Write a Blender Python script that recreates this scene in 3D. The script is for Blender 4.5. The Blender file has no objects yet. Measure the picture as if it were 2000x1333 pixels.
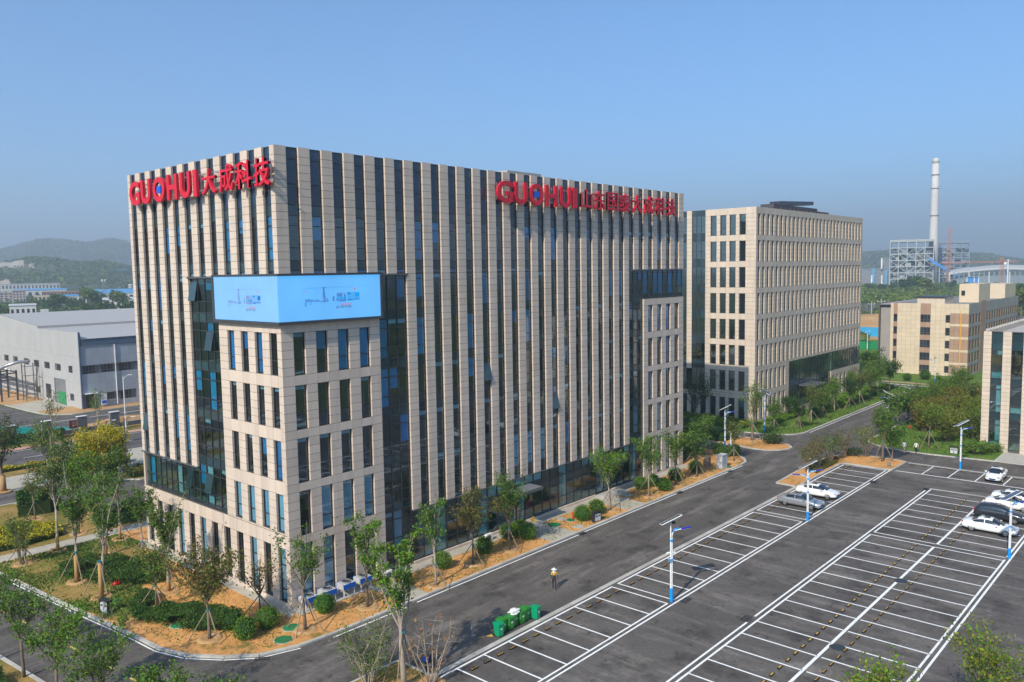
import bpy, bmesh, math, random
from mathutils import Vector, Matrix
R = math.radians
random.seed(7)
scene = bpy.context.scene
COL = scene.collection

# ------------------------------------------------------------------ camera, sky, sun, exposure
CAM = Vector((-33.58, -53.43, 26.17))
FPX = 1571.0
YAW, PITCH, ROLL = 0.7295, -0.0869, -0.016
FW = Vector((math.cos(YAW)*math.cos(PITCH), math.sin(YAW)*math.cos(PITCH), math.sin(PITCH)))
_rt = Vector((math.sin(YAW), -math.cos(YAW), 0)); _up = _rt.cross(FW)
RT = _rt*math.cos(ROLL) + _up*math.sin(ROLL)
UP = _up*math.cos(ROLL) - _rt*math.sin(ROLL)
cam_data = bpy.data.cameras.new('camera')
cam = bpy.data.objects.new('camera', cam_data); COL.objects.link(cam)
cam_data.sensor_width = 36.0
cam_data.lens = 36.0*FPX/2000.0
cam_data.clip_end = 30000
cam_data.clip_start = 0.5
m = Matrix.Identity(4)
for i in range(3):
    m[i][0] = RT[i]; m[i][1] = UP[i]; m[i][2] = -FW[i]; m[i][3] = CAM[i]
cam.matrix_world = m
scene.camera = cam

SUN_EL, SUN_AZ = R(38.0), R(191.0)          # azimuth measured from +X towards +Y
sun_dir = Vector((math.cos(SUN_AZ)*math.cos(SUN_EL), math.sin(SUN_AZ)*math.cos(SUN_EL), math.sin(SUN_EL)))
world = bpy.data.worlds.new('World'); scene.world = world; world.use_nodes = True
wn = world.node_tree; wn.nodes.clear()
sky = wn.nodes.new('ShaderNodeTexSky'); sky.sky_type = 'NISHITA'; sky.sun_disc = False
sky.sun_elevation = SUN_EL
sky.sun_rotation = R(90) - SUN_AZ
sky.altitude = 0; sky.air_density = 0.8; sky.dust_density = 1.5; sky.ozone_density = 8.5
bg = wn.nodes.new('ShaderNodeBackground'); bg.inputs['Strength'].default_value = 0.126
wo = wn.nodes.new('ShaderNodeOutputWorld')
stn = wn.nodes.new('ShaderNodeVectorMath'); stn.operation = 'MULTIPLY'; stn.inputs[1].default_value = (0.78, 0.98, 0.96)
wn.links.new(sky.outputs[0], stn.inputs[0]); wn.links.new(stn.outputs[0], bg.inputs[0]); wn.links.new(bg.outputs[0], wo.inputs[0])
sl = bpy.data.lights.new('sun', 'SUN'); sl.energy = 3.15; sl.angle = R(0.53); sl.color = (1.0, 0.90, 0.75)
so = bpy.data.objects.new('sun', sl); COL.objects.link(so)
so.rotation_euler = (-sun_dir).to_track_quat('-Z', 'Y').to_euler()
so.location = (-60, 0, 90)
vs = scene.view_settings
vs.view_transform = 'Standard'; vs.look = 'None'; vs.exposure = 0.84; vs.gamma = 1.0; vs.use_curve_mapping = False
cy = scene.cycles
cy.max_bounces = 8; cy.diffuse_bounces = 3; cy.glossy_bounces = 3; cy.transmission_bounces = 4
cy.transparent_max_bounces = 10; cy.volume_bounces = 0; cy.caustics_reflective = False; cy.caustics_refractive = False
cy.use_denoising = True

# ------------------------------------------------------------------ helpers
def pix(p):
    d = Vector(p) - CAM; z = d.dot(FW)
    if z < 0.1: return None
    return 1000 + FPX*d.dot(RT)/z, 666.5 - FPX*d.dot(UP)/z, z

class MB:
    """collects faces for ONE mesh"""
    def __init__(s): s.v = []; s.f = []; s.m = []; s.mats = []; s.smooth = False
    def mi(s, mat):
        if mat not in s.mats: s.mats.append(mat)
        return s.mats.index(mat)
    def poly(s, pts, mat=None):
        n = len(s.v); s.v.extend([tuple(p) for p in pts]); s.f.append(list(range(n, n+len(pts))))
        s.m.append(s.mi(mat) if mat else 0)
    def box(s, x0, y0, z0, x1, y1, z1, mat=None):
        n = len(s.v)
        s.v += [(x0,y0,z0),(x1,y0,z0),(x1,y1,z0),(x0,y1,z0),(x0,y0,z1),(x1,y0,z1),(x1,y1,z1),(x0,y1,z1)]
        k = s.mi(mat) if mat else 0
        for q in ((0,3,2,1),(4,5,6,7),(0,1,5,4),(1,2,6,5),(2,3,7,6),(3,0,4,7)):
            s.f.append([n+i for i in q]); s.m.append(k)
        return s
    def bar(s, a, b, w, h, mat=None):
        """square bar from a to b"""
        a = Vector(a); b = Vector(b); d = (b-a).normalized()
        u = d.cross(Vector((0,0,1)))
        if u.length < 1e-3: u = Vector((1,0,0))
        u.normalize(); v = u.cross(d)
        n = len(s.v); k = s.mi(mat) if mat else 0
        for p in (a, b):
            for (i, j) in ((-1,-1),(1,-1),(1,1),(-1,1)):
                s.v.append(tuple(p + u*(i*w/2) + v*(j*h/2)))
        for q in ((0,1,2,3),(7,6,5,4),(0,4,5,1),(1,5,6,2),(2,6,7,3),(3,7,4,0)):
            s.f.append([n+i for i in q]); s.m.append(k)
        return s
    def tube(s, pts, rad, n=6, mat=None, cap=True):
        pts = [Vector(p) for p in pts]
        if not hasattr(rad, '__len__'): rad = [rad]*len(pts)
        k = s.mi(mat) if mat else 0
        base = len(s.v); ref = Vector((0.3,0.9,0.2))
        for i, p in enumerate(pts):
            d = (pts[min(i+1,len(pts)-1)] - pts[max(i-1,0)])
            if d.length < 1e-6: d = Vector((0,0,1))
            d.normalize()
            u = d.cross(ref)
            if u.length < 1e-2: u = d.cross(Vector((1,0,0)))
            u.normalize(); v = d.cross(u)
            for j in range(n):
                a = 2*math.pi*j/n
                s.v.append(tuple(p + (u*math.cos(a) + v*math.sin(a))*rad[i]))
        for i in range(len(pts)-1):
            for j in range(n):
                a = base+i*n+j; b = base+i*n+(j+1) % n
                s.f.append([a, b, b+n, a+n]); s.m.append(k)
        if cap:
            s.f.append([base+j for j in range(n)][::-1]); s.m.append(k)
            s.f.append([base+(len(pts)-1)*n+j for j in range(n)]); s.m.append(k)
        return s
    def lathe(s, prof, n=16, c=(0,0,0), mat=None):
        k = s.mi(mat) if mat else 0; base = len(s.v)
        for (r, z) in prof:
            for j in range(n):
                a = 2*math.pi*j/n
                s.v.append((c[0]+r*math.cos(a), c[1]+r*math.sin(a), c[2]+z))
        for i in range(len(prof)-1):
            for j in range(n):
                a = base+i*n+j; b = base+i*n+(j+1) % n
                s.f.append([a, b, b+n, a+n]); s.m.append(k)
        s.f.append([base+j for j in range(n)][::-1]); s.m.append(k)
        s.f.append([base+(len(prof)-1)*n+j for j in range(n)]); s.m.append(k)
        return s
    def prism(s, poly, z0, z1, mat=None):
        """poly: list of (x,y) counter-clockwise"""
        n = len(poly); b = len(s.v); k = s.mi(mat) if mat else 0
        a2 = sum(poly[i][0]*poly[(i+1) % n][1] - poly[(i+1) % n][0]*poly[i][1] for i in range(n))
        if a2 < 0: poly = poly[::-1]
        s.v += [(x, y, z0) for x, y in poly] + [(x, y, z1) for x, y in poly]
        s.f.append([b+i for i in range(n)][::-1]); s.m.append(k)
        s.f.append([b+n+i for i in range(n)]); s.m.append(k)
        for i in range(n):
            j = (i+1) % n
            s.f.append([b+i, b+j, b+n+j, b+n+i]); s.m.append(k)
        return s
    def sheet(s, poly, z, mat=None):
        n = len(poly)
        a2 = sum(poly[i][0]*poly[(i+1) % n][1] - poly[(i+1) % n][0]*poly[i][1] for i in range(n))
        if a2 < 0: poly = poly[::-1]
        s.poly([(x, y, z) for x, y in poly], mat); return s
    def mesh(s, name, mat=None, smooth=False):
        me = bpy.data.meshes.new(name)
        me.from_pydata(s.v, [], s.f)
        mats = s.mats if s.mats else ([mat] if mat else [])
        for mm in mats: me.materials.append(mm)
        if len(s.mats) > 1: me.polygons.foreach_set('material_index', s.m)
        if smooth: me.polygons.foreach_set('use_smooth', [True]*len(me.polygons))
        me.update()
        return me
    def build(s, name, mat=None, parent=None, smooth=False):
        return link(name, s.mesh(name, mat, smooth), parent)

def link(name, data, parent=None):
    o = bpy.data.objects.new(name, data); COL.objects.link(o)
    if parent is not None: o.parent = parent
    return o
def tag(o, label=None, cat=None, group=None, kind=None):
    if label: o['label'] = label
    if cat: o['category'] = cat
    if group: o['group'] = group
    if kind: o['kind'] = kind
    return o
def thing(name, label, cat, loc=(0,0,0), rz=0.0, group=None):
    o = link(name, None); o.empty_display_size = 0.2
    o.location = loc; o.rotation_euler = (0, 0, rz)
    return tag(o, label, cat, group)
def struct(name, mb, mat=None, smooth=False):
    o = mb.build(name, mat, None, smooth); o['kind'] = 'structure'; return o
def copy_tree(o, parent=None):
    c = o.copy(); COL.objects.link(c); c.parent = parent
    for ch in list(o.children): copy_tree(ch, c)
    return c
def retag(o, label): o['label'] = label; return o

_boxcache = {}
def box_mesh(name, dx, dy, dz, mat):
    key = (round(dx, 3), round(dy, 3), round(dz, 3), mat.name, name)
    if key not in _boxcache:
        _boxcache[key] = MB().box(-dx/2, -dy/2, -dz/2, dx/2, dy/2, dz/2).mesh(name, mat)
    return _boxcache[key]

class Pieces:
    """alike pieces of one thing: the largest in view become parts of their own, the rest one joined part"""
    def __init__(s, thing_): s.t = thing_; s.d = {}
    def add(s, name, mat, x0, y0, z0, x1, y1, z1, w=1.0):
        if x1 < x0: x0, x1 = x1, x0
        if y1 < y0: y0, y1 = y1, y0
        s.d.setdefault(name, []).append((mat, x0, y0, z0, x1, y1, z1, w))
    def flush(s, caps={}):
        for name, L in s.d.items():
            cap = caps.get(name, 300)
            def area(e):
                mt, x0, y0, z0, x1, y1, z1, w = e
                p = pix(((x0+x1)/2, (y0+y1)/2, (z0+z1)/2))
                if p is None: return 0
                inside = -30 < p[0] < 2030 and -30 < p[1] < 1363
                hz = max(abs(x1-x0)*0.75, abs(y1-y0)*0.66)*(z1-z0)
                return (hz if inside else hz*0.001)*w/(p[2]**2)
            L.sort(key=area, reverse=True)
            for (mt, x0, y0, z0, x1, y1, z1, w) in L[:cap]:
                o = link(name, box_mesh(name, x1-x0, y1-y0, z1-z0, mt), s.t)
                o.location = ((x0+x1)/2, (y0+y1)/2, (z0+z1)/2)
            if len(L) > cap:
                mb = MB()
                for (mt, x0, y0, z0, x1, y1, z1, w) in L[cap:]: mb.box(x0, y0, z0, x1, y1, z1, mt)
                o = mb.build(name, None, s.t); o['kind'] = 'stuff'

# ------------------------------------------------------------------ materials
def new_mat(name):
    mt = bpy.data.materials.new(name); mt.use_nodes = True
    nt = mt.node_tree; b = nt.nodes['Principled BSDF']
    return mt, nt, b
def setp(b, **kw):
    for k, v in kw.items():
        for nm in (k.replace('_', ' ').title(), k):
            if nm in b.inputs:
                b.inputs[nm].default_value = v; break
def rgb(c): return (c[0], c[1], c[2], 1.0)
def plain(name, col, rough=0.6, metal=0.0, spec=0.5, var=0.12, scale=1.5, bump=0.0, bscale=30.0, emit=None, coat=0.0):
    """base colour with soft mottling by world position, and optional fine relief"""
    mt, nt, b = new_mat(name); N = nt.nodes; L = nt.links
    setp(b, roughness=rough, metallic=metal)
    b.inputs['Specular IOR Level'].default_value = spec
    if coat: b.inputs['Coat Weight'].default_value = coat; b.inputs['Coat Roughness'].default_value = 0.05
    if var > 0:
        geo = N.new('ShaderNodeNewGeometry')
        nz = N.new('ShaderNodeTexNoise'); nz.inputs['Scale'].default_value = scale; nz.inputs['Detail'].default_value = 5
        L.new(geo.outputs['Position'], nz.inputs['Vector'])
        oi = N.new('ShaderNodeObjectInfo')
        ad = N.new('ShaderNodeMath'); ad.operation = 'ADD'
        mu = N.new('ShaderNodeMath'); mu.operation = 'MULTIPLY'; mu.inputs[1].default_value = 0.35
        L.new(oi.outputs['Random'], mu.inputs[0]); L.new(nz.outputs['Fac'], ad.inputs[0]); L.new(mu.outputs[0], ad.inputs[1])
        mr = N.new('ShaderNodeMapRange')
        mr.inputs['From Min'].default_value = 0.3; mr.inputs['From Max'].default_value = 1.05
        mr.inputs['To Min'].default_value = 1-var; mr.inputs['To Max'].default_value = 1+var
        L.new(ad.outputs[0], mr.inputs['Value'])
        mx = N.new('ShaderNodeVectorMath'); mx.operation = 'SCALE'
        mx.inputs[0].default_value = col[:3]
        L.new(mr.outputs[0], mx.inputs['Scale'])
        L.new(mx.outputs[0], b.inputs['Base Color'])
    else:
        b.inputs['Base Color'].default_value = rgb(col)
    if bump > 0:
        geo2 = N.new('ShaderNodeNewGeometry')
        n2 = N.new('ShaderNodeTexNoise'); n2.inputs['Scale'].default_value = bscale; n2.inputs['Detail'].default_value = 4
        L.new(geo2.outputs['Position'], n2.inputs['Vector'])
        bp = N.new('ShaderNodeBump'); bp.inputs['Strength'].default_value = bump; bp.inputs['Distance'].default_value = 0.05
        L.new(n2.outputs['Fac'], bp.inputs['Height']); L.new(bp.outputs[0], b.inputs['Normal'])
    if emit:
        b.inputs['Emission Color'].default_value = rgb(emit[:3]); b.inputs['Emission Strength'].default_value = emit[3]
    return mt
def island_mat(name, col, var=0.1, rough=0.6, spec=0.3, fine=0.06, stain=0.0, hue=0.0, translucent=0.0):
    """each piece (mesh island or object) gets its own slight shade"""
    mt, nt, b = new_mat(name); N = nt.nodes; L = nt.links
    setp(b, roughness=rough); b.inputs['Specular IOR Level'].default_value = spec
    geo = N.new('ShaderNodeNewGeometry'); oi = N.new('ShaderNodeObjectInfo')
    ad = N.new('ShaderNodeMath'); ad.operation = 'ADD'
    L.new(geo.outputs['Random Per Island'], ad.inputs[0]); L.new(oi.outputs['Random'], ad.inputs[1])
    fr = N.new('ShaderNodeMath'); fr.operation = 'FRACT'; L.new(ad.outputs[0], fr.inputs[0])
    nz = N.new('ShaderNodeTexNoise'); nz.inputs['Scale'].default_value = 0.35 if not stain else 1.6; nz.inputs['Detail'].default_value = 6
    mp_ = N.new('ShaderNodeMapping'); mp_.inputs['Scale'].default_value = (1, 1, 1) if not stain else (1, 1, 0.09)
    L.new(geo.outputs['Position'], mp_.inputs['Vector']); L.new(mp_.outputs[0], nz.inputs['Vector'])
    mr = N.new('ShaderNodeMapRange'); mr.inputs['To Min'].default_value = 1-var; mr.inputs['To Max'].default_value = 1+var
    L.new(fr.outputs[0], mr.inputs['Value'])
    m2 = N.new('ShaderNodeMapRange'); m2.inputs['From Min'].default_value = 0.3; m2.inputs['From Max'].default_value = 0.7
    m2.inputs['To Min'].default_value = 1-fine; m2.inputs['To Max'].default_value = 1+fine
    L.new(nz.outputs['Fac'], m2.inputs['Value'])
    mu = N.new('ShaderNodeMath'); mu.operation = 'MULTIPLY'
    L.new(mr.outputs[0], mu.inputs[0]); L.new(m2.outputs[0], mu.inputs[1])
    sc = N.new('ShaderNodeVectorMath'); sc.operation = 'SCALE'; sc.inputs[0].default_value = col[:3]
    L.new(mu.outputs[0], sc.inputs['Scale'])
    out = sc.outputs[0]
    if hue > 0:
        hs = N.new('ShaderNodeHueSaturation')
        mh = N.new('ShaderNodeMapRange'); mh.inputs['To Min'].default_value = 0.5-hue; mh.inputs['To Max'].default_value = 0.5+hue
        f2 = N.new('ShaderNodeMath'); f2.operation = 'MULTIPLY'; f2.inputs[1].default_value = 7.31
        f3 = N.new('ShaderNodeMath'); f3.operation = 'FRACT'
        L.new(fr.outputs[0], f2.inputs[0]); L.new(f2.outputs[0], f3.inputs[0]); L.new(f3.outputs[0], mh.inputs['Value'])
        L.new(mh.outputs[0], hs.inputs['Hue']); L.new(out, hs.inputs['Color']); out = hs.outputs[0]
    L.new(out, b.inputs['Base Color'])
    if translucent > 0:
        tr = N.new('ShaderNodeBsdfTranslucent'); ms = N.new('ShaderNodeMixShader'); ms.inputs[0].default_value = translucent
        L.new(out, tr.inputs['Color']); L.new(b.outputs[0], ms.inputs[1]); L.new(tr.outputs[0], ms.inputs[2])
        L.new(ms.outputs[0], N['Material Output'].inputs['Surface'])
    return mt
def glass_mat(name, tint=(0.5, 0.7, 0.78), ior=1.75, rough=0.012, wob=0.0):
    """tinted architectural pane: mirror reflection by Fresnel, rest passes through tinted"""
    mt, nt, b = new_mat(name); N = nt.nodes; L = nt.links; N.remove(b)
    tr = N.new('ShaderNodeBsdfTransparent'); tr.inputs['Color'].default_value = rgb(tint)
    gl = N.new('ShaderNodeBsdfGlossy'); gl.inputs['Roughness'].default_value = rough; gl.inputs['Color'].default_value = (0.9, 0.97, 1, 1)
    geo = N.new('ShaderNodeNewGeometry')
    # Schlick reflectance from |cos|, the same from both sides of the pane
    dt = N.new('ShaderNodeVectorMath'); dt.operation = 'DOT_PRODUCT'; L.new(geo.outputs['Incoming'], dt.inputs[0]); L.new(geo.outputs['Normal'], dt.inputs[1])
    ab = N.new('ShaderNodeMath'); ab.operation = 'ABSOLUTE'; L.new(dt.outputs['Value'], ab.inputs[0])
    om = N.new('ShaderNodeMath'); om.operation = 'SUBTRACT'; om.inputs[0].default_value = 1.0; L.new(ab.outputs[0], om.inputs[1])
    pw = N.new('ShaderNodeMath'); pw.operation = 'POWER'; pw.inputs[1].default_value = 5.0; L.new(om.outputs[0], pw.inputs[0])
    f0 = ((ior-1)/(ior+1))**2
    fr = N.new('ShaderNodeMath'); fr.operation = 'MULTIPLY_ADD'; fr.inputs[1].default_value = 1-f0; fr.inputs[2].default_value = f0; L.new(pw.outputs[0], fr.inputs[0])
    nz = N.new('ShaderNodeTexNoise'); nz.inputs['Scale'].default_value = 0.5; nz.inputs['Detail'].default_value = 1
    L.new(geo.outputs['Position'], nz.inputs['Vector'])
    bp = N.new('ShaderNodeBump'); bp.inputs['Strength'].default_value = 0.12; bp.inputs['Distance'].default_value = 0.05
    L.new(nz.outputs['Fac'], bp.inputs['Height']); L.new(bp.outputs[0], gl.inputs['Normal'])
    ms = N.new('ShaderNodeMixShader'); L.new(fr.outputs[0], ms.inputs[0]); L.new(tr.outputs[0], ms.inputs[1]); L.new(gl.outputs[0], ms.inputs[2])
    L.new(ms.outputs[0], N['Material Output'].inputs['Surface'])
    return mt
def ramp_ground(name, cols, scale=0.3, scale2=2.5, bump=0.3, rough=0.95, bscale=12.0, stretch=None, spec=0.2):
    """ground of several tones broken up by two noises"""
    mt, nt, b = new_mat(name); N = nt.nodes; L = nt.links
    setp(b, roughness=rough); b.inputs['Specular IOR Level'].default_value = spec
    geo = N.new('ShaderNodeNewGeometry'); vec = geo.outputs['Position']
    if stretch:
        mp = N.new('ShaderNodeMapping'); mp.inputs['Scale'].default_value = stretch
        L.new(vec, mp.inputs['Vector']); vec2 = mp.outputs[0]
    else: vec2 = vec
    n1 = N.new('ShaderNodeTexNoise'); n1.inputs['Scale'].default_value = scale; n1.inputs['Detail'].default_value = 8; n1.inputs['Roughness'].default_value = 0.6
    n2 = N.new('ShaderNodeTexNoise'); n2.inputs['Scale'].default_value = scale2; n2.inputs['Detail'].default_value = 6
    L.new(vec2, n1.inputs['Vector']); L.new(vec, n2.inputs['Vector'])
    mx = N.new('ShaderNodeMath'); mx.operation = 'MULTIPLY_ADD'; mx.inputs[1].default_value = 0.35
    ad = N.new('ShaderNodeMath'); ad.operation = 'MULTIPLY'; ad.inputs[1].default_value = 0.65
    L.new(n1.outputs['Fac'], ad.inputs[0]); L.new(n2.outputs['Fac'], mx.inputs[0]); L.new(ad.outputs[0], mx.inputs[2])
    cr = N.new('ShaderNodeValToRGB'); el = cr.color_ramp.elements
    for i, (p, c) in enumerate(cols):
        e = el[i] if i < 2 else el.new(p)
        e.position = p; e.color = rgb(c)
    L.new(mx.outputs[0], cr.inputs[0]); L.new(cr.outputs[0], b.inputs['Base Color'])
    n3 = N.new('ShaderNodeTexNoise'); n3.inputs['Scale'].default_value = bscale; n3.inputs['Detail'].default_value = 5
    L.new(vec, n3.inputs['Vector'])
    bp = N.new('ShaderNodeBump'); bp.inputs['Strength'].default_value = bump; bp.inputs['Distance'].default_value = 0.08
    L.new(n3.outputs['Fac'], bp.inputs['Height']); L.new(bp.outputs[0], b.inputs['Normal'])
    return mt

M = {}
M['stone'] = island_mat('beige_stone', (0.605, 0.50, 0.415), var=0.06, rough=0.55, fine=0.09, stain=1)
M['stone2'] = island_mat('pale_beige_stone', (0.585, 0.485, 0.385), var=0.05, rough=0.55, fine=0.08, stain=1)
M['joint'] = plain('dark_joint', (0.10, 0.09, 0.08), 0.9, var=0.1)
M['glass'] = glass_mat('blue_tinted_glass', (0.74, 0.88, 0.95), 1.9)
M['glass_teal'] = glass_mat('teal_tinted_glass', (0.72, 0.89, 0.91), 1.9)
M['spandrel'] = island_mat('spandrel_glass', (0.022, 0.05, 0.062), var=0.35, rough=0.06, spec=0.9, fine=0.1)
M['spandrel_navy'] = island_mat('navy_glass', (0.012, 0.035, 0.07), var=0.3, rough=0.06, spec=0.8, fine=0.1)
M['frame'] = plain('dark_grey_frame', (0.045, 0.05, 0.055), 0.4, 0.3, var=0.1)
M['frame_l'] = plain('grey_metal_frame', (0.16, 0.165, 0.17), 0.4, 0.5, var=0.1)
M['blind'] = island_mat('blue_roller_blind', (0.008, 0.27, 0.50), var=0.28, rough=0.8, hue=0.012)
M['curtain'] = island_mat('pale_curtain', (0.42, 0.55, 0.58), var=0.2, rough=0.9)
M['room'] = plain('interior_wall', (0.16, 0.165, 0.17), 0.9, var=0.2, scale=0.4)
M['slab'] = plain('interior_slab', (0.2, 0.2, 0.2), 0.9, var=0.1)
M['white'] = plain('white_paint', (0.78, 0.78, 0.76), 0.45, var=0.05)
M['black'] = plain('black_plastic', (0.02, 0.02, 0.022), 0.5, var=0.1)
M['red_sign'] = plain('red_sign_face', (0.62, 0.008, 0.03), 0.45, var=0.03)
M['blue_sign'] = plain('blue_sign_face', (0.005, 0.11, 0.6), 0.45, var=0.03)
M['steel'] = plain('galvanised_steel', (0.42, 0.43, 0.44), 0.4, 0.7, var=0.1)
M['concrete'] = plain('pale_concrete', (0.42, 0.40, 0.36), 0.85, var=0.14, scale=1.2, bump=0.15)
M['kerb'] = island_mat('kerb_stone', (0.46, 0.44, 0.40), var=0.12, rough=0.8, fine=0.15)
M['line'] = ramp_ground('white_road_paint', [(0.31, (0.28, 0.27, 0.26)), (0.38, (0.68, 0.68, 0.66)), (0.46, (0.84, 0.84, 0.82))], 1.1, 7.0, 0.1, 0.7)
M['yline'] = ramp_ground('yellow_road_paint', [(0.28, (0.35, 0.25, 0.09)), (0.42, (0.6, 0.42, 0.12)), (0.6, (0.65, 0.47, 0.14))], 1.3, 9.0, 0.1, 0.7)
# ------------------------------------------------------------------ ground, roads, beds, kerbs, markings
def asphalt(name, cols, stretch, seed):
    """worn asphalt: rolled streaks, pale dust, dark oil stains, fine aggregate, thin cracks"""
    mt = ramp_ground(name, cols, 0.22, 3.0, 0.15, 0.85, 25.0, stretch=stretch, spec=0.3)
    nt = mt.node_tree; N = nt.nodes; L = nt.links; b = N['Principled BSDF']
    src = b.inputs['Base Color'].links[0].from_socket
    geo = N.new('ShaderNodeNewGeometry')
    def layer(src, scale, lo, hi, amt, st=(1, 1, 1), det=6, off=0.0):
        mp = N.new('ShaderNodeMapping'); mp.inputs['Scale'].default_value = st; mp.inputs['Location'].default_value = (off+seed, off*2, 0)
        nz = N.new('ShaderNodeTexNoise'); nz.inputs['Scale'].default_value = scale; nz.inputs['Detail'].default_value = det; nz.inputs['Roughness'].default_value = 0.62
        L.new(geo.outputs['Position'], mp.inputs['Vector']); L.new(mp.outputs[0], nz.inputs['Vector'])
        mr = N.new('ShaderNodeMapRange'); mr.inputs['From Min'].default_value = lo; mr.inputs['From Max'].default_value = hi; mr.inputs['To Min'].default_value = 1.0; mr.inputs['To Max'].default_value = amt
        L.new(nz.outputs['Fac'], mr.inputs['Value'])
        sc = N.new('ShaderNodeVectorMath'); sc.operation = 'SCALE'; L.new(src, sc.inputs[0]); L.new(mr.outputs[0], sc.inputs['Scale']); return sc.outputs[0]
    c = layer(src, 0.33, 0.52, 0.66, 0.55, (1, 1, 1), 7, 3.1)       # dark damp stains
    c = layer(c, 1.1, 0.60, 0.68, 0.55, (1, 1, 1), 4, 9.7)           # oil spots
    c = layer(c, 0.5, 0.50, 0.70, 1.75, (0.25, 1.6, 1) if seed < 5 else (1.5, 0.3, 1), 8, 5.2)   # pale dusty tyre streaks
    c = layer(c, 14.0, 0.35, 0.65, 1.22, (1, 1, 1), 2, 1.0)         # aggregate
    vo = N.new('ShaderNodeTexVoronoi'); vo.feature = 'DISTANCE_TO_EDGE'; vo.inputs['Scale'].default_value = 0.085
    wz = N.new('ShaderNodeTexNoise'); wz.inputs['Scale'].default_value = 0.6; L.new(geo.outputs['Position'], wz.inputs['Vector'])
    ad = N.new('ShaderNodeVectorMath'); ad.operation = 'MULTIPLY_ADD'; ad.inputs[1].default_value = (3, 3, 3); L.new(wz.outputs['Color'], ad.inputs[0]); L.new(geo.outputs['Position'], ad.inputs[2])
    L.new(ad.outputs[0], vo.inputs['Vector'])
    mr = N.new('ShaderNodeMapRange'); mr.inputs['From Min'].default_value = 0.0; mr.inputs['From Max'].default_value = 0.004; mr.inputs['To Min'].default_value = 1.45; mr.inputs['To Max'].default_value = 1.0
    L.new(vo.outputs['Distance'], mr.inputs['Value'])
    sc = N.new('ShaderNodeVectorMath'); sc.operation = 'SCALE'; L.new(c, sc.inputs[0]); L.new(mr.outputs[0], sc.inputs['Scale'])
    L.new(sc.outputs[0], b.inputs['Base Color'])
    return mt
M['asphalt'] = asphalt('asphalt', [(0.30, (0.062, 0.055, 0.050)), (0.43, (0.085, 0.076, 0.069)), (0.55, (0.103, 0.092, 0.083)), (0.72, (0.15, 0.134, 0.117))], (0.22, 1.5, 1.0), 1)
M['asphalt_lot'] = asphalt('parking_asphalt', [(0.28, (0.064, 0.057, 0.052)), (0.42, (0.088, 0.078, 0.071)), (0.55, (0.106, 0.095, 0.086)), (0.7, (0.155, 0.138, 0.12))], (1.0, 0.45, 1.0), 7)
M['soil'] = ramp_ground('ochre_soil', [(0.32, (0.12, 0.15, 0.025)), (0.39, (0.26, 0.17, 0.05)), (0.46, (0.54, 0.27, 0.09)), (0.58, (0.66, 0.335, 0.12)), (0.72, (0.68, 0.40, 0.18))], 0.22, 2.2, 0.7, 0.95, 5.0)
M['turf'] = ramp_ground('patchy_turf', [(0.30, (0.065, 0.095, 0.014)), (0.41, (0.15, 0.155, 0.028)), (0.50, (0.28, 0.19, 0.055)), (0.64, (0.42, 0.26, 0.10))], 0.2, 2.4, 0.8, 0.95, 7.0)
M['lawn'] = ramp_ground('green_lawn', [(0.30, (0.045, 0.10, 0.012)), (0.45, (0.085, 0.165, 0.020)), (0.58, (0.13, 0.20, 0.035)), (0.72, (0.17, 0.16, 0.05))], 0.25, 2.8, 0.8, 0.95, 8.0)
M['terrain'] = ramp_ground('far_fields', [(0.30, (0.030, 0.055, 0.016)), (0.43, (0.055, 0.085, 0.025)), (0.55, (0.095, 0.115, 0.04)), (0.70, (0.20, 0.165, 0.09))], 0.006, 0.09, 0.2, 1.0, 0.5)
M['pale_paving'] = ramp_ground('pale_paving', [(0.3, (0.34, 0.31, 0.25)), (0.5, (0.44, 0.40, 0.33)), (0.7, (0.5, 0.46, 0.38))], 0.8, 6.0, 0.1, 0.9)
M['pink_paving'] = ramp_ground('pink_paving', [(0.3, (0.42, 0.25, 0.18)), (0.5, (0.5, 0.30, 0.22)), (0.7, (0.55, 0.36, 0.27))], 0.8, 6.0, 0.1, 0.9)
M['orange_soil'] = ramp_ground('orange_soil', [(0.3, (0.36, 0.21, 0.09)), (0.5, (0.46, 0.27, 0.12)), (0.7, (0.55, 0.36, 0.2))], 0.1, 1.0, 0.5, 0.95, 2.0)
M['grass_leaf'] = island_mat('grass_leaf', (0.09, 0.16, 0.022), var=0.45, rough=0.8, hue=0.03)

struct('terrain', MB().sheet([(-9000, -9000), (9000, -9000), (9000, 9000), (-9000, 9000)], -0.06), M['terrain'])
struct('site_road', MB().sheet([(-90, -75), (-90, 64), (85, 64), (153, 64), (153, -75)], 0.0), M['asphalt'])
struct('boundary_road', MB().sheet([(-120, 71), (150, 71), (150, 84), (-120, 84)], 0.004), M['asphalt'])
struct('works_road', MB().sheet([(-80, 94), (120, 94), (120, 111.5), (24, 111.2), (20.9, 113.1), (19.6, 116), (19.1, 124), (18.7, 136), (15, 240), (-6, 240), (-6, 111), (-80, 111)], 0.004), M['asphalt'])
struct('concrete_drive', MB().sheet([(-40, 58), (12, 58), (30, 62), (60, 62), (60, 71), (-40, 71)], 0.006), M['pale_paving'])
struct('parking_lot', MB().sheet([(0.05, -16.1), (73.6, -16.1), (73.6, -22.3), (79.6, -22.3), (79.6, -48), (0.05, -48)], 0.004), M['asphalt_lot'])
struct('pink_path', MB().sheet([(-120, 84), (150, 84), (150, 86), (-120, 86)], 0.05), M['pink_paving'])

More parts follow.
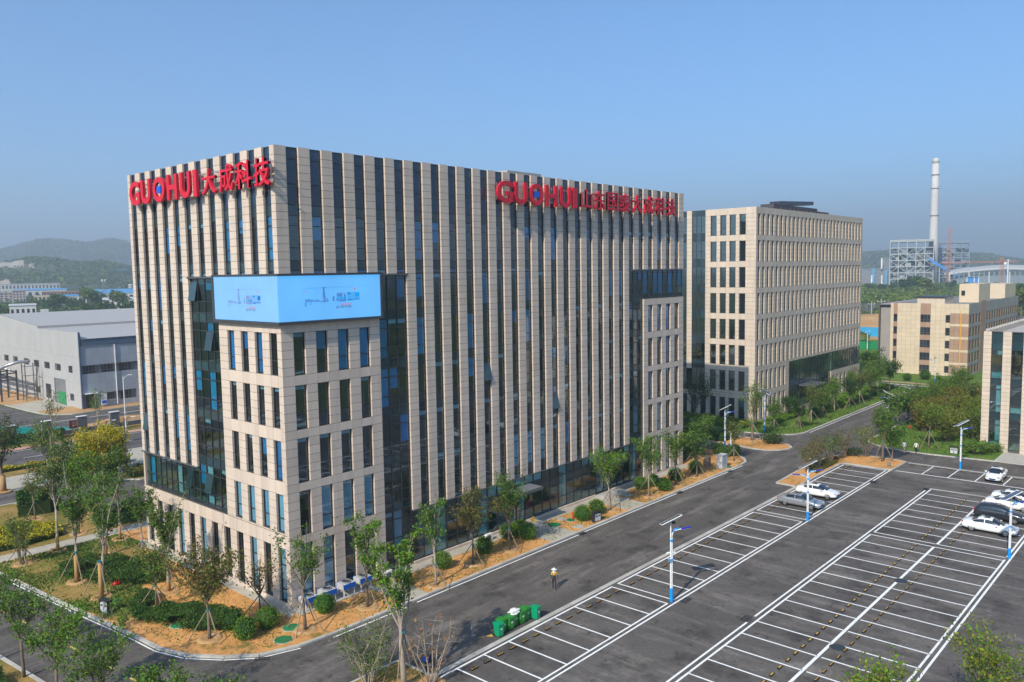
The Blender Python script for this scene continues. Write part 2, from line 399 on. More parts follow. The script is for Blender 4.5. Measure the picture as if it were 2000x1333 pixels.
def arc(cx, cy_, r, a0, a1, n=8):
    return [(cx+r*math.cos(R(a0+(a1-a0)*i/n)), cy_+r*math.sin(R(a0+(a1-a0)*i/n))) for i in range(n+1)]
def bed(name, poly, mat, z=0.10):
    return struct(name, MB().prism(poly, -0.05, z), mat)

CORNER = [(-11.95, 24.0), (-10.6, 11.0), (-9.9, 5.0), (-9.65, 1.8), (-8.85, -0.8), (-7.3, -3.0), (-5.6, -4.6), (-3.0, -5.5), (0.0, -5.75)]
FRONT = CORNER + [(64.5, -6.0), (66.6, -5.7), (68.0, -4.9), (69.4, -3.4), (70.2, -1.6), (70.4, 0.5), (70.4, 30.0)]
BED_MAIN = FRONT + [(70.4, 40), (62, 40), (62, 30), (3.0, 30.2), (-12.6, 30.2)]
bed('planting_bed', BED_MAIN, M['soil'])
PATH = [(-12.6, 30.2), (3, 30.2), (3, 32.2), (-12.8, 32.2)]
struct('garden_path', MB().prism(PATH, -0.05, 0.11), M['pale_paving'])
LEFT2 = [(-12.8, 32.2), (3.6, 32.2), (3.9, 37.5), (3.0, 42.0), (0.0, 47.5), (-4, 51.5), (-15.0, 52.0)]
bed('garden_bed', LEFT2, M['turf'])
DRIVE_I = [(16, 50.5), (10.4, 50.8), (8.9, 52.6), (8.7, 54.2), (9.6, 56.0), (12, 57.6), (16, 58.2), (26, 58.2), (26, 50.5)]
bed('drive_island', DRIVE_I, M['turf'])
# turf patches over the ochre soil
bed('turf_patch', [(-11.7, 24), (-11, 15), (-9.7, 8), (-7.5, 9), (-5.5, 14), (-3.0, 20), (-0.5, 25), (-0.6, 30.1), (-12.4, 30.1)], M['turf'], 0.106)
BED_NEAR = [(-9.5, -12.6), (-0.3, -12.6), (0.0, -12.9), (0.0, -60), (-9.5, -60)]
bed('near_bed', BED_NEAR, M['turf'])
def lk(y): return -16.9 - (y-4.0)*0.105
BED_CORNER = [(lk(60), 60), (lk(20), 20), (lk(5), 5), (lk(-10), -10), (lk(-45), -45), (-45, -45), (-45, 60)]
bed('verge_bed', BED_CORNER, M['turf'])
B2LAWN = [(84.9, 30), (84.9, 3.2), (85.5, -0.1), (86.5, -2.4), (88.0, -3.8), (90.3, -4.35), (146, -4.35), (149, -3.4), (150.2, -1), (150.4, 30)]
bed('green_lawn', B2LAWN, M['lawn'])
MEDIAN = [(75.0, 16), (75.2, 2), (75.2, -0.3), (74.6, -2.8), (74.9, -5.0), (76.1, -6.4), (77.4, -7.0), (78.7, -7.0), (80.2, -5.9), (81.3, -3.4), (81.3, 0), (81.0, 16)]
bed('road_island', MEDIAN, M['soil'])
LOT_ISLAND = [(58.9, -13.4), (58.75, -15.95), (73.4, -15.95), (73.75, -16.3), (73.75, -22.1), (79.4, -22.3), (79.8, -21.1), (79.9, -16.8), (78.6, -14.4), (76, -13.3), (72.0, -13.1), (66, -13.1)]
bed('lot_island', LOT_ISLAND, M['soil'])
RLAWN = [(140, -13.95), (92.0, -13.95), (89.6, -14.2), (87.9, -15.5), (86.7, -17.4), (86.0, -20.4), (86.0, -24), (86.8, -31.2), (93, -31.2), (93, -60), (140, -60)]
bed('right_lawn', RLAWN, M['lawn'])
FARBED = [(153, -60), (153, 64), (260, 64), (260, -60)]
bed('far_lawn', FARBED, M['lawn'])
struct('far_path', MB().sheet([(155.5, -40), (155.5, 40), (157, 40), (157, -40)], 0.112), M['pink_paving'])
struct('building_apron', MB().prism([(86.8, -31.3), (93.1, -31.3), (93.1, -58), (86.8, -58)], -0.02, 0.12), M['concrete'])
# soil yard and forecourt of the grey works hall
bed('works_yard', [(19.6, 136), (20.0, 124), (20.6, 116.6), (21.9, 113.8), (24.2, 112.0), (60, 112.4), (60, 116), (27.6, 116.4), (27.6, 200), (16, 200)], M['orange_soil'], 0.08)
struct('works_forecourt', MB().sheet([(20.2, 121), (27.5, 121.5), (27.5, 137), (19.8, 134)], 0.09), M['pale_paving'])
bed('roadside_verge', [(-120, 86), (150, 86), (150, 93.6), (-120, 93.6)], M['turf'], 0.06)
bed('hedge_verge', [(-40, 66.5), (6, 66.5), (11, 64.6), (14, 66), (12, 71), (-40, 71)], M['turf'], 0.08)

for nm, (xa, xb) in (('near_walkway', (6.6, 9.1)), ('middle_walkway', (25.1, 29.0)), ('far_walkway', (38.4, 41.7))):
    struct(nm, MB().prism([(xa, -5.6), (xb, -5.7), (xb, -1.3), (xa, -1.3)], -0.05, 0.115), M['pale_paving'])
struct('facade_paving', MB().prism([(9.1, -1.3), (60.2, -1.3), (60.2, 0.2), (9.1, 0.2)], -0.05, 0.12), M['pale_paving'])
struct('side_paving', MB().prism([(-0.9, -0.9), (0.2, -0.9), (0.2, 26), (-0.9, 26)], -0.05, 0.12), M['pale_paving'])
# ---- kerbs: real stones
def kerb(name, pts, maxn=300, w=0.28, h=0.13, step=1.0):
    root = link(name, None); root['kind'] = 'structure'
    stones = []
    pts = [Vector((x, y, 0)) for x, y in pts]
    for a, b in zip(pts, pts[1:]):
        L_ = (b-a).length; n = max(1, int(round(L_/step)))
        ang = math.atan2(b.y-a.y, b.x-a.x)
        for i in range(n):
            stones.append((a.lerp(b, (i+0.5)/n), L_/n, ang))
    stones.sort(key=lambda s: (s[0]-CAM).length)
    rest = MB()
    for i, (p, ln, ang) in enumerate(stones):
        q = pix(p)
        vis = q is not None and -20 < q[0] < 2020 and -20 < q[1] < 1353
        if i < maxn and vis:
            o = link('kerb_stone', box_mesh('kerb_stone', max(ln-0.018, 0.2), w, h+0.1, M['kerb']), root)
            o.location = (p.x, p.y, (h-0.1)/2); o.rotation_euler = (0, 0, ang)
        else:
            c, s = math.cos(ang), math.sin(ang); hx, hy = (ln-0.018)/2, w/2
            rest.prism([(p.x+c*x-s*y, p.y+s*x+c*y) for x, y in ((-hx, -hy), (hx, -hy), (hx, hy), (-hx, hy))], -0.1, h, M['kerb'])
    if rest.v:
        o = rest.build('kerb_stone', None, root); o['kind'] = 'stuff'
    return root
kerb('front_kerb', [(-12.6, 30.2)] + FRONT[:-1], 150)
kerb('verge_kerb', BED_CORNER[:5], 60)
kerb('near_bed_kerb', [(-9.5, -12.6), (-0.15, -12.6), (0.05, -12.8), (0.05, -16.0)], 40, 0.18)
kerb('lawn_kerb', B2LAWN[1:], 60)
kerb('island_kerb', MEDIAN, 40)
kerb('lot_island_kerb', LOT_ISLAND + LOT_ISLAND[:1], 60, 0.22)
kerb('right_lawn_kerb', RLAWN[:10], 60)
kerb('drive_kerb', DRIVE_I[:-1], 30)
kerb('garden_kerb', LEFT2[1:], 30)
kerb('far_kerb', [(153, -30), (153, 30)], 10, step=2)
kerb('lot_edge_kerb', [(0.05, -15.85), (58.75, -15.85)], 60, 0.42, 0.012)
kerb('row_end_kerb', [(67.6, -28.2), (67.8, -39.8)], 20, 0.3, 0.02)
kerb('works_kerb', [(19.6, 136), (20.0, 124), (20.6, 116.6), (21.9, 113.8), (24.2, 112.0), (60, 112.4)], 20, step=2)
kerb('boundary_kerb', [(-60, 71), (12, 71)], 20, step=2)

# ---- painted markings
marks = link('parking_markings', None); marks['kind'] = 'structure'
def pline(x0, y0, x1, y1, w, mat=None, z=0.010, name='painted_line'):
    a = Vector((x0, y0)); b = Vector((x1, y1)); d = (b-a).normalized(); nrm = Vector((-d.y, d.x))*w/2
    p = [a+nrm, a-nrm, b-nrm, b+nrm]
    o = MB().sheet([(q.x, q.y) for q in p], z).build(name, mat or M['line'], marks); return o
W1 = 0.145
pline(0.1, -16.35, 19.85, -16.35, 0.16); pline(20.65, -16.35, 46.35, -16.35, 0.16); pline(47.15, -16.35, 73.2, -16.35, 0.16)
g1 = [1.9+2.557*i for i in range(8)]; g2 = [20.72+2.556*i for i in range(11)]; g3 = [47.22+2.6*i for i in range(11)]
for g in (g1, g2, g3):
    for x in g: pline(x, -16.45, x, -21.52, W1)
pline(1.0, -21.6, 19.85, -21.6, 0.15); pline(20.65, -21.6, 46.35, -21.6, 0.15); pline(47.15, -21.6, 73.3, -21.6, 0.15)
pline(1.0, -22.0, 66.0, -22.0, 0.15); pline(67.2, -22.0, 79.3, -22.0, 0.15)
r2a = [47.5+2.5*i for i in range(8)]; r2b = [46.55-2.53*i for i in range(16)]
pline(8, -27.85, 20.6, -27.85, 0.16); pline(21.9, -27.85, 66.6, -28.0, 0.16)
pline(8, -28.3, 46.6, -28.3, 0.16); pline(47.45, -28.35, 67.3, -28.4, 0.16)
pline(8, -33.75, 46.6, -33.95, 0.22); pline(47.5, -33.98, 67.5, -34.1, 0.22)
pline(8, -39.3, 46.9, -39.6, 0.16); pline(47.7, -39.62, 67.5, -39.75, 0.16)
pline(8, -39.75, 67.5, -40.05, 0.16)
for x in r2a: pline(x, -28.43, x, -33.86, W1); pline(x, -34.1, x, -39.55, W1)
for x in r2b: pline(x, -28.38, x, -33.78, W1); pline(x, -34.06, x, -39.5, W1)
pline(74.0, -22.55, 74.3, -45, 0.22); pline(79.2, -22.55, 79.5, -45, 0.14)
pline(79.55, -22.5, 79.9, -45, 0.10)
for i in range(8): pline(74.1, -25.6-2.93*i, 79.2, -25.7-2.93*i, 0.13)
# kerb side white lines
for a, b in zip(FRONT, FRONT[1:8]):
    d = Vector((b[0]-a[0], b[1]-a[1])).normalized(); n_ = Vector((d.y, -d.x))*0.34
    pline(a[0]+n_.x, a[1]+n_.y, b[0]+n_.x, b[1]+n_.y, 0.12)
for x0, x1 in ((-0.6, 6.2), (7.4, 28.6), (29.7, 47.5), (48.8, 60.3), (61.4, 64.6)): pline(x0, -6.2, x1, -6.3, 0.13)
pline(91, -4.85, 146, -4.85, 0.13)
for i in range(12):
    y = 19.0 - i*3.95; x = -13.1-(y-2.5)*0.105
    pline(x+0.0, y, x+0.2, y-1.9, 0.16, M['yline'])
for i in range(30): pline(-60+i*6.5, 77.4, -57+i*6.5, 77.4, 0.14)
pline(-100, 83.4, 140, 83.4, 0.13)

# ---- drain gratings, manhole covers
def grate(x, y, rz, label, sx=0.9, sy=0.45):
    t = thing('drain_grate', label, 'drain', (x, y, 0.0), rz, 'road drain grates')
    mb = MB()
    for s in (-1, 1):
        mb.box(-sx/2, s*sy/2-0.03, 0.005, sx/2, s*sy/2+0.03, 0.03); mb.box(s*sx/2-0.03, -sy/2+0.03, 0.005, s*sx/2+0.03, sy/2-0.03, 0.03)
    mb.build('rim', M['frame'], t)
    b2 = MB()
    for i in range(7): b2.box(-sx/2+0.09+i*(sx-0.2)/6.5, -sy/2+0.03, 0.006, -sx/2+0.13+i*(sx-0.2)/6.5, sy/2-0.03, 0.026)
    b2.build('grille', M['black'], t)
grate(-5.75, -5.15, R(-38), 'dark drain grate in the curved kerb line by the near building corner')
grate(29.1, -6.45, 0, 'dark drain grate at the kerb near the middle paved walkway')
grate(48.1, -6.5, 0, 'dark drain grate at the kerb before the far round shrubs')
grate(60.9, -6.5, 0, 'dark drain grate at the kerb by the grey cabinet')
grate(21.3, -22.4, 0, 'dark drain grate at the foot of the nearest car park lamp', 1.1, 0.5)
grate(66.6, -22.3, 0, 'dark drain grate in the far end of the first parking row', 1.0, 0.5)
grate(67.0, -27.9, 0, 'dark drain grate at the far corner of the double parking row', 1.0, 0.5)
grate(21.2, -27.5, 0, 'dark drain grate in the near edge of the double parking row', 1.1, 0.5)
def cover(x, y, z, label, r=0.62, mat='green', rim='concrete'):
    t = thing('manhole_cover', label, 'manhole', (x, y, z), 0, 'manhole covers')
    MB().lathe([(r+0.07, -0.05), (r+0.07, 0.01), (r+0.02, 0.02)], 20).build('rim', M[rim], t)
    MB().lathe([(r, 0.0), (r, 0.045), (r-0.08, 0.06)], 20).build('lid', M[mat], t)
M['green'] = plain('green_turf_mat', (0.02, 0.19, 0.06), 0.9, var=0.25, scale=4, bump=0.5, bscale=40)
cover(-3.3, -3.9, 0.1, 'round green manhole cover nearest the curved kerb'); cover(-1.8, -2.6, 0.1, 'round green manhole cover nearer the building corner')
cover(-7.0, 4.3, 0.1, 'round green manhole cover inside the dark groundcover hedge', 0.6); cover(-8.2, 12.9, 0.1, 'small green manhole cover by the leaning staked tree', 0.5)
cover(29.3, -2.6, 0.1, 'dark green manhole cover beside the middle walkway', 0.7); cover(31.6, -3.0, 0.1, 'small bright green cover between walkway and red hydrant', 0.45)
cover(31.3, -2.0, 0.1, 'grey rimmed manhole cover near the red hydrant', 0.5, 'concrete'); cover(30.4, -4.9, 0.1, 'pale concrete manhole cover near the kerb', 0.55, 'concrete')
cover(62.3, -5.2, 0.1, 'green cover beside the grey cabinet', 0.6); cover(41.6, -3.0, 0.1, 'left pale concrete cover under the staked tree', 0.5, 'concrete'); cover(43.2, -2.4, 0.1, 'right pale concrete cover under the staked tree', 0.5, 'concrete')
cover(36.0, -34.1, 0.012, 'worn manhole cover on the centre line of the double parking row', 0.5, 'frame', 'asphalt'); cover(20.8, -34.4, 0.012, 'dark manhole cover at the near end of the double parking row', 0.5, 'frame', 'asphalt')
cover(-6.2, 12.0, 0.1, 'stone rimmed manhole cover between the two groundcover hedges', 0.5, 'frame', 'concrete')

# ---- wheel stops
wst = MB().box(-0.29, -0.075, 0, 0.29, 0.075, 0.10, M['black'])
wmesh = MB().box(-0.29, -0.075, 0, 0.29, 0.075, 0.10).mesh('wheel_stop', M['black'])
M['yellow'] = plain('yellow_reflector', (0.78, 0.43, 0.03), 0.5, var=0.05)
ym = MB()
for i in (-1, 0, 1): ym.box(i*0.19-0.045, -0.035, 0.09, i*0.19+0.045, 0.035, 0.108)
ymesh = ym.mesh('reflector', M['yellow'])
ym2 = MB().box(-0.19, -0.04, 0.09, 0.19, 0.04, 0.108).mesh('reflector', M['yellow'])
def wheel_stop(x, y, label, grp, rz=0, solid=False):
    o = link('wheel_stop', wmesh); o.location = (x, y, 0.004); o.rotation_euler = (0, 0, rz)
    tag(o, label, 'wheel stop', grp)
    link('reflector', ym2 if solid else ymesh, o)['kind'] = 'stuff'
def nth(n): return str(n) + ('th' if 10 <= n % 100 <= 20 else {1: 'st', 2: 'nd', 3: 'rd'}.get(n % 10, 'th'))
SD = ((0.27, 'near'), (0.76, 'far')); kb = 0
for g in (g1, g2, g3):
    for a, b in zip(g, g[1:]):
        kb += 1
        for q, sd in SD: wheel_stop(a+(b-a)*q, -17.3, sd+' wheel stop of the '+nth(kb)+' bay from the tree end, roadside parking row', 'wheel stops of the roadside row')
kb = 0
for a, b in list(zip(r2a, r2a[1:]))[::-1] + [(v, u) for u, v in zip(r2b[:14], r2b[1:15])]:
    kb += 1
    for q, sd in SD:
        wheel_stop(a+(b-a)*q, -32.55, sd+' solid yellow wheel stop, '+nth(kb)+' bay from the far end, building side of double row', 'wheel stops left of the double row centre line', 0, True)
        wheel_stop(a+(b-a)*q, -34.95, sd+' dotted wheel stop, '+nth(kb)+' bay from the far end, right side of double row', 'wheel stops right of the double row centre line')
for i in range(5):
    for q, sd in ((0.75, 'left'), (2.1, 'right')):
        wheel_stop(78.3, -22.7-2.93*i-q, sd+' wheel stop of the '+nth(i+1)+' bay from the planted island, end row facing the lawn', 'wheel stops of the end row', R(90))
# ------------------------------------------------------------------ office buildings
class Fac:
    def __init__(s, axis, c): s.a = axis; s.c = c
    def b(s, u0, u1, z0, z1, d0, d1):
        if s.a == 'R': return (u0, s.c-d1, z0, u1, s.c-d0, z1)
        return (s.c-d1, u0, z0, s.c-d0, u1, z1)
J = 0.03
def panels(P, F, u0, u1, z0, z1, mat, rowh=0.6, colw=None, depth=0.26, core=None, w=1.0, zs=None, name='stone_panel'):
    """stone cladding panels with open joints"""
    if zs is None:
        n = max(1, int(round((z1-z0)/rowh))); zs = [z0+(z1-z0)*i/n for i in range(n+1)]
    m_ = 1 if not colw else max(1, int(round((u1-u0)/colw)))
    us = [u0+(u1-u0)*i/m_ for i in range(m_+1)]
    for za, zb in zip(zs, zs[1:]):
        for ua, ub in zip(us, us[1:]):
            e0 = 0 if ua == u0 else J/2; e1 = 0 if ub == u1 else J/2
            P.add(name, mat, *F.b(ua+e0, ub-e1, za+J/2, zb-J/2, -depth, 0), w=w)
    if core is not None: core.box(*F.b(u0+0.012, u1-0.012, z0+0.005, z1-0.005, -depth+0.004, -0.014))
def frame_mesh(F, u0, u1, zs, us=None, fw=0.06, d0=-0.27, d1=-0.17):
    mb = MB(); us = us or [u0, u1]
    for u in us:
        a = max(u0, u-fw/2) if u not in (u0, u1) else (u if u == u0 else u-fw)
        mb.box(*F.b(a, a+fw, zs[0], zs[-1], d0, d1))
    for z in zs:
        za = min(max(z-fw/2, zs[0]), zs[-1]-fw)
        mb.box(*F.b(u0+0.003, u1-0.003, za, za+fw, d0+0.005, d1-0.006))
    return mb
def pane(P, F, u0, u1, z0, z1, mat, d=-0.235, w=1.0):
    P.add('glass_pane', mat, *F.b(u0+0.012, u1-0.012, z0+0.012, z1-0.012, d-0.012, d+0.012), w=w)
def blind(P, F, u0, u1, ztop, zbot, mat, d=-0.30):
    P.add('window_blind', mat, *F.b(u0+0.07, u1-0.07, zbot, ztop, d-0.01, d+0.01))
ZF = [1.6+4.2*k for k in range(9)]          # 1.6, 5.8, 10.0, 14.2, 18.4, 22.6, 26.8, 31.0, 35.2

A = thing('office_building', 'nearest beige office block with vertical stone fins, red rooftop letters and a corner screen', 'building')
PA = Pieces(A)
FR, FL = Fac('R', 0.0), Fac('L', 0.0)
HB, XE, YE = 35.8, 59.96, 25.28
core = MB()
rb = random.Random(3)
def blind_prob(zf, F):
    if F.a == 'R': return 0.42 if zf > 26 else (0.38 if zf > 22 else (0.30 if zf > 17 else (0.2 if zf > 13 else 0.07)))
    return 0.33 if zf > 14 else (0.18 if zf > 9 else 0.1)
casements = []
def strip(F, u0, u1, z0, z1, glass=None, us=None, fw=0.06):
    """glazed column between two stone fins"""
    glass = glass or M['glass']; lv = [z0]; typ = []
    cuts = []
    for zf in ZF:
        if zf > 30.9:
            cuts += [(zf-0.36, 's'), (zf+0.46, 'n'), (33.05, 'n'), (34.9, 'n')]; break
        cuts += [(zf-0.36, 's'), (zf+0.43, 'l'), (zf+1.4, 'm'), (zf+3.07, 't')]
    cuts = [c for c in cuts if c[0] < z1-0.15]
    cur = [c for c in cuts if c[0] <= z0+0.12]
    t0 = cur[-1][1] if cur else 'l'
    seg = [(z0, t0)] + [c for c in cuts if c[0] > z0+0.12]
    zs = [s[0] for s in seg] + [z1]
    ul = us or [u0, u1]
    frame_mesh(F, u0, u1, zs, ul, fw).build('window_frame', M['frame'], A)
    for ua, ub in zip(ul, ul[1:]):
        fl = {}
        for i, (za, ty) in enumerate(seg):
            zb = zs[i+1]
            mat = {'s': M['spandrel'], 'n': M['spandrel_navy']}.get(ty, glass)
            if ty == 'm' and rb.random() < (0.02 if F.a == 'R' else 0.06):
                casements.append((F, ua, ub, za, zb))
            else: pane(PA, F, ua, ub, za, zb, mat)
            if ty in 'lmt':
                k = int((za+0.4-1.6)//4.2); fl.setdefault(k, []).append((za, zb))
        for k, L in fl.items():
            zf = ZF[k] if 0 <= k < 8 else 1.6
            top = max(b for a, b in L); bot = min(a for a, b in L)
            if rb.random() < blind_prob(zf, F):
                ln = rb.choice((0.35, 0.55, 0.75, 1.0, 1.0))
                blind(PA, F, ua, ub, top-0.04, top-(top-bot-0.1)*ln, M['blind'])
            elif rb.random() < 0.35: blind(PA, F, ua, ub, top-0.04, top-0.42, M['curtain'])
            elif zf < 9 and rb.random() < 0.5: blind(PA, F, ua, ub, top-0.04, bot+0.05, M['curtain'])
def winwall(F, u0, u1, wins, z0, z1, rows, mat, special=()):
    """stone wall with a grid of recessed windows: rows = [(sill, head)]"""
    zs = [z0]
    for a, b in rows: zs += [a, b]
    zs.append(z1)
    edges = [u0]
    for a, b in wins: edges += [a, b]
    edges.append(u1)
    # piers
    for i in range(0, len(edges), 2):
        a, b = edges[i], edges[i+1]
        zz = [z0]
        for (s_, h_) in rows:
            if s_-zz[-1] > 0.05: zz.append(s_)
            n = max(1, int(round((h_-s_)/0.66))); zz += [s_+(h_-s_)*q/n for q in range(1, n+1)]
        if z1-zz[-1] > 0.05:
            if z1-zz[-1] > 1.3: zz.append((zz[-1]+z1)/2)
            zz.append(z1)
        panels(PA, F, a, b, z0, z1, mat, zs=zz, core=core)
    # spandrels
    for i in range(0, len(zs)-1, 2):
        za, zb = zs[i], zs[i+1]
        if zb-za < 0.05: continue
        for a, b in wins:
            q = [za, zb] if zb-za < 1.3 else [za, (za+zb)/2, zb]
            panels(PA, F, a+J/2, b-J/2, za, zb, mat, zs=q, core=core)
    for (s_, h_) in rows:
        for wi, (a, b) in enumerate(wins):
            if (wi, s_) in special: continue
            tr = s_+1.1 if h_-s_ < 4 else s_+0.9
            zl = [s_, tr, h_] if h_-s_ < 4 else [s_, tr, s_+2.9, h_]
            frame_mesh(F, a, b, zl).build('window_frame', M['frame'], A)
            for p0, p1 in zip(zl, zl[1:]): pane(PA, F, a, b, p0, p1, M['glass'])
            pr = {True: 0.75, False: 0.3}[s_ > 17]
            if s_ < 9: blind(PA, F, a, b, h_-0.03, s_+0.05, M['curtain']) if rb.random() < 0.6 else None
            elif rb.random() < pr: blind(PA, F, a, b, h_-0.03, h_-(h_-s_-0.08)*rb.choice((0.45, 1, 1, 1)), M['blind'])
            elif rb.random() < 0.6: blind(PA, F, a, b, h_-0.03, h_-0.35, M['curtain'])

# --- front facade (normal -Y)
WR = [(1.03+2.1*k, 2.13+2.1*k) for k in range(28)]
def fins(F, W, k0, k1, z0, z1, uend=None, ustart=None):
    zs = [z0]
    z = HB-0.72
    lo = []
    while z > z0+0.3: lo.append(z); z -= 0.6
    zs = [z0] + lo[::-1] + [z1] if z1 > HB-0.1 else [z0] + [q for q in lo[::-1] if q < z1-0.3] + [z1]
    for k in range(k0, k1+1):
        a = W[k][1] if k >= 0 else (ustart if ustart is not None else 0.0)
        b = W[k+1][0] if k+1 < len(W) else uend
        panels(PA, F, a, b, z0, z1, M['stone'], zs=zs, core=core)
        core.box(*F.b(a+0.02, b-0.02, z0+0.02, z1-0.02, -0.285, -0.262))
ZU = 26.1
fins(FR, WR, -1, 27, ZU, HB, XE)
for a, b in WR: strip(FR, a, b, ZU, HB-0.05)
fins(FR, WR, 5, 21, 5.1, ZU)
for k in range(6, 22): strip(FR, WR[k][0], WR[k][1], 5.1, ZU)
blockrows = [(5.75, 9.28), (9.95, 13.45), (14.15, 17.6), (18.4, 21.7)]
winwall(FR, 0.0, 9.45, [(1.05, 2.13), (3.10, 4.22), (5.18, 6.30), (7.33, 8.42)], 0.0, 22.5, [(0.3, 5.08)] + blockrows, M['stone'], special=((3, 0.3),))
winwall(FR, 50.45, XE, WR[24:28], 0.0, 22.5, [(0.35, 4.95)] + blockrows, M['stone'])
# service door with a small high window at the fourth ground bay
pane(PA, FR, 7.33, 8.42, 3.75, 5.08, M['glass']); frame_mesh(FR, 7.33, 8.42, [3.75, 5.08]).build('window_frame', M['frame'], A)
core.box(*FR.b(7.33, 8.42, 2.6, 3.74, -0.3, -0.02))
panels(PA, FR, 7.33+J/2, 8.42-J/2, 2.6, 3.75, M['stone'], zs=[2.6, 3.17, 3.75])
MB().box(*FR.b(7.36, 8.40, 0.15, 2.58, -0.24, -0.18)).build('door', M['frame'], A)
MB().box(*FR.b(7.1, 8.75, 2.62, 2.76, 0.0, 1.0)).build('canopy', M['frame_l'], A)
def cw(F, u0, u1, n, z0, z1, doors=()):
    """curtain wall bay"""
    us = [u0+(u1-u0)*i/n for i in range(n+1)]
    strip(F, u0, u1, z0, z1, M['glass_teal'] if F.a == 'L' else M['glass'], us, 0.075)
cw(FR, 9.47, 12.61, 3, 0.3, ZU-0.15)
cw(FR, 47.3, 50.43, 3, 5.1, ZU-0.15)
cw(FR, 50.47, 59.9, 8, 22.55, ZU-0.15)
# ground floor shopfront glazing
n_ = 27; us = [12.64+(50.4-12.64)*i/n_ for i in range(n_+1)]
zs = [0.38, 1.55, 3.9, 5.02]
frame_mesh(FR, 12.64, 50.4, zs, us, 0.07).build('shopfront_frame', M['frame'], A)
DOORS = (9, 10, 20, 21)
for i in range(n_):
    for j in range(3):
        if i in DOORS and j < 2: continue
        pane(PA, FR, us[i], us[i+1], zs[j], zs[j+1], M['glass_teal'])
    if rb.random() < 0.45: blind(PA, FR, us[i], us[i+1], 4.98, 0.45 if i < 7 else rb.choice((3.9, 4.2)), M['curtain'])
    if i % 5 == 1:
        PA.add('white_column', M['white'], *FR.b(us[i]+0.3, us[i]+0.85, 0.3, 5.0, -1.4, -0.9))
for k in (9, 20):
    for i in (k, k+1):
        d = MB(); u0, u1 = us[i]+0.06, us[i+1]-0.06
        for q in ((u0, u0+0.06), (u1-0.06, u1)): d.box(*FR.b(q[0], q[1], 0.3, 3.88, -0.26, -0.2))
        for q in ((0.3, 0.42), (2.5, 2.58), (3.8, 3.87)): d.box(*FR.b(u0+0.062, u1-0.062, q[0], q[1], -0.255, -0.205))
        do = d.build('door', M['frame'], A)
        MB().box(*FR.b(u0+0.07, u1-0.07, 0.43, 2.49, -0.235, -0.225)).build('door_glass', M['glass_teal'], do)
        MB().box(*FR.b(u1-0.2 if i == k else u0+0.15, u1-0.16 if i == k else u0+0.19, 0.9, 1.9, -0.2, -0.13)).build('handle', M['steel'], do)
    uc = us[k+1]
    c_ = MB(); c_.box(*FR.b(uc-1.9, uc+1.9, 3.9, 4.18, 0.02, 1.9)); c_.build('canopy', M['frame_l'], A)
    MB().box(*FR.b(uc-1.82, uc+1.82, 4.185, 4.2, 0.1, 1.82)).build('canopy_top', M['steel'], A)
for (a, b) in ((12.62, 24.9), (28.2, 40.3), (43.6, 50.44)):
    n = int((b-a)/1.05)
    for i in range(n): PA.add('plinth_panel', M['stone'], *FR.b(a+(b-a)*i/n+0.008, a+(b-a)*(i+1)/n-0.008, 0.0, 0.36, -0.28, 0.02))
MB().box(*FR.b(9.5, 12.58, 0.0, 0.28, -0.28, -0.05)).build('plinth', M['stone'], A)
# --- side facade (normal -X)
WL = [(0.60+2.095*k, 1.68+2.095*k) for k in range(12)]
fins(FL, WL, -1, 11, ZU, HB, YE, 0.263)
for a, b in WL: strip(FL, a, b, ZU, HB-0.05)
fins(FL, WL, 6, 11, 9.3, ZU, YE)
for k in range(7, 12): strip(FL, WL[k][0], WL[k][1], 9.3, ZU)
cw(FL, 9.32, 14.22, 4, 5.95, ZU-0.15)
cw(FL, 14.24, 25.2, 10, 5.95, 9.2)
winwall(FL, 0.263, 9.3, WL[0:4], 5.92, 22.5, [(6.05, 9.12), (10.2, 13.35), (14.35, 17.5), (18.45, 21.7)], M['stone'])
winwall(FL, 0.263, YE, WL, 0.0, 5.9, [(0.5, 4.82)], M['stone'])
core.build('backing_wall', M['joint'], A)
# dark metal trims
for bx_ in (FL.b(9.1, 14.4, ZU-0.14, ZU-0.01, -0.25, 0.06), FL.b(14.3, YE+0.05, 9.2, 9.31, -0.25, 0.1), FR.b(9.3, 12.75, ZU-0.14, ZU-0.01, -0.25, 0.05), FR.b(47.1, XE+0.1, ZU-0.14, ZU-0.01, -0.25, 0.06), FR.b(12.6, 47.3, 5.02, 5.1, -0.25, 0.08)):
    MB().box(*bx_).build('metal_trim', M['frame_l'], A)
# coping on fins' top between them
cp = MB(); cp.box(0.3, 0.24, HB-0.05, XE-0.1, 0.34, HB-0.01); cp.box(0.24, 0.36, HB-0.05, 0.34, YE-0.1, HB-0.01); cp.build('parapet_rail', M['frame'], A)
# open casements hinged at the head
for (F, ua, ub, za, zb) in casements:
    h = zb-za; wd = ub-ua-0.05; o = None
    if F.a == 'R':
        o = link('open_casement', box_mesh('open_casement', wd, 0.04, h, M['spandrel']), A); o.location = ((ua+ub)/2, 0.2-0.5*h*math.sin(R(11)), zb-0.5*h*math.cos(R(11))); o.rotation_euler = (R(-11), 0, 0)
    else:
        o = link('open_casement', box_mesh('open_casement', 0.04, wd, h, M['spandrel']), A); o.location = (0.2-0.5*h*math.sin(R(11)), (ua+ub)/2, zb-0.5*h*math.cos(R(11))); o.rotation_euler = (0, R(11), 0)
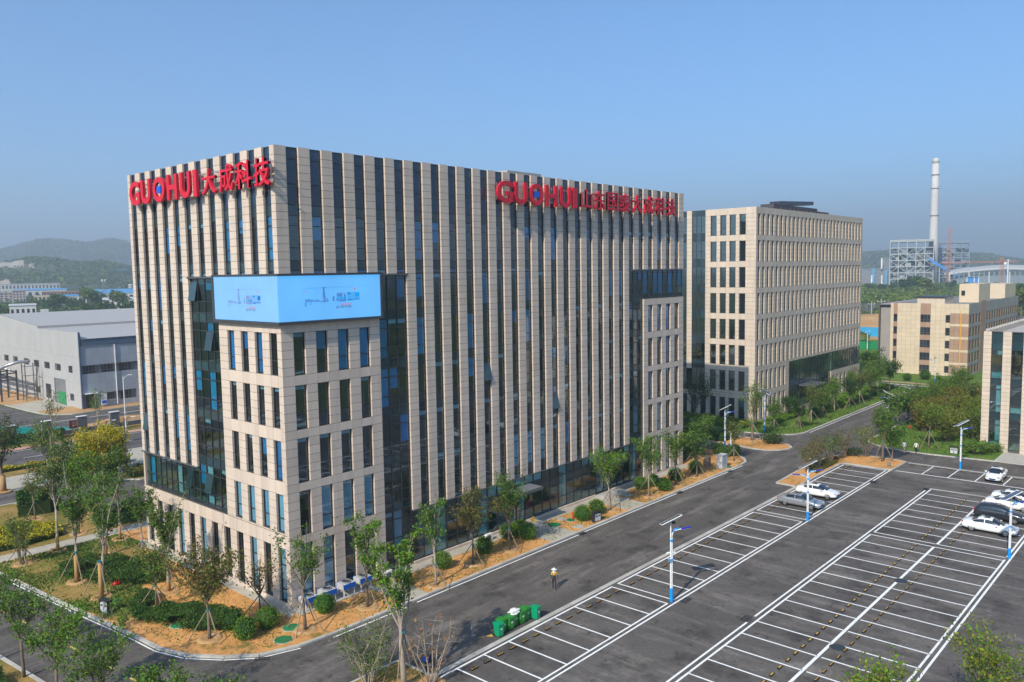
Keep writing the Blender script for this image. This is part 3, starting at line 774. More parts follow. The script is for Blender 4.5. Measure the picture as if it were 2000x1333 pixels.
# inside: slabs, core, partitions, back walls, roof
sl_ = MB()
for zf in ZF[1:8]: sl_.box(0.63, 0.63, zf-0.34, XE-0.6, YE-0.6, zf-0.02)
sl_.box(0.3, 0.3, 0.0, XE-0.3, YE-0.3, 0.28); sl_.build('floor_slab', M['slab'], A)
inn = MB(); inn.box(7, 7, 0.3, 53, 19, 31)
for i in range(1, 8): inn.box(8.4*i-0.36, 0.66, 5.5, 8.4*i-0.2, 6.9, 30.6)
for i in range(1, 3): inn.box(0.66, 8.4*i+0.3, 0.3, 6.9, 8.4*i+0.46, 30.6)
inn.build('inner_wall', M['room'], A)
bw = MB(); bw.box(0.02, YE-0.3, 0, XE-0.02, YE-0.02, HB-0.02); bw.box(XE-0.3, 0.3, 0, XE-0.02, YE-0.31, HB-0.02); bw.build('rear_wall', M['stone2'], A)
rf = MB(); rf.box(0.65, 0.65, 31.05, XE-0.4, YE-0.4, 31.4); rf.box(0.5, 0.5, 31.42, XE-0.3, 0.62, HB-0.1); rf.box(0.5, 0.64, 31.42, 0.62, YE-0.3, HB-0.1); rf.build('roof', M['slab'], A)
lift = MB(); lift.box(35.9, 9.0, 31.4, 41.2, 15, 37.3); lo_ = lift.build('lift_housing', M['stone2'], A)
MB().box(35.6, 8.7, 37.32, 41.6, 15.4, 37.62).build('roof_slab', M['concrete'], lo_)
PA.flush()

# ---- wrap round screen at the corner
S = thing('led_screen', 'large pale blue wrap-round display screen on the near building corner', 'screen')
fr_ = MB()
fr_.box(-0.42, -0.42, ZU-0.02, 9.6, 0.0, ZU+0.16-0.18+0.16); fr_.box(-0.42, 0.003, ZU-0.02, 0.0, 9.4, ZU+0.14)
fr_.box(-0.42, -0.42, 22.38, 9.6, 0.0, 22.58); fr_.box(-0.42, 0.003, 22.38, 0.0, 9.4, 22.578)
fr_.box(9.36, -0.42, 22.585, 9.6, 0.02, ZU-0.025); fr_.box(-0.42, 9.15, 22.585, 0.02, 9.4, ZU-0.025)
fr_.build('screen_frame', plain('dark_screen_frame', (0.07, 0.075, 0.085), 0.45, 0.3), S)
def led(name, col, st):
    mt, nt, b = new_mat(name); N = nt.nodes; L = nt.links
    setp(b, roughness=0.5); b.inputs['Base Color'].default_value = (0.15, 0.15, 0.155, 1)
    geo = N.new('ShaderNodeNewGeometry'); nz = N.new('ShaderNodeTexNoise'); nz.inputs['Scale'].default_value = 0.35
    L.new(geo.outputs['Position'], nz.inputs['Vector'])
    mr = N.new('ShaderNodeMapRange'); mr.inputs['To Min'].default_value = 0.82; mr.inputs['To Max'].default_value = 1.18
    L.new(nz.outputs['Fac'], mr.inputs['Value'])
    sc = N.new('ShaderNodeVectorMath'); sc.operation = 'SCALE'; sc.inputs[0].default_value = col; L.new(mr.outputs[0], sc.inputs['Scale'])
    L.new(sc.outputs[0], b.inputs['Emission Color']); b.inputs['Emission Strength'].default_value = st
    return mt
M['led'] = led('led_sky_blue', (0.045, 0.25, 0.55), 0.92)
M['led_dark'] = led('led_drawing_blue', (0.002, 0.10, 0.33), 0.85)
M['led_mid'] = led('led_mid_blue', (0.005, 0.19, 0.48), 0.9)
M['led_red'] = led('led_red', (0.8, 0.03, 0.05), 0.5)
M['led_ink'] = led('led_ink', (0.02, 0.06, 0.15), 0.4)
sr = MB().box(-0.34, -0.36, 22.6, 9.34, -0.05, ZU-0.04).build('screen_panel', M['led'], S)
sf = MB().box(-0.36, -0.345, 22.6, -0.05, 9.13, ZU-0.04).build('screen_panel', M['led'], S)
def art(place, par):
    r_ = random.Random(5)
    def q(name, mat, L):
        mb = MB()
        for e in L:
            if len(e) == 5: mb.poly([place(*p) for p in ((e[0], e[1]), (e[2], e[1]), (e[2], e[3]), (e[0], e[3]))])
            else:
                a, b, c, d, w = e[:5]; v = Vector((c-a, d-b)); n = Vector((-v.y, v.x)).normalized()*w/2
                mb.poly([place(a+n.x, b+n.y), place(a-n.x, b-n.y), place(c-n.x, d-n.y), place(c+n.x, d+n.y)])
        return mb.build(name, mat, par)
    L5 = lambda a, b, c, d, w: (a, b, c, d, w, 1)
    q('line_drawing', M['led_mid'], [L5(1.6, 25.05, 7.9, 25.15, 0.03), L5(2.3, 25.12, 5.6, 25.16, 0.02), L5(2.9, 25.0, 3.9, 24.4, 0.03), L5(2.95, 25.1, 2.95, 24.1, 0.02), L5(4.65, 24.1, 4.65, 24.75, 0.02), L5(1.7, 23.7, 1.9, 24.9, 0.015),
        L5(1.9, 23.9, 5.9, 23.8, 0.02), L5(6.6, 25.9, 6.55, 25.0, 0.015)])
    q('crane_drawing', M['led_dark'], [L5(3.72, 25.1, 3.78, 24.0, 0.16), L5(3.6, 25.12, 3.95, 25.1, 0.05), L5(3.5, 24.15, 3.75, 24.9, 0.03), L5(4.0, 24.1, 3.8, 24.6, 0.05)])
    q('machine_drawing', M['led_dark'], [(2.0+0.16*i, 23.98+0.06*r_.random(), 2.13+0.16*i, 24.12+0.14*r_.random(), 0) for i in range(8)] + [(3.3+0.22*i, 23.98, 3.48+0.22*i, 24.06+0.12*r_.random(), 0) for i in range(4)] + [(1.98, 23.7, 2.1, 24.0, 0), (2.4, 23.82, 2.55, 23.9, 0)])
    q('truck_drawing', M['led_dark'], [(4.55, 24.0, 4.72, 24.4, 0), (4.95, 24.35, 5.5, 24.6, 0), (5.1, 23.95, 5.85, 24.12, 0), (5.62, 24.1, 5.82, 24.55, 0), (4.9, 24.0, 5.06, 24.25, 0), (5.2, 24.2, 5.5, 24.28, 0)])
    q('truck_body_drawing', M['led_mid'], [(4.93, 24.12, 5.88, 24.34, 0), (5.0, 24.6, 5.86, 24.66, 0)])
    q('photo_inset', M['led_mid'], [(5.95, 24.0, 7.2, 24.68, 0)])
    q('photo_dark', M['led_dark'], [(6.0, 24.02, 6.5, 24.12, 0), (6.75, 24.3, 7.15, 24.6, 0), (6.0, 24.5, 6.3, 24.64, 0), (6.6, 24.1, 7.1, 24.16, 0)])
    q('red_mark', M['led_red'], [(6.64, 24.9, 6.8, 25.02, 0), (1.9, 24.83, 1.98, 24.89, 0), (5.35, 23.7, 6.32, 23.76, 0), (5.25, 24.68, 5.4, 24.71, 0)])
art(lambda u, z: (u, -0.364, z), sr)
art(lambda u, z: (-0.364, 8.75-u*0.93, z-0.06), sf)

# ---- lettering
def glyph(ch, bold):
    cu = bpy.data.curves.new('glyph', 'FONT'); cu.body = ch; cu.size = 1.0; cu.offset = bold; cu.resolution_u = 4
    o = bpy.data.objects.new('glyph', cu); COL.objects.link(o)
    dg = bpy.context.evaluated_depsgraph_get()
    me = bpy.data.meshes.new_from_object(o.evaluated_get(dg), depsgraph=dg)
    bpy.data.objects.remove(o); bpy.data.curves.remove(cu)
    vs_ = [v.co.copy() for v in me.vertices]; fs = [list(p.vertices) for p in me.polygons]
    bpy.data.meshes.remove(me)
    xs = [v.x for v in vs_]; ys = [v.y for v in vs_]
    x0, x1, y0, y1 = min(xs), max(xs), min(ys), max(ys)
    return [((v.x-x0)/(x1-x0), (v.y-y0)/(y1-y0)) for v in vs_], fs
def solid(vs2, fs, place, d0, d1):
    """flat glyph faces -> letter with thickness; place(u, v, d)"""
    mb = MB(); n = len(vs2)
    mb.v = [place(u, v, d1) for u, v in vs2] + [place(u, v, d0) for u, v in vs2]
    edges = {}
    for f in fs:
        for a, b in zip(f, f[1:]+f[:1]): edges[(a, b)] = 1
    for f in fs: mb.f.append(list(f)); mb.f.append([i+n for i in f][::-1])
    for (a, b) in edges:
        if (b, a) not in edges: mb.f.append([b, a, a+n, b+n])
    mb.m = [0]*len(mb.f)
    return mb
# heavy latin capitals drawn as outlines
def cap(ch, bold=0.035):
    return glyph(ch, bold)
def sign(label, letters, axis, blue):
    t = thing('roof_sign', label, 'sign')
    for (ch, a, b, z0, z1) in letters:
        g, fs = cap(ch, 0.03 if ord(ch) < 128 else 0.0)
        if axis == 'R': pl = lambda u, v, d, a=a, b=b, z0=z0, z1=z1: (a+(b-a)*u, -d, z0+(z1-z0)*v)
        else: pl = lambda u, v, d, a=a, b=b, z0=z0, z1=z1: (-d, a+(b-a)*u, z0+(z1-z0)*v)
        if ord(ch) < 128: lm_ = solid(g, fs, pl, 0.50, 0.74)
        else:                                   # heavier strokes: shifted layers, each a few mm apart in depth
            lm_ = MB()
            for qi, (du, dv) in enumerate(((0, 0), (0.017, 0.012), (-0.017, 0.012), (0.017, -0.012), (-0.017, -0.012))):
                l1 = solid([(0.03+0.94*u+du, 0.03+0.94*v+dv) for u, v in g], fs, pl, 0.50+0.004*qi, 0.74-0.004*qi)
                b0 = len(lm_.v); lm_.v += l1.v; lm_.f += [[j+b0 for j in f] for f in l1.f]; lm_.m += l1.m
        lm_.build('letter', M['red_sign'], t)
    mb = MB()
    lo_, hi_ = min(min(l[1], l[2]) for l in letters)-0.15, max(max(l[1], l[2]) for l in letters)+0.15
    def pt(u, d, z): return (u, -d, z) if axis == 'R' else (-d, u, z)
    for z in (33.15, 33.2, 34.5):
        mb.bar(pt(lo_, 0.45, z), pt(hi_, 0.45, z), 0.05, 0.05)
    u = lo_+0.3; i = 0
    while u < hi_:
        mb.bar(pt(u, 0.46, 33.0), pt(u, 0.46, 34.7), 0.045, 0.045); mb.bar(pt(u, 0.44, 33.2), pt(u, 0.02, 33.2), 0.04, 0.04); mb.bar(pt(u, 0.44, 34.5), pt(u, 0.02, 34.5), 0.04, 0.04); u += 1.05
    mb.build('mounting_rail', M['steel'], t)
    a, b = blue
    bx = MB(); bx.box(*((a, -0.72, 33.52, b, -0.45, 34.12) if axis == 'R' else (-0.72, min(a, b), 33.5, -0.45, max(a, b), 34.1)))
    bx.build('blue_square', M['blue_sign'], t)
Z0, Z1 = 32.72, 34.88
sign('red rooftop lettering on the sunlit side facade reading GUOHUI and four characters',
     [('G', 23.3, 21.2, Z0, Z1), ('U', 20.9, 19.05, Z0, Z1), ('O', 18.5, 16.25, Z0-0.02, Z1), ('H', 15.8, 13.95, Z0, Z1), ('U', 13.4, 11.65, Z0, Z1), ('I', 11.1, 10.5, Z0, Z1),
      ('大', 9.7, 7.4, Z0, Z1-0.08), ('成', 6.85, 4.75, Z0, Z1), ('科', 4.4, 2.1, Z0, Z1), ('技', 1.75, -0.45, Z0, Z1)], 'L', (17.75, 17.0))
sign('red rooftop lettering on the shaded front facade reading GUOHUI and eight characters',
     [('G', 23.65, 25.9, Z0, Z1), ('U', 26.2, 28.05, Z0, Z1), ('O', 28.45, 30.6, Z0-0.02, Z1+0.02), ('H', 30.95, 32.9, Z0, Z1), ('U', 33.35, 35.2, Z0, Z1), ('I', 35.52, 36.2, Z0, Z1),
      ('山', 36.9, 39.0, Z0, Z1), ('东', 39.35, 41.5, Z0, Z1), ('国', 41.8, 44.0, Z0, Z1), ('泰', 44.4, 46.7, Z0, Z1), ('大', 46.9, 49.1, Z0, Z1), ('成', 49.4, 51.6, Z0, Z1), ('科', 51.95, 54.25, Z0, Z1), ('技', 54.6, 56.9, Z0, Z1)], 'R', (29.15, 29.95))
# caption under the drawing on both screens
for (par, pl) in ((sr, lambda u, v, d: (4.87+1.46*u, -d, 23.42+0.23*v)), (sf, lambda u, v, d: (-d, 8.75-0.93*(4.87+1.46*u), 23.36+0.23*v))):
    x = 0
    for i, ch in enumerate('盐穴储气项目'):
        g, fs = glyph(ch, 0.01)
        solid([((i+0.88*u)/6.0, v) for u, v in g], fs, pl, 0.361, 0.366).build('caption_character', M['led_ink'], par)
# ------------------------------------------------------------------ second office block (far side of the cross road)
B = thing('office_building', 'second beige office block behind the tall trees, with a dense grid of narrow windows', 'building')
PB = Pieces(B); core = MB()
BX0, BX1, BY0, BY1, BH = 93.0, 144.2, 5.38, 30.0, 36.1
GR, GL = Fac('R', BY0), Fac('L', BX0)
rows2 = [(31.5-4.4*k, 35.0-4.4*k) for k in range(8)]; rows2[-1] = (0.4, 4.15)
rB = random.Random(11)
def wall2(P, T, F, u0, u1, wins, z0, z1, rows, mat, glass, colw=None, prob=0.0, bmat=None, fw=0.05, dep=0.3):
    edges = [u0]
    for a, b in wins: edges += [a, b]
    edges.append(u1)
    for i in range(0, len(edges), 2):
        a, b = edges[i], edges[i+1]; zz = [z0]
        for (s_, h_) in rows:
            if s_-zz[-1] > 0.05: zz.append(s_)
            n = max(1, int(round((h_-s_)/0.7))); zz += [s_+(h_-s_)*q/n for q in range(1, n+1)]
        if z1-zz[-1] > 0.05: zz.append(z1)
        panels(P, F, a, b, z0, z1, mat, zs=zz, core=core, depth=dep)
    zs = [z0]
    for a, b in rows: zs += [a, b]
    zs.append(z1)
    for i in range(0, len(zs)-1, 2):
        if zs[i+1]-zs[i] < 0.05: continue
        for a, b in wins: panels(P, F, a+J/2, b-J/2, zs[i], zs[i+1], mat, zs=[zs[i], zs[i+1]], core=core, depth=dep)
    for s_, h_ in rows:
        for a, b in wins:
            tr_ = s_+(h_-s_)*0.34
            frame_mesh(F, a, b, [s_, tr_, h_], None, fw, -dep-0.02, -dep+0.05).build('window_frame', M['frame'], T)
            for p0, p1 in ((s_, tr_), (tr_, h_)): pane(P, F, a, b, p0, p1, glass, -dep+0.01)
            if rB.random() < prob: blind(P, F, a, b, h_-0.02, h_-(h_-s_-0.1)*rB.choice((0.4, 1, 1)), bmat or M['curtain'], -dep-0.14)
M['glass_b'] = glass_mat('pale_teal_glass', (0.72, 0.90, 0.90), 2.4)
WB = [(93.72+1.8*k, 94.62+1.8*k) for k in range(28)]
asc = rows2[::-1]
wall2(PB, B, GR, BX0, 107.0, WB[:7], 0, 9.1, asc[:2], M['stone2'], M['glass'], prob=0.15)
wall2(PB, B, GR, BX0, BX1, WB, 9.1, BH, asc[2:], M['stone2'], M['glass'], prob=0.15)
wall2(PB, B, GR, 127.6, BX1, [(128.5+2.2*k, 129.5+2.2*k) for k in range(7)], 0, 5.3, [(0.4, 4.3)], M['stone2'], M['glass'], prob=0.2)
us = [107.0+(127.6-107.0)*i/15 for i in range(16)]
frame_mesh(GR, 107.02, 127.58, [0.2, 3.2, 5.4, 9.08], us, 0.07).build('curtain_wall_frame', M['frame'], B)
for a, b in zip(us, us[1:]):
    for p0, p1 in ((0.2, 3.2), (3.2, 5.4), (5.4, 9.08)): pane(PB, GR, a, b, p0, p1, M['glass'])
us = [127.62+(144.1-127.62)*i/12 for i in range(13)]
frame_mesh(GR, 127.62, 144.1, [5.35, 9.08], us, 0.06).build('curtain_wall_frame', M['frame'], B)
for a, b in zip(us, us[1:]): pane(PB, GR, a, b, 5.35, 9.08, M['glass'])
MB().box(111.5, BY0-3.0, 4.2, 117.5, BY0-0.02, 4.45).build('canopy', M['frame_l'], B)
st = MB()
for i in range(3): st.box(110.5-0.3*i, BY0-2.2-0.35*i, 0.0, 118.5+0.3*i, BY0-0.02-0.001*i, 0.36-0.12*i)
st.build('entrance_step', M['concrete'], B)
# side face
WB2 = [(7.2, 8.35), (8.98, 10.13), (10.72, 11.87), (12.5, 13.65)]
wall2(PB, B, GL, BY0+0.303, 14.6, WB2, 4.75, BH, [(r[0]+0.1, r[1]) for r in asc[1:]], M['stone2'], M['glass_b'], prob=0.0)
wall2(PB, B, GL, BY0+0.303, BY1, WB2 + [(14.4+1.85*k, 15.5+1.85*k) for k in range(8)], 0, 4.75, [(0.2, 3.9)], M['stone2'], M['glass_b'], prob=0.1)
zl = [4.8]
for k in range(8):
    for q in (0.9, 2.2, 3.9): zl.append(4.8+4.4*k+q) if 4.8+4.4*k+q < 35.6 else None
zl.append(BH-0.05)
for (a, b, n) in ((14.62, 17.2, 3), (18.22, 29.9, 10)):
    us = [a+(b-a)*i/n for i in range(n+1)]
    frame_mesh(GL, a, b, zl, us, 0.07, -0.2, -0.08).build('curtain_wall_frame', M['frame'], B)
    for i, (p0, p1) in enumerate(zip(zl, zl[1:])):
        for u0_, u1_ in zip(us, us[1:]):
            pane(PB, GL, u0_, u1_, p0, p1, M['glass_b'] if i % 3 != 0 else M['spandrel'], -0.12)
panels(PB, GL, 17.22, 18.2, 8.5, BH, M['stone2'], 0.7, core=core)
core.build('backing_wall', M['joint'], B)
mb = MB()
for z in [4.6+4.4*k for k in range(8)]: mb.box(BX0+0.4, BY0+0.42, z-0.3, BX1-0.3, BY1-0.2, z-0.02)
mb.box(BX0+0.3, BY0+0.4, 0, BX1-0.3, BY1-0.2, 0.18); mb.build('floor_slab', M['slab'], B)
MB().box(BX0+5, BY0+6, 0.2, BX1-4, BY1-4, 35).build('inner_wall', M['room'], B)
mb = MB(); mb.box(BX0+0.02, BY1-0.18, 0, BX1, BY1, BH-0.02); mb.box(BX1-0.28, BY0+0.31, 0, BX1, BY1-0.2, BH-0.02); mb.build('rear_wall', M['stone2'], B)
mb = MB(); mb.box(BX0+0.35, BY0+0.35, 35.2, BX1-0.3, BY1-0.2, 35.45); mb.build('roof', M['slab'], B)
# dark louvred plant on the roof
pl = MB(); pl.box(106.0, 8.2, 35.5, 132.5, 12.5, 36.9); pl.box(108.5, 9.2, 36.92, 129, 11.8, 37.6)
plo = pl.build('roof_plant', plain('dark_plant_screen', (0.06, 0.055, 0.065), 0.6), B)
sc_ = MB().bar((112, 10.5, 37.9), (127.5, 10.5, 38.6), 2.2, 0.7).build('sloping_panel', plain('solar_panel_dark', (0.04, 0.04, 0.06), 0.3), B)
for i in range(13):
    o = link('plant_louvre', box_mesh('plant_louvre', 0.14, 0.1, 1.5, M['frame_l'] if i % 2 else plain('maroon_post', (0.14, 0.05, 0.055), 0.6)), plo); o.location = (107+2.0*i, 8.1, 36.2)
PB.flush()

# ------------------------------------------------------------------ low office block at the right edge
D = thing('office_building', 'low cream stone office block with tall window strips at the right edge', 'building')
PD = Pieces(D); core = MB(); DL = Fac('L', 93.2); DR = Fac('R', -58.0)
DY0, DY1, DH = -58.0, -28.1, 16.8
cols = []; y = -29.05
while y > DY0+3: cols.append((y-1.4, y)); y -= 2.42
cols = cols[::-1]
edges = [DY0] + [q for c in cols for q in c] + [DY1]
for i in range(0, len(edges), 2): panels(PD, DL, edges[i], edges[i+1], 0, DH, M['stone2'], 0.6, core=core, depth=0.3)
zl = [0.4, 1.6, 3.8, 4.6, 5.6, 6.5, 8.8, 9.5, 10.3, 11.3, 13.6, 14.3, 15.3, DH-0.1]
for a, b in cols:
    frame_mesh(DL, a, b, zl, None, 0.07, -0.28, -0.16).build('window_frame', M['frame'], D)
    for i, (p0, p1) in enumerate(zip(zl, zl[1:])):
        sp = i in (3, 7, 11, 12)
        pane(PD, DL, a, b, p0, p1, M['spandrel'] if sp else M['glass_b'], -0.22)
        if not sp and random.random() < 0.35: blind(PD, DL, a, a+0.75 if random.random() < 0.5 else b, p1, p0, M['curtain'], -0.4)
    core.box(*DL.b(a, b, 0, 0.39, -0.25, -0.03)); core.box(*DL.b(a, b, DH-0.09, DH, -0.25, -0.03))
core.build('backing_wall', M['joint'], D)
mb = MB(); mb.box(93.6, DY1-0.3, 0, 140, DY1-0.02, DH-0.02); mb.box(139.7, DY0, 0, 140, DY1-0.31, DH-0.02); mb.box(93.5, DY0, 0, 139.6, DY0+0.3, DH-0.02); mb.build('side_wall', M['stone2'], D)
mb = MB()
for z in (5.2, 9.95, 14.6): mb.box(93.55, DY0+0.4, z-0.3, 139, DY1-0.4, z)
mb.build('floor_slab', M['slab'], D)
MB().box(99, DY0+6, 0.1, 136, DY1-6, 14).build('inner_wall', M['room'], D)
MB().box(93.55, DY0+0.3, 15.9, 139.6, DY1-0.35, 16.1).build('roof', M['concrete'], D)
for i in range(24):
    o = link('roof_fin', box_mesh('roof_fin', 0.5, 0.5, 0.25, M['concrete']), D); o.location = (94.5+1.9*i, DY1-0.28, DH+0.13)
PD.flush({'stone_panel': 160, 'glass_pane': 120})

# ------------------------------------------------------------------ tan and brown four storey block in the distance
E_ = thing('apartment_building', 'tan block with brown window bands and stepped roof, beyond the cross street', 'building')
PE = Pieces(E_); core = MB(); EL, ER = Fac('L', 173.0), Fac('R', -9.0)
M['tan'] = island_mat('tan_tile', (0.60, 0.49, 0.355), var=0.05, rough=0.7); M['brown'] = island_mat('brown_tile', (0.36, 0.235, 0.165), var=0.07, rough=0.7)
M['greyt'] = island_mat('grey_tile', (0.32, 0.30, 0.28), var=0.06, rough=0.7); M['dim_glass'] = island_mat('dim_window_glass', (0.03, 0.036, 0.045), var=0.4, rough=0.08, spec=0.8)
EZ = [(12.55, 14.35), (9.55, 11.35), (6.55, 8.35), (3.55, 5.35), (0.8, 2.4)]
def tilewall(P, F, u0, u1, z0, z1, mat, tw=1.0, th=1.0, name='wall_tile'):
    n, m_ = max(1, round((u1-u0)/tw)), max(1, round((z1-z0)/th))
    for i in range(n):
        for j in range(m_):
            P.add(name, mat, *F.b(u0+(u1-u0)*i/n+0.012, u0+(u1-u0)*(i+1)/n-0.012, z0+(z1-z0)*j/m_+0.012, z0+(z1-z0)*(j+1)/m_-0.012, -0.1, 0))
def plainwin(T, P, F, a, b, z0, z1, mull=1, mat=None):
    us = [a+(b-a)*i/mull for i in range(mull+1)]
    frame_mesh(F, a, b, [z0, z0+(z1-z0)*0.3, z1], us, 0.07, -0.12, -0.05).build('window_frame', M['frame_l'], T)
    for ua, ub in zip(us, us[1:]): P.add('window_pane', mat or M['dim_glass'], *F.b(ua, ub, z0, z1, -0.115, -0.1))
cA = [(-9.0, -5.15, 'band'), (-5.15, -4.2, 'win'), (-4.2, -1.0, 'tan'), (-1.0, 1.2, 'bw'), (1.2, 6.35, 'tan'), (6.35, 7.2, 'bw'), (7.2, 7.9, 'tan')]
for a, b, ty in cA:
    if ty == 'tan': tilewall(PE, EL, a, b, 0, 17.0, M['tan'])
    else:
        zc = 0.0
        for z0, z1 in EZ[::-1]:
            tilewall(PE, EL, a, b, zc, z0 if ty != 'band' else z0-0.2, M['brown'] if ty == 'bw' else M['tan'], 1.0, 1.2)
            if ty == 'band': tilewall(PE, EL, a, b, z0-0.2, z1+0.4, M['brown'], 1.0, 1.2); zc = z1+0.4
            else: plainwin(E_, PE, EL, a, b, z0, z1, 3 if b-a > 1.5 else 1); zc = z1
        tilewall(PE, EL, a, b, zc, 17.0, M['brown'] if ty == 'bw' else M['tan'], 1.0, 1.2)
core.box(*EL.b(-9.0+0.1, 7.9, 0, 16.95, -0.3, -0.125))
x = 173.1; k = 0
segs = [(173.1, 184.6, 4), (190, 230, 14)]
for (xa, xb, n) in segs:
    zc = 0.0
    for z0, z1 in EZ[::-1]:
        tilewall(PE, ER, xa, xb, zc, z0-0.25, M['greyt'], 2.0, 1.2)
        w_ = (xb-xa)/n
        for i in range(n):
            plainwin(E_, PE, ER, xa+w_*i+0.35*w_, xa+w_*(i+1)-0.05, z0-0.24, z1+0.1, 1)
            tilewall(PE, ER, xa+w_*i, xa+w_*i+0.34*w_, z0-0.25, z1+0.12, M['brown'], 2.0, 3)
        zc = z1+0.12
    tilewall(PE, ER, xa, xb, zc, 17.0, M['greyt'], 2.0, 1.2)
tilewall(PE, ER, 184.7, 189.9, 0, 17.3, M['brown'], 1.7, 1.2)
core.box(*ER.b(173.35, 230, 0, 16.9, -0.35, -0.125)); core.box(173.4, 10.5, 0, 230, 10.8, 16.9); core.build('backing_wall', M['joint'], E_)
MB().box(174.2, 7.92, 0, 230, 10.5, 16.8).build('rear_wing', M['greyt'], E_)
MB().box(173.3, -8.6, 16.5, 230, 10.4, 16.7).build('roof', M['slab'], E_)
sh = MB().box(188, -15+7.2, 16.7, 200, -3.5, 21.2).build('stair_house', M['tan'], E_)
MB().box(187.9, -4.8, 18.4, 187.99, -4.0, 19.6).build('stair_window', M['dim_glass'], sh)
MB().box(215, -8.4, 16.7, 229, 2, 20.6).build('stair_house', M['tan'], E_)
mb = MB().box(176, -3.2, 16.7, 184, 2.8, 18.3); lh = mb.build('lift_housing', M['stone2'], E_)
MB().box(175.6, -3.4, 18.32, 184.4, 3.2, 18.5).build('housing_roof', M['frame'], lh)
MB().tube([(172.9, -7.4, 1), (172.9, -7.4, 15.5)], 0.09, 6).build('gas_pipe', M['yellow'], E_)
PE.flush({'wall_tile': 240, 'window_pane': 150})

# ------------------------------------------------------------------ grey works hall at the left
W = thing('works_hall', 'long pale grey metal-clad industrial hall at the left', 'factory')
PW = Pieces(W); core = MB(); HL, HR = Fac('L', 27.6), Fac('R', 116.3)
M['clad'] = island_mat('pale_grey_cladding', (0.41, 0.405, 0.395), var=0.03, rough=0.6, fine=0.03); M['clad_d'] = island_mat('blue_grey_cladding', (0.36, 0.39, 0.43), var=0.04, rough=0.6)
M['roofmetal'] = plain('grey_roof_sheet', (0.40, 0.385, 0.37), 0.6, var=0.05); M['fascia'] = plain('slate_fascia', (0.09, 0.13, 0.19), 0.5)
hw = [(121-0.5+6.55*i, 122.7+6.55*i) for i in range(10)]
def holes(u0, u1, holes_): pass
def clad(F, u0, u1, z0, z1, mat, openings, cw_=1.05):
    """cladding sheets, cut round the openings"""
    n = int((u1-u0)/cw_)
    for i in range(n):
        a, b = u0+(u1-u0)*i/n, u0+(u1-u0)*(i+1)/n
        cut = sorted([(o[2], o[3]) for o in openings if o[0] < b-0.1 and o[1] > a+0.1])
        zc = z0
        for c0, c1 in cut + [(z1, z1)]:
            zz = [zc] + [q for q in (5.2, 10.4) if zc+0.4 < q < c0-0.4] + [c0]
            for p0, p1 in zip(zz, zz[1:]):
                if p1-p0 > 0.05: PW.add('cladding_sheet', mat, *F.b(a+0.008, b-0.008, p0+0.01, p1-0.01, -0.08, 0))
            zc = c1
opL = [(a, b, 7.0, 8.4) for a, b in hw] + [(120.6, 122.7, 1.3, 2.7), (125.0, 131.1, 0.0, 5.3), (133.7, 136.2, 0.6, 3.7), (140.4, 142.4, 1.2, 2.6)]
clad(HL, 116.3, 190, 0, 15.4, M['clad'], opL)
for a, b, z0, z1 in opL:
    if z0 == 0.0:
        PW.add('window_pane', M['black'], *HL.b(a, b, 1.9, 5.3, -0.5, -0.45)); MB().box(*HL.b(a+0.3, b-1.6, 0.05, 2.6, -0.2, -0.1)).build('green_shutter', plain('green_shutter_paint', (0.02, 0.22, 0.07), 0.5), W); continue
    plainwin(W, PW, HL, a, b, z0, z1, 2)
opR = [(28.0, 30.4, 7.0, 8.7), (31.5, 33.9, 7.0, 8.7), (35.0, 37.5, 7.0, 8.7), (32.1, 33.8, 1.4, 2.9), (35.0, 37.3, 1.2, 3.0), (28.4, 30.1, 0.0, 2.9), (39, 41.5, 7, 8.7), (43, 45.5, 7, 8.7)]
clad(HR, 27.65, 62, 0, 12.6, M['clad_d'], opR, 1.15)
for a, b, z0, z1 in opR:
    if z0 == 0.0: MB().box(*HR.b(a, b, 0, z1, -0.2, -0.14)).build('door', M['frame'], W); MB().box(*HR.b(a-0.3, b+0.3, z1+0.1, z1+0.22, 0, 0.9)).build('door_canopy', M['white'], W)
    else: plainwin(W, PW, HR, a, b, z0, z1, 4)
MB().box(*HR.b(27.9, 62, 12.65, 14.0, -0.1, 0.15)).build('eaves_fascia', M['fascia'], W)
MB().tube([(34.3, 116.15, 0.3), (34.3, 116.15, 12.6)], 0.09, 6).build('downpipe', M['white'], W)
MB().box(27.45, 116.1, 0, 27.7, 116.36, 15.5).build('corner_trim', M['fascia'], W)
bd = MB().box(31.0, 115.75, 0.5, 32.1, 115.9, 2.9).build('notice_board', M['white'], W)
MB().box(31.1, 115.7, 0.8, 32.0, 115.74, 1.4).build('notice_blue_panel', M['blue_sign'], bd)
rf = MB(); rf.poly([(27.7, 116.0, 14.05), (62, 116.0, 14.05), (62, 139, 15.4), (27.7, 139, 15.4)]); rf.poly([(27.7, 139, 15.9), (62, 139, 15.9), (62, 165, 17.9), (27.7, 165, 17.9)]); rf.poly([(27.7, 165, 17.9), (62, 165, 17.9), (62, 190, 15), (27.7, 190, 15)]); rf.poly([(27.7, 139, 15.4), (62, 139, 15.4), (62, 139, 15.9), (27.7, 139, 15.9)])
rf.build('roof', M['roofmetal'], W)
gb = MB(); gb.poly([(27.62, 139.0, 15.3), (27.62, 139.0, 15.88), (27.62, 165, 17.88), (27.62, 190, 14.98), (27.62, 190, 14.6)], M['clad']); gb.build('gable_infill', None, W)
core.box(27.72, 116.5, 0, 61.9, 117, 12.5); core.box(27.75, 117.1, 0, 28.2, 189, 15.2); core.box(61.5, 117, 0, 62, 189, 14); core.build('backing_wall', M['room'], W)
PW.flush({'cladding_sheet': 150, 'window_pane': 60})
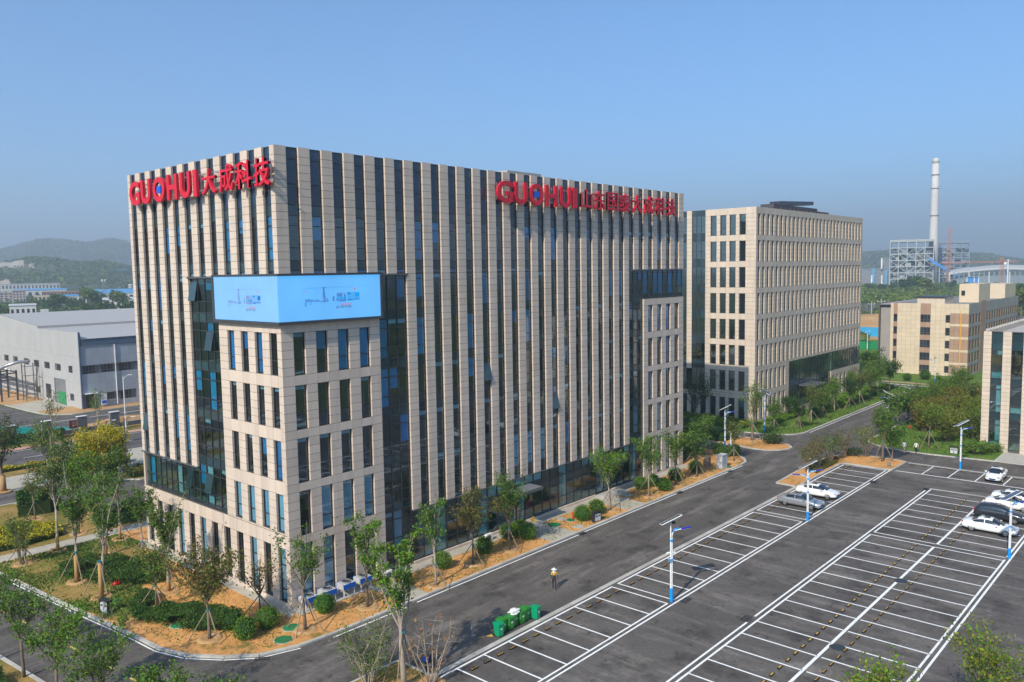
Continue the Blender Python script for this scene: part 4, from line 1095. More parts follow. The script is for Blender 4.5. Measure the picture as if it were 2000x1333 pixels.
# pipe rack in front of the hall
K = thing('pipe_rack', 'steel pipe rack with lagged pipes in front of the grey hall', 'pipe rack')
fr = MB()
for y in (141, 147, 153, 159):
    for x in (20.5, 23.5): fr.bar((x, y, 0), (x, y, 6.6), 0.3, 0.3)
    for z in (4.6, 6.0): fr.bar((20.3, y, z), (23.7, y, z), 0.25, 0.25)
for z in (4.6, 6.0):
    for x in (20.5, 23.5): fr.bar((x, 140.8, z+0.2), (x, 175, z+0.2), 0.22, 0.22)
fr.build('rack_frame', plain('dark_rack_steel', (0.07, 0.075, 0.09), 0.5), K)
MB().tube([(21.2, 175, 6.9), (21.2, 143, 6.9), (21.6, 141.5, 7.6), (23.5, 140.5, 8.3), (26, 140, 8.4)], 0.35, 8).build('pipe', M['steel'], K, True)
MB().tube([(22.4, 175, 6.8), (22.4, 141, 6.8)], 0.22, 8).build('pipe', M['white'], K, True)
tw = MB()
for x, y in ((24.2, 137.6), (26.4, 137.6), (24.2, 139.6), (26.4, 139.6)): tw.bar((x, y, 0), (x, y, 8), 0.16, 0.16)
for z in (1.5, 3.5, 5.5, 7.5): tw.bar((24.2, 137.6, z), (26.4, 137.6, z), 0.12, 0.12); tw.bar((24.2, 139.6, z), (24.2, 137.6, z), 0.12, 0.12)
tw.build('stair_tower', M['frame_l'], K)

# ------------------------------------------------------------------ boundary wall with piers, rails, boards and nets
FN = thing('boundary_wall', 'low dark boundary wall with grey piers along the road at the left', 'wall')
fy = 91.0; xs = [-30+5.35*i for i in range(16)]
M['pier'] = plain('slate_grey_render', (0.10, 0.105, 0.125), 0.8, var=0.1)
for x in xs:
    o = MB().box(x-0.75, fy-0.35, 0, x+0.75, fy+0.35, 2.75).build('pier', M['pier'], FN)
    MB().box(x-0.8, fy-0.4, 2.76, x+0.8, fy+0.4, 2.86).build('pier_cap', M['white'], o)
for a, b in zip(xs, xs[1:]):
    MB().box(a+0.76, fy-0.2, 0, b-0.76, fy+0.2, 0.75).build('low_wall', M['pier'], FN)
    r_ = MB(); r_.box(a+0.78, fy-0.03, 0.80, a+0.86, fy+0.03, 2.5); r_.box(b-0.86, fy-0.03, 0.80, b-0.78, fy+0.03, 2.5); r_.box(a+0.87, fy-0.03, 2.42, b-0.87, fy+0.03, 2.5); r_.box(a+0.87, fy-0.03, 0.80, b-0.87, fy+0.03, 0.87)
    r_.build('rail_frame', M['white'], FN)
M['maroon'] = plain('maroon_board', (0.10, 0.012, 0.03), 0.5)
for i, (x, lab) in enumerate(((1.3+5.35*1, 'leftmost maroon notice board hung on the boundary wall'), (17.3, 'maroon notice board with pale lines, hung on the wall nearest the street lamp'))):
    t = thing('notice_board', lab, 'sign', (x, fy-0.12, 0), 0, 'maroon boards on the boundary wall')
    MB().box(-1.15, -0.04, 0.95, 1.15, 0.04, 2.3).build('board', M['maroon'], t)
    mb = MB()
    for j in range(5): mb.box(-0.8, -0.05, 2.05-0.18*j, -0.8+1.6*(0.5+0.5*random.random()), -0.042, 2.11-0.18*j)
    mb.build('writing', M['pink_paving'], t)
M['net'] = ramp_ground('teal_dust_net', [(0.3, (0.03, 0.22, 0.17)), (0.5, (0.02, 0.36, 0.33)), (0.7, (0.05, 0.42, 0.42))], 0.4, 3.0, 0.6, 0.8, 4)
def heap(name, label, cat, x0, x1, y0, y1, h, mat, seed, n=16, kind=None):
    r_ = random.Random(seed); mb = MB(); P_ = [[0]*(n+1) for _ in range(n+1)]
    for i in range(n+1):
        for j in range(n+1):
            u, v = i/n, j/n; e = min(u, 1-u, v, 1-v)*4; e = min(1, e)
            z = h*e*(0.65+0.35*math.sin(u*9+seed)*math.cos(v*7+seed*2)+0.12*r_.random())
            P_[i][j] = len(mb.v); mb.v.append((x0+(x1-x0)*u+(0.3*r_.random()*(0 < i < n)), y0+(y1-y0)*v, max(z, 0.0)-0.02))
    for i in range(n):
        for j in range(n): mb.f.append([P_[i][j], P_[i+1][j], P_[i+1][j+1], P_[i][j+1]]); mb.m.append(0)
    o = mb.build(name, mat, None, True)
    return tag(o, label, cat, None, kind)
heap('covered_soil_heap', 'soil heap under teal dust netting behind the boundary wall', 'heap', -20, 19.5, 92.2, 95.5, 2.3, M['net'], 2, 24)
heap('soil_heap', 'low ochre soil bank behind the wall near the street lamp', 'heap', 16, 46, 92.2, 96, 1.4, M['orange_soil'], 5, 24)
# ------------------------------------------------------------------ trees, shrubs, hedges
def leaf_mat(name, col, var=0.45, hue=0.03): return island_mat(name, col, var=var, rough=0.7, spec=0.25, fine=0.12, hue=hue, translucent=0.32)
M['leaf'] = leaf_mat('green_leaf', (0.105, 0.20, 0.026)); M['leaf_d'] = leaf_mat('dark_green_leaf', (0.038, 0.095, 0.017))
M['leaf_y'] = leaf_mat('yellow_green_leaf', (0.22, 0.25, 0.025)); M['leaf_b'] = leaf_mat('browning_leaf', (0.16, 0.12, 0.026), 0.5, 0.05)
M['leaf_o'] = leaf_mat('olive_leaf', (0.125, 0.16, 0.034)); M['leaf_br'] = leaf_mat('bright_green_leaf', (0.13, 0.26, 0.018)); M['leaf_gold'] = leaf_mat('golden_leaf', (0.55, 0.45, 0.02), 0.3, 0.03)
M['leaf_dry'] = leaf_mat('dry_brown_leaf', (0.36, 0.19, 0.07), 0.4)
M['bark'] = plain('grey_brown_bark', (0.17, 0.13, 0.095), 0.9, var=0.3, scale=6, bump=0.4, bscale=25)
M['bark_p'] = plain('pale_bark', (0.33, 0.28, 0.23), 0.9, var=0.25, scale=5, bump=0.3, bscale=25)
M['wrap'] = plain('straw_rope_wrap', (0.42, 0.25, 0.10), 0.95, var=0.2, scale=8, bump=0.6, bscale=40)
M['stake'] = plain('timber_stake', (0.26, 0.19, 0.13), 0.9, var=0.25, scale=5)
M['teal_band'] = plain('teal_band', (0.02, 0.16, 0.2), 0.7)

def leafquad(mb, p, s, r_, mat_i=0, upb=0.35):
    n = Vector((r_.gauss(0, 1), r_.gauss(0, 1), r_.gauss(0, 1)+upb)).normalized()
    u = n.cross(Vector((r_.gauss(0, 1), r_.gauss(0, 1), r_.gauss(0, 1)))).normalized(); v = n.cross(u)
    a = s*(0.7+0.6*r_.random()); b = a*(0.45+0.3*r_.random())
    k = len(mb.v)
    mb.v += [tuple(p-u*a*0.5), tuple(p+v*b*0.5+n*a*0.08), tuple(p+u*a*0.5), tuple(p-v*b*0.5+n*a*0.08)]
    mb.f.append([k, k+1, k+2, k+3]); mb.m.append(mat_i)
def tree_meshes(seed, h, cr, th, r0, limbs=6, leaves=1400, ls=0.22, up=0.75, mat='leaf', mat2=None, bark='bark', low=0.35, twigs=6, spread=0.28, bare=0.0, lead=0.97, tw=1.0):
    r0 = r0*0.82
    """vase-shaped young tree: trunk and limbs mesh, crown mesh of leaves set along the twigs"""
    r_ = random.Random(seed); T = MB(); C = MB(); C.mats = [M[mat]] + ([M[mat2]] if mat2 else [])
    lean = Vector((r_.gauss(0, 0.03), r_.gauss(0, 0.03), 1))
    ptr = [Vector((0, 0, -0.1)) + Vector((lean.x*q*th, lean.y*q*th, q*th+0.1*q)) for q in (0, 0.35, 0.7, 1)]
    T.tube(ptr, [r0*1.25, r0, r0*0.9, r0*0.8], 8)
    top = ptr[-1]; ends = []
    def limb(a, d, ln, rad, n=5, curl=0.12):
        pts = [a]; dd = d.normalized()
        for i in range(n):
            dd = (dd + Vector((r_.gauss(0, curl), r_.gauss(0, curl), r_.gauss(0.04, curl*0.7)))).normalized()
            pts.append(pts[-1] + dd*ln/n)
        T.tube(pts, [rad*(1-0.8*i/n) for i in range(n+1)], 5, cap=False)
        return pts
    segs = []
    H = h-th
    L0 = limb(top, lean + Vector((r_.gauss(0, .1), r_.gauss(0, .1), 0)), H*lead, r0*0.7, 7, 0.08); segs.append(L0)
    for i in range(limbs):
        az = 2*math.pi*(i/limbs)+r_.uniform(-0.4, 0.4); t = r_.uniform(0.0, 0.45)
        a = top.lerp(L0[3], t) if t > 0.05 else top - Vector((0, 0, r_.uniform(0, th*0.15)))
        out = cr*r_.uniform(0.65, 1.05); rise = max(0.8, (h*r_.uniform(0.72, 0.98)-a.z))
        d = Vector((math.cos(az)*out*(1.35-up), math.sin(az)*out*(1.35-up), rise*up))
        ln = math.sqrt(out*out*0.8+rise*rise*0.75)
        P_ = limb(a, d, ln, r0*r_.uniform(0.4, 0.55), 6, 0.13); segs.append(P_)
        for j in range(twigs):
            q = r_.randint(2, 5); a2 = P_[q].lerp(P_[q+1], r_.random())
            az2 = r_.uniform(0, 2*math.pi)
            d2 = Vector((math.cos(az2), math.sin(az2), r_.uniform(0.2, 1.3)))
            segs.append(limb(a2, d2, tw*cr*r_.uniform(0.35, 0.75), r0*0.16, 4, 0.2))
    zmin = th + (h-th)*low*0.4
    W_ = []
    for s_ in segs:
        for a, b in zip(s_[1:], s_[2:]): W_.append((a, b))
    cl = [r_.random() for _ in W_]
    for i in range(leaves):
        k = r_.randrange(len(W_)); a, b = W_[k]
        if cl[k] < bare: continue
        p = a.lerp(b, r_.random())
        if p.z < zmin: continue
        p = p + Vector((r_.gauss(0, spread), r_.gauss(0, spread), r_.gauss(0, spread*0.8)))
        leafquad(C, p, ls, r_, 1 if (mat2 and (r_.random() < 0.30 + (0.5 if cl[k] > 0.7 else 0))) else 0)
    tm = T.mesh('trunk', M[bark], True); cm = C.mesh('crown', None)
    return tm, cm
def put_tree(name, label, x, y, meshes, z=0.1, rz=0.0, sc=1.0, group=None, stakes=0, sh=2.2, wrap=0.0, r0=0.12, ring=True):
    t = thing(name, label, 'tree', (x, y, z), rz, group); t.scale = (sc, sc, sc)
    link('trunk', meshes[0], t); link('crown', meshes[1], t)
    if stakes:
        for i in range(stakes):
            a = 2*math.pi*i/stakes+0.5; f = 1.5
            MB().tube([(math.cos(a)*f, math.sin(a)*f, -0.05), (math.cos(a)*0.12, math.sin(a)*0.12, sh)], 0.042, 5).build('support_stake', M['stake'], t)
        MB().lathe([(r0*1.02, sh-0.06), (r0*1.08, sh), (r0*1.02, sh+0.06)], 8).build('tie_band', M['teal_band'], t)
    if wrap: MB().lathe([(r0*1.12, 0), (r0*1.0, wrap*0.5), (r0*0.9, wrap)], 9).build('trunk_wrap', M['wrap'], t, True)
    if ring:
        mb = MB(); n = 18
        rr = random.Random(int(x*10+y*7)); pr = [(0.22, 0.03), (0.45, 0.05), (0.6, 0.13), (0.75, 0.08), (0.9, -0.02)]
        for (r1, zz) in pr:
            for j in range(n):
                a = 2*math.pi*j/n; q = 1+0.12*rr.random(); mb.v.append((r1*q*math.cos(a), r1*q*math.sin(a), zz*(0.6+0.8*rr.random()) if zz > 0.05 else zz))
        for i in range(len(pr)-1):
            for j in range(n): mb.f.append([i*n+j, i*n+(j+1) % n, (i+1)*n+(j+1) % n, (i+1)*n+j]); mb.m.append(0)
        mb.build('soil_mound', M['orange_soil'], t, True)
    return t

# --- individual trees round the main building (x, y, height, crown radius, trunk, ...)
G_SIDE = 'staked trees beside the sunlit facade'; G_FRONT = 'young trees along the front facade'
put_tree('staked_tree', 'tall thin tree with rope-wrapped trunk and three stakes near the left kerb', -8.6, 19.6, tree_meshes(1, 11.0, 1.9, 3.0, 0.15, 6, 2300, 0.21, 0.95, 'leaf', None, 'bark_p', 0.2, spread=0.2, tw=0.6), group=G_SIDE, stakes=3, sh=2.6, wrap=2.3, r0=0.16)
put_tree('staked_tree', 'tall pale-barked tree leaning slightly, behind the grey litter bin', -8.6, 14.4, tree_meshes(2, 11.2, 1.7, 3.4, 0.16, 5, 1500, 0.20, 0.98, 'leaf', None, 'bark_p', 0.4, spread=0.2, tw=0.6), group=G_SIDE, stakes=3, sh=3.0, wrap=2.9, r0=0.17)
put_tree('staked_tree', 'slender tree standing behind the round groundcover hedge near the pale path', -4.3, 24.4, tree_meshes(3, 9.0, 1.6, 3.0, 0.13, 6, 1900, 0.2, 0.95, 'leaf', None, 'bark_p'), group=G_SIDE, stakes=3, sh=2.0, wrap=2.0, r0=0.14)
put_tree('staked_tree', 'slender tree close to the far end of the sunlit wall', -3.2, 19.0, tree_meshes(4, 8.4, 1.5, 3.0, 0.13, 6, 1800, 0.2, 0.95, 'leaf', None, 'bark_p', spread=0.2, tw=0.6), group=G_SIDE, stakes=3, sh=2.2, wrap=1.6, r0=0.14)
put_tree('staked_tree', 'tall upright tree against the middle of the sunlit wall', -4.4, 11.4, tree_meshes(5, 9.2, 1.6, 2.8, 0.14, 7, 2500, 0.2, 0.95, 'leaf', 'leaf_o', 'bark_p', 0.2, spread=0.2, tw=0.6), group=G_SIDE, stakes=3, sh=2.3, wrap=1.9, r0=0.15)
put_tree('staked_tree', 'small bushy tree standing inside the dark groundcover hedge', -6.8, 8.5, tree_meshes(6, 5.4, 1.7, 1.7, 0.11, 7, 1700, 0.19, 0.8, 'leaf_o', 'leaf', 'bark', 0.1), group=G_SIDE, stakes=3, sh=1.9, r0=0.12)
put_tree('staked_tree', 'full-crowned tree with browning leaves in front of the sunlit wall', -6.6, 0.4, tree_meshes(7, 7.4, 2.3, 2.0, 0.14, 9, 3600, 0.2, 0.72, 'leaf_o', 'leaf_b', 'bark', 0.1, 8), group=G_SIDE, stakes=3, sh=2.1, r0=0.15)
put_tree('staked_tree', 'small half-bare tree near the building corner', -2.2, 0.9, tree_meshes(8, 5.0, 1.7, 1.3, 0.10, 8, 700, 0.17, 0.75, 'leaf_o', 'leaf_b', 'bark', 0.1), group=G_SIDE, stakes=3, sh=1.6, r0=0.11)
put_tree('staked_tree', 'sparse upright tree with long limbs right at the building corner', -1.3, -3.7, tree_meshes(9, 8.2, 2.4, 2.9, 0.14, 8, 1300, 0.2, 0.8, 'leaf', None, 'bark', 0.15, spread=0.2, tw=0.6), group=G_FRONT, stakes=4, sh=2.5, r0=0.15)
put_tree('staked_tree', 'sparse tree beside the blue and white cooling units', 4.2, -4.0, tree_meshes(10, 8.0, 1.9, 3.0, 0.12, 7, 1500, 0.2, 0.85, 'leaf', None, 'bark', 0.2, spread=0.2, tw=0.6), group=G_FRONT, stakes=3, sh=2.0, r0=0.13)
put_tree('big_tree', 'tallest foreground tree with forked pale limbs at the near end of the lot', -2.0, -15.6, tree_meshes(12, 12.4, 3.0, 3.2, 0.22, 6, 3400, 0.19, 0.80, 'leaf_br', 'leaf', 'bark_p', 0.5, 5, 0.17, 0.0, 0.72, 0.32), stakes=4, sh=3.6, r0=0.2)
put_tree('staked_tree', 'first tree past the near walkway in the front planting strip', 10.6, -5.0, tree_meshes(13, 8.0, 1.9, 2.7, 0.12, 7, 1700, 0.2, 0.85, 'leaf', None, 'bark_p', 0.15, spread=0.2, tw=0.6), group=G_FRONT, stakes=3, sh=1.8, r0=0.13)
put_tree('staked_tree', 'bronze-leaved tree, second past the near walkway', 16.1, -3.9, tree_meshes(14, 7.0, 1.9, 2.3, 0.11, 7, 1900, 0.2, 0.78, 'leaf_o', 'leaf_b', 'bark', 0.1), group=G_FRONT, stakes=3, sh=1.8, r0=0.12)
put_tree('staked_tree', 'leafy tree before the left glass entrance canopy', 20.8, -4.0, tree_meshes(15, 7.6, 2.2, 2.3, 0.12, 8, 2200, 0.2, 0.8, 'leaf', 'leaf_d', 'bark', 0.1), group=G_FRONT, stakes=3, sh=2.0, r0=0.13)
put_tree('staked_tree', 'bright green tree standing before the right entrance canopy', 37.1, -4.1, tree_meshes(16, 7.2, 2.3, 2.4, 0.12, 8, 2300, 0.22, 0.75, 'leaf_br', 'leaf', 'bark_p', 0.1), group=G_FRONT, stakes=3, sh=2.0, r0=0.13)
put_tree('staked_tree', 'tall tree beside the cluster of three round shrubs', 44.4, -4.5, tree_meshes(17, 7.6, 2.1, 2.4, 0.12, 8, 2100, 0.22, 0.8, 'leaf', None, 'bark_p', 0.1, spread=0.2, tw=0.6), group=G_FRONT, stakes=4, sh=2.2, r0=0.13)
put_tree('staked_tree', 'narrow tree before the far stone bay', 50.6, -4.4, tree_meshes(18, 7.2, 1.9, 2.2, 0.12, 7, 1700, 0.22, 0.85, 'leaf', None, 'bark', 0.1), group=G_FRONT, stakes=3, sh=2.0, r0=0.13)
put_tree('staked_tree', 'tree near the far corner of the front facade', 55.5, -4.5, tree_meshes(19, 6.0, 1.9, 1.9, 0.11, 7, 1800, 0.22, 0.8, 'leaf', 'leaf_d', 'bark', 0.1), group=G_FRONT, stakes=3, sh=1.8, r0=0.12)
put_tree('leafy_tree', 'tree in the shaded bed past the far corner, left one', 62.6, -0.3, tree_meshes(20, 6.0, 2.0, 1.7, 0.11, 8, 2400, 0.23, 0.75, 'leaf', 'leaf_d', 'bark', 0.05), group=G_FRONT, stakes=3, sh=1.6, r0=0.12)
put_tree('leafy_tree', 'tree in the shaded bed past the far corner, behind the brown box', 66.9, 0.4, tree_meshes(21, 6.0, 1.9, 2.0, 0.11, 8, 2200, 0.23, 0.75, 'leaf', None, 'bark_p', 0.05), group=G_FRONT, stakes=3, sh=1.6, r0=0.12)
put_tree('leafy_tree', 'thin tree on the rounded tip of the front bed', 66.0, -4.3, tree_meshes(22, 5.4, 1.6, 2.3, 0.09, 6, 900, 0.22, 0.75, 'leaf_o', None, 'bark', 0.2), group=G_FRONT, stakes=3, sh=1.6, r0=0.1)
put_tree('big_tree', 'tall sparse tree with long upright limbs on the road island', 79.6, -0.5, tree_meshes(23, 9.6, 2.5, 2.6, 0.2, 8, 1500, 0.22, 0.9, 'leaf', None, 'bark', 0.2), stakes=4, sh=2.6, r0=0.2)
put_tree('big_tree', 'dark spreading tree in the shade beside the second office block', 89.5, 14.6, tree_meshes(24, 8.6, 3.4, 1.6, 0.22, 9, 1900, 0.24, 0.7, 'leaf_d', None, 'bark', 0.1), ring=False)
# --- multi-stem and left garden trees
def shrub_tree(seed, h, w, stems=7, leaves=1400, ls=0.18, mat='leaf_o', mat2=None, bark='bark', low=0.3, spread=0.22):
    r_ = random.Random(seed); T = MB(); C = MB(); C.mats = [M[mat]] + ([M[mat2]] if mat2 else []); W_ = []
    for i in range(stems):
        az = 2*math.pi*i/stems+r_.uniform(-.4, .4); o = w*r_.uniform(0.3, 1.0)
        a = Vector((math.cos(az)*0.15, math.sin(az)*0.15, -0.05)); b = Vector((math.cos(az)*o, math.sin(az)*o, h*r_.uniform(0.75, 1.0)))
        pts = [a.lerp(b, q)+Vector((r_.gauss(0, .06), r_.gauss(0, .06), 0))*(q*3) for q in (0, .25, .5, .75, 1)]
        T.tube(pts, [0.06, 0.05, 0.035, 0.02, 0.01], 5, cap=False)
        for p, q in zip(pts[1:], pts[2:]): W_.append((p, q))
        for j in range(7):
            q = r_.uniform(0.3, 0.95); k = min(3, int(q*4)); p = pts[k].lerp(pts[k+1], q*4-k)
            e = p+Vector((r_.gauss(0, w*.3), r_.gauss(0, w*.3), abs(r_.gauss(0.3, .3))*h*0.16)); T.tube([p, e], [0.02, 0.008], 4, cap=False); W_.append((p, e)); W_.append((p, e))
    for i in range(leaves):
        a, b = W_[r_.randrange(len(W_))]; p = a.lerp(b, r_.random())
        if p.z < h*low: continue
        p = p+Vector((r_.gauss(0, spread), r_.gauss(0, spread), r_.gauss(0, spread)))
        leafquad(C, p, ls, r_, 1 if mat2 and r_.random() < (0.68 if mat2 == 'leaf_gold' else 0.4) else 0)
    return T.mesh('trunk', M[bark], True), C.mesh('crown', None)
G_GARD = 'garden trees left of the building'
put_tree('shrub_tree', 'multi-stemmed shrub tree on turf beside the far left path', -10.2, 28.2, shrub_tree(30, 5.4, 1.6, 7, 1500, 0.18, 'leaf_o', 'leaf'), group=G_GARD, stakes=3, sh=1.7)
put_tree('garden_tree', 'tall tiered conifer-like tree beside the pale path', -6.7, 29.6, tree_meshes(31, 12.2, 1.8, 4.0, 0.14, 9, 3400, 0.2, 0.7, 'leaf_o', 'leaf', 'bark_p', 0.1, 6, 0.2), group=G_GARD, wrap=1.5, r0=0.15)
put_tree('garden_tree', 'leafy tree behind the pale path, nearer the building', -3.4, 33.5, tree_meshes(32, 10.2, 2.2, 3.0, 0.13, 9, 4200, 0.2, 0.8, 'leaf_br', 'leaf', 'bark_p', 0.05), group=G_GARD)
put_tree('garden_tree', 'forked tree with thick bare limbs at the far left edge', -3.0, 58.4, tree_meshes(33, 10.8, 3.4, 2.2, 0.3, 7, 1800, 0.26, 0.8, 'leaf_d', 'leaf_o', 'bark', 0.3), group=G_GARD, wrap=2.0, r0=0.32)
put_tree('garden_tree', 'straight tree with whorled branches in front of the boundary road', 0.1, 51.7, tree_meshes(34, 10.0, 2.0, 4.2, 0.16, 9, 1900, 0.22, 0.6, 'leaf_o', 'leaf', 'bark_p', 0.2), group=G_GARD)
put_tree('garden_tree', 'small thin tree with a white base collar by the yellow hedge', -4.5, 42.6, tree_meshes(35, 5.4, 1.3, 2.6, 0.09, 6, 500, 0.18, 0.6, 'leaf_o', None, 'bark', 0.3), group=G_GARD, stakes=2, sh=1.8)
put_tree('garden_tree', 'leafy young tree between the path and the drive', 0.8, 35.0, tree_meshes(36, 8.6, 1.8, 2.6, 0.12, 8, 2800, 0.2, 0.85, 'leaf', None, 'bark_p', 0.1), group=G_GARD, stakes=3, sh=1.8)
put_tree('garden_tree', 'thin pale tree at the building end of the path', -1.4, 28.3, tree_meshes(37, 8.4, 1.4, 2.8, 0.11, 6, 900, 0.19, 0.92, 'leaf', None, 'bark_p', 0.2), group=G_GARD, stakes=3, sh=1.8, wrap=1.4, r0=0.12)
put_tree('garden_tree', 'slim tree by the boundary wall near the maroon board', 19.5, 87.6, tree_meshes(38, 8.4, 1.5, 2.4, 0.13, 6, 500, 0.24, 0.9, 'leaf', None, 'bark_p', 0.3), group=G_GARD, stakes=3, sh=2.2, ring=False)
put_tree('garden_tree', 'slim tree by the boundary wall left of the maroon board', 12.4, 87.4, tree_meshes(39, 8.8, 1.6, 2.4, 0.13, 6, 500, 0.24, 0.9, 'leaf_o', None, 'bark_p', 0.3), group=G_GARD, ring=False)
put_tree('golden_tree', 'rounded golden-leaved tree with two lobes before the boundary road', 6.6, 56.8, shrub_tree(40, 6.8, 2.4, 9, 6500, 0.26, 'leaf_y', 'leaf_gold', 'bark', 0.18, 0.42), group=G_GARD, ring=False)
put_tree('golden_tree', 'second golden-leaved tree nearer the building', 10.3, 58.8, shrub_tree(41, 6.6, 2.4, 9, 6000, 0.26, 'leaf_y', 'leaf_gold', 'bark', 0.18, 0.42), group=G_GARD, ring=False)
# --- foreground bottom left, near the camera
G_FG = 'foreground street trees at the lower left'
for i, (x, y, h, sd, lab) in enumerate((
        (-17.3, 4.6, 7.4, 50, 'leftmost foreground street tree with a fine open crown'), (-17.3, -1.5, 6.8, 51, 'second foreground street tree from the left, bright leaves'),
        (-17.0, -7.2, 8.2, 52, 'third foreground street tree from the left, widest crown'), (-15.9, -12.6, 6.4, 53, 'fourth foreground street tree at the bottom edge'),
        (-15.2, -15.0, 5.2, 54, 'lowest foreground sapling cut by the bottom edge'), (-18.6, 8.6, 6.4, 55, 'foreground street tree cut by the left edge'))):
    put_tree('street_tree', lab, x, y, tree_meshes(sd, h, 2.6, 2.5, 0.12, 9, 2900, 0.165, 0.72, 'leaf', 'leaf_br' if i % 2 else None, 'bark', 0.1, 8, 0.17, tw=0.65), group=G_FG, ring=False)
put_tree('shrub_tree', 'wiry multi-stemmed shrub at the bottom beside the big forked tree', -3.4, -13.8, shrub_tree(60, 4.4, 1.9, 13, 2200, 0.14, 'leaf_o', 'leaf', 'bark_p', 0.12, 0.25))
put_tree('bare_tree', 'nearly bare shrub tree with a few dry brown leaves by the parked scooter', -0.6, -16.6, shrub_tree(61, 4.3, 1.7, 7, 130, 0.2, 'leaf_dry', None, 'bark_p', 0.1, 0.15))
put_tree('street_tree', 'light green tree top at the bottom edge of the car park', 11.2, -40.3, tree_meshes(62, 4.6, 2.2, 1.2, 0.1, 8, 1700, 0.2, 0.7, 'leaf_y', 'leaf_br', 'bark', 0.0), ring=False)
put_tree('street_tree', 'yellow-green tree top at the bottom right corner', 15.2, -44.5, tree_meshes(63, 6.6, 2.6, 1.6, 0.12, 8, 2600, 0.18, 0.75, 'leaf_y', 'leaf', 'bark', 0.0), ring=False)
put_tree('street_tree', 'narrow green tree at the right edge beside the car park', 19.2, -48.2, tree_meshes(64, 7.2, 2.0, 1.6, 0.12, 8, 2000, 0.18, 0.8, 'leaf_br', 'leaf', 'bark', 0.0), ring=False)
# --- before the second office
proto = [tree_meshes(70+i, 5.8, 1.9, 1.9, 0.1, 7, 1500, 0.25, 0.78, ('leaf', 'leaf_d', 'leaf_o', 'leaf')[i], None, ('bark_p', 'bark')[i % 2], 0.08) for i in range(4)]
ords = ['first', 'second', 'third', 'fourth', 'fifth', 'sixth', 'seventh', 'eighth', 'ninth', 'tenth', 'eleventh', 'twelfth']
for i, (x, y, h) in enumerate(((89.5, 0.4, 5.0), (91.8, -2.7, 5.7), (99.1, -1.9, 6.0), (105.2, -1.5, 5.3), (111.7, -1.1, 5.8), (116.2, -2.3, 6.0), (121.8, -2.2, 6.6), (128, -2.0, 6.6), (134, -1.6, 7.0), (141, -1.8, 7.2))):
    put_tree('lawn_tree', ords[i]+' tree from the near corner on the lawn before the second office', x, y, proto[i % 4], rz=i*1.3, sc=h/5.8, group='trees before the second office', stakes=3 if i < 7 else 0, sh=1.9, r0=0.11, ring=False)
for i, (x, y, h) in enumerate(((99.4, 2.4, 4.2), (120, 2.4, 4.6), (132, 2.6, 5.2), (145, 2, 7.2), (147.9, 4.5, 8.2))):
    put_tree('lawn_tree', ords[i]+' back-row tree close to the wall of the second office', x, y, proto[(i+1) % 4], rz=i*2.1+0.5, sc=h/5.8, group='back-row trees before the second office', ring=False)
# --- avenue on the right
av = [tree_meshes(80+i, 5.6, 2.5, 1.7, 0.11, 9, 2300, 0.27, 0.62, 'leaf', ('leaf_d', 'leaf_o', None)[i], 'bark', 0.05) for i in range(3)]
for i, (x, y, h) in enumerate(((102.3, -14.6, 6.0), (106.5, -14.9, 5.6), (111.1, -14.8, 5.6), (114.4, -15.0, 5.2), (118.1, -14.9, 5.4), (124, -15.0, 5.2), (130, -15, 5.4), (137.6, -15.0, 5.2), (144.4, -14.4, 5.6))):
    put_tree('avenue_tree', ords[i]+' tree from the junction along the right lawn kerb', x, y, av[i % 3], rz=i*1.7, sc=h/5.6, group='avenue trees along the right lawn', ring=False)
rl = [shrub_tree(90+i, 4.8, 2.0, 9, 2400, 0.26, m1, m2, 'bark', 0.15, 0.4) for i, (m1, m2) in enumerate((('leaf_y', 'leaf_o'), ('leaf_b', 'leaf_y'), ('leaf_o', 'leaf'), ('leaf', 'leaf_y')))]
k = 0; rr = random.Random(17)
LB = ['yellow-green', 'orange-tinted', 'olive', 'fresh green']
for (x, y, h) in ((95.6, -23.4, 5.2), (101.4, -18.6, 5.2), (104.2, -19.5, 4.6), (110.7, -23.5, 4.8), (114.7, -20.8, 4.9), (121.0, -18.5, 4.6), (99.5, -26.0, 4.6), (106, -26.5, 4.7), (118, -25.5, 4.8), (126, -22.5, 4.6), (132, -19, 4.6), (138, -23, 4.8), (103, -23.2, 4.2), (113, -17.6, 4.3), (128, -17.5, 4.6)):
    put_tree('lawn_shrub', LB[k % 4]+' shrub tree on the right lawn, '+ords[k % 12]+' in depth' + (' of the front rows' if k < 12 else ' of the rear row'), x, y, rl[k % 4], rz=k*0.9, sc=h/4.8, group='shrub trees on the right lawn', ring=False); k += 1
put_tree('lawn_tree', 'upright tree with crossed stakes on the right lawn by the two walkers', 89.5, -22.4, tree_meshes(95, 7.2, 1.8, 2.2, 0.11, 7, 1700, 0.24, 0.85, 'leaf', 'leaf_y', 'bark', 0.05), stakes=3, sh=2.4, r0=0.11, ring=False)
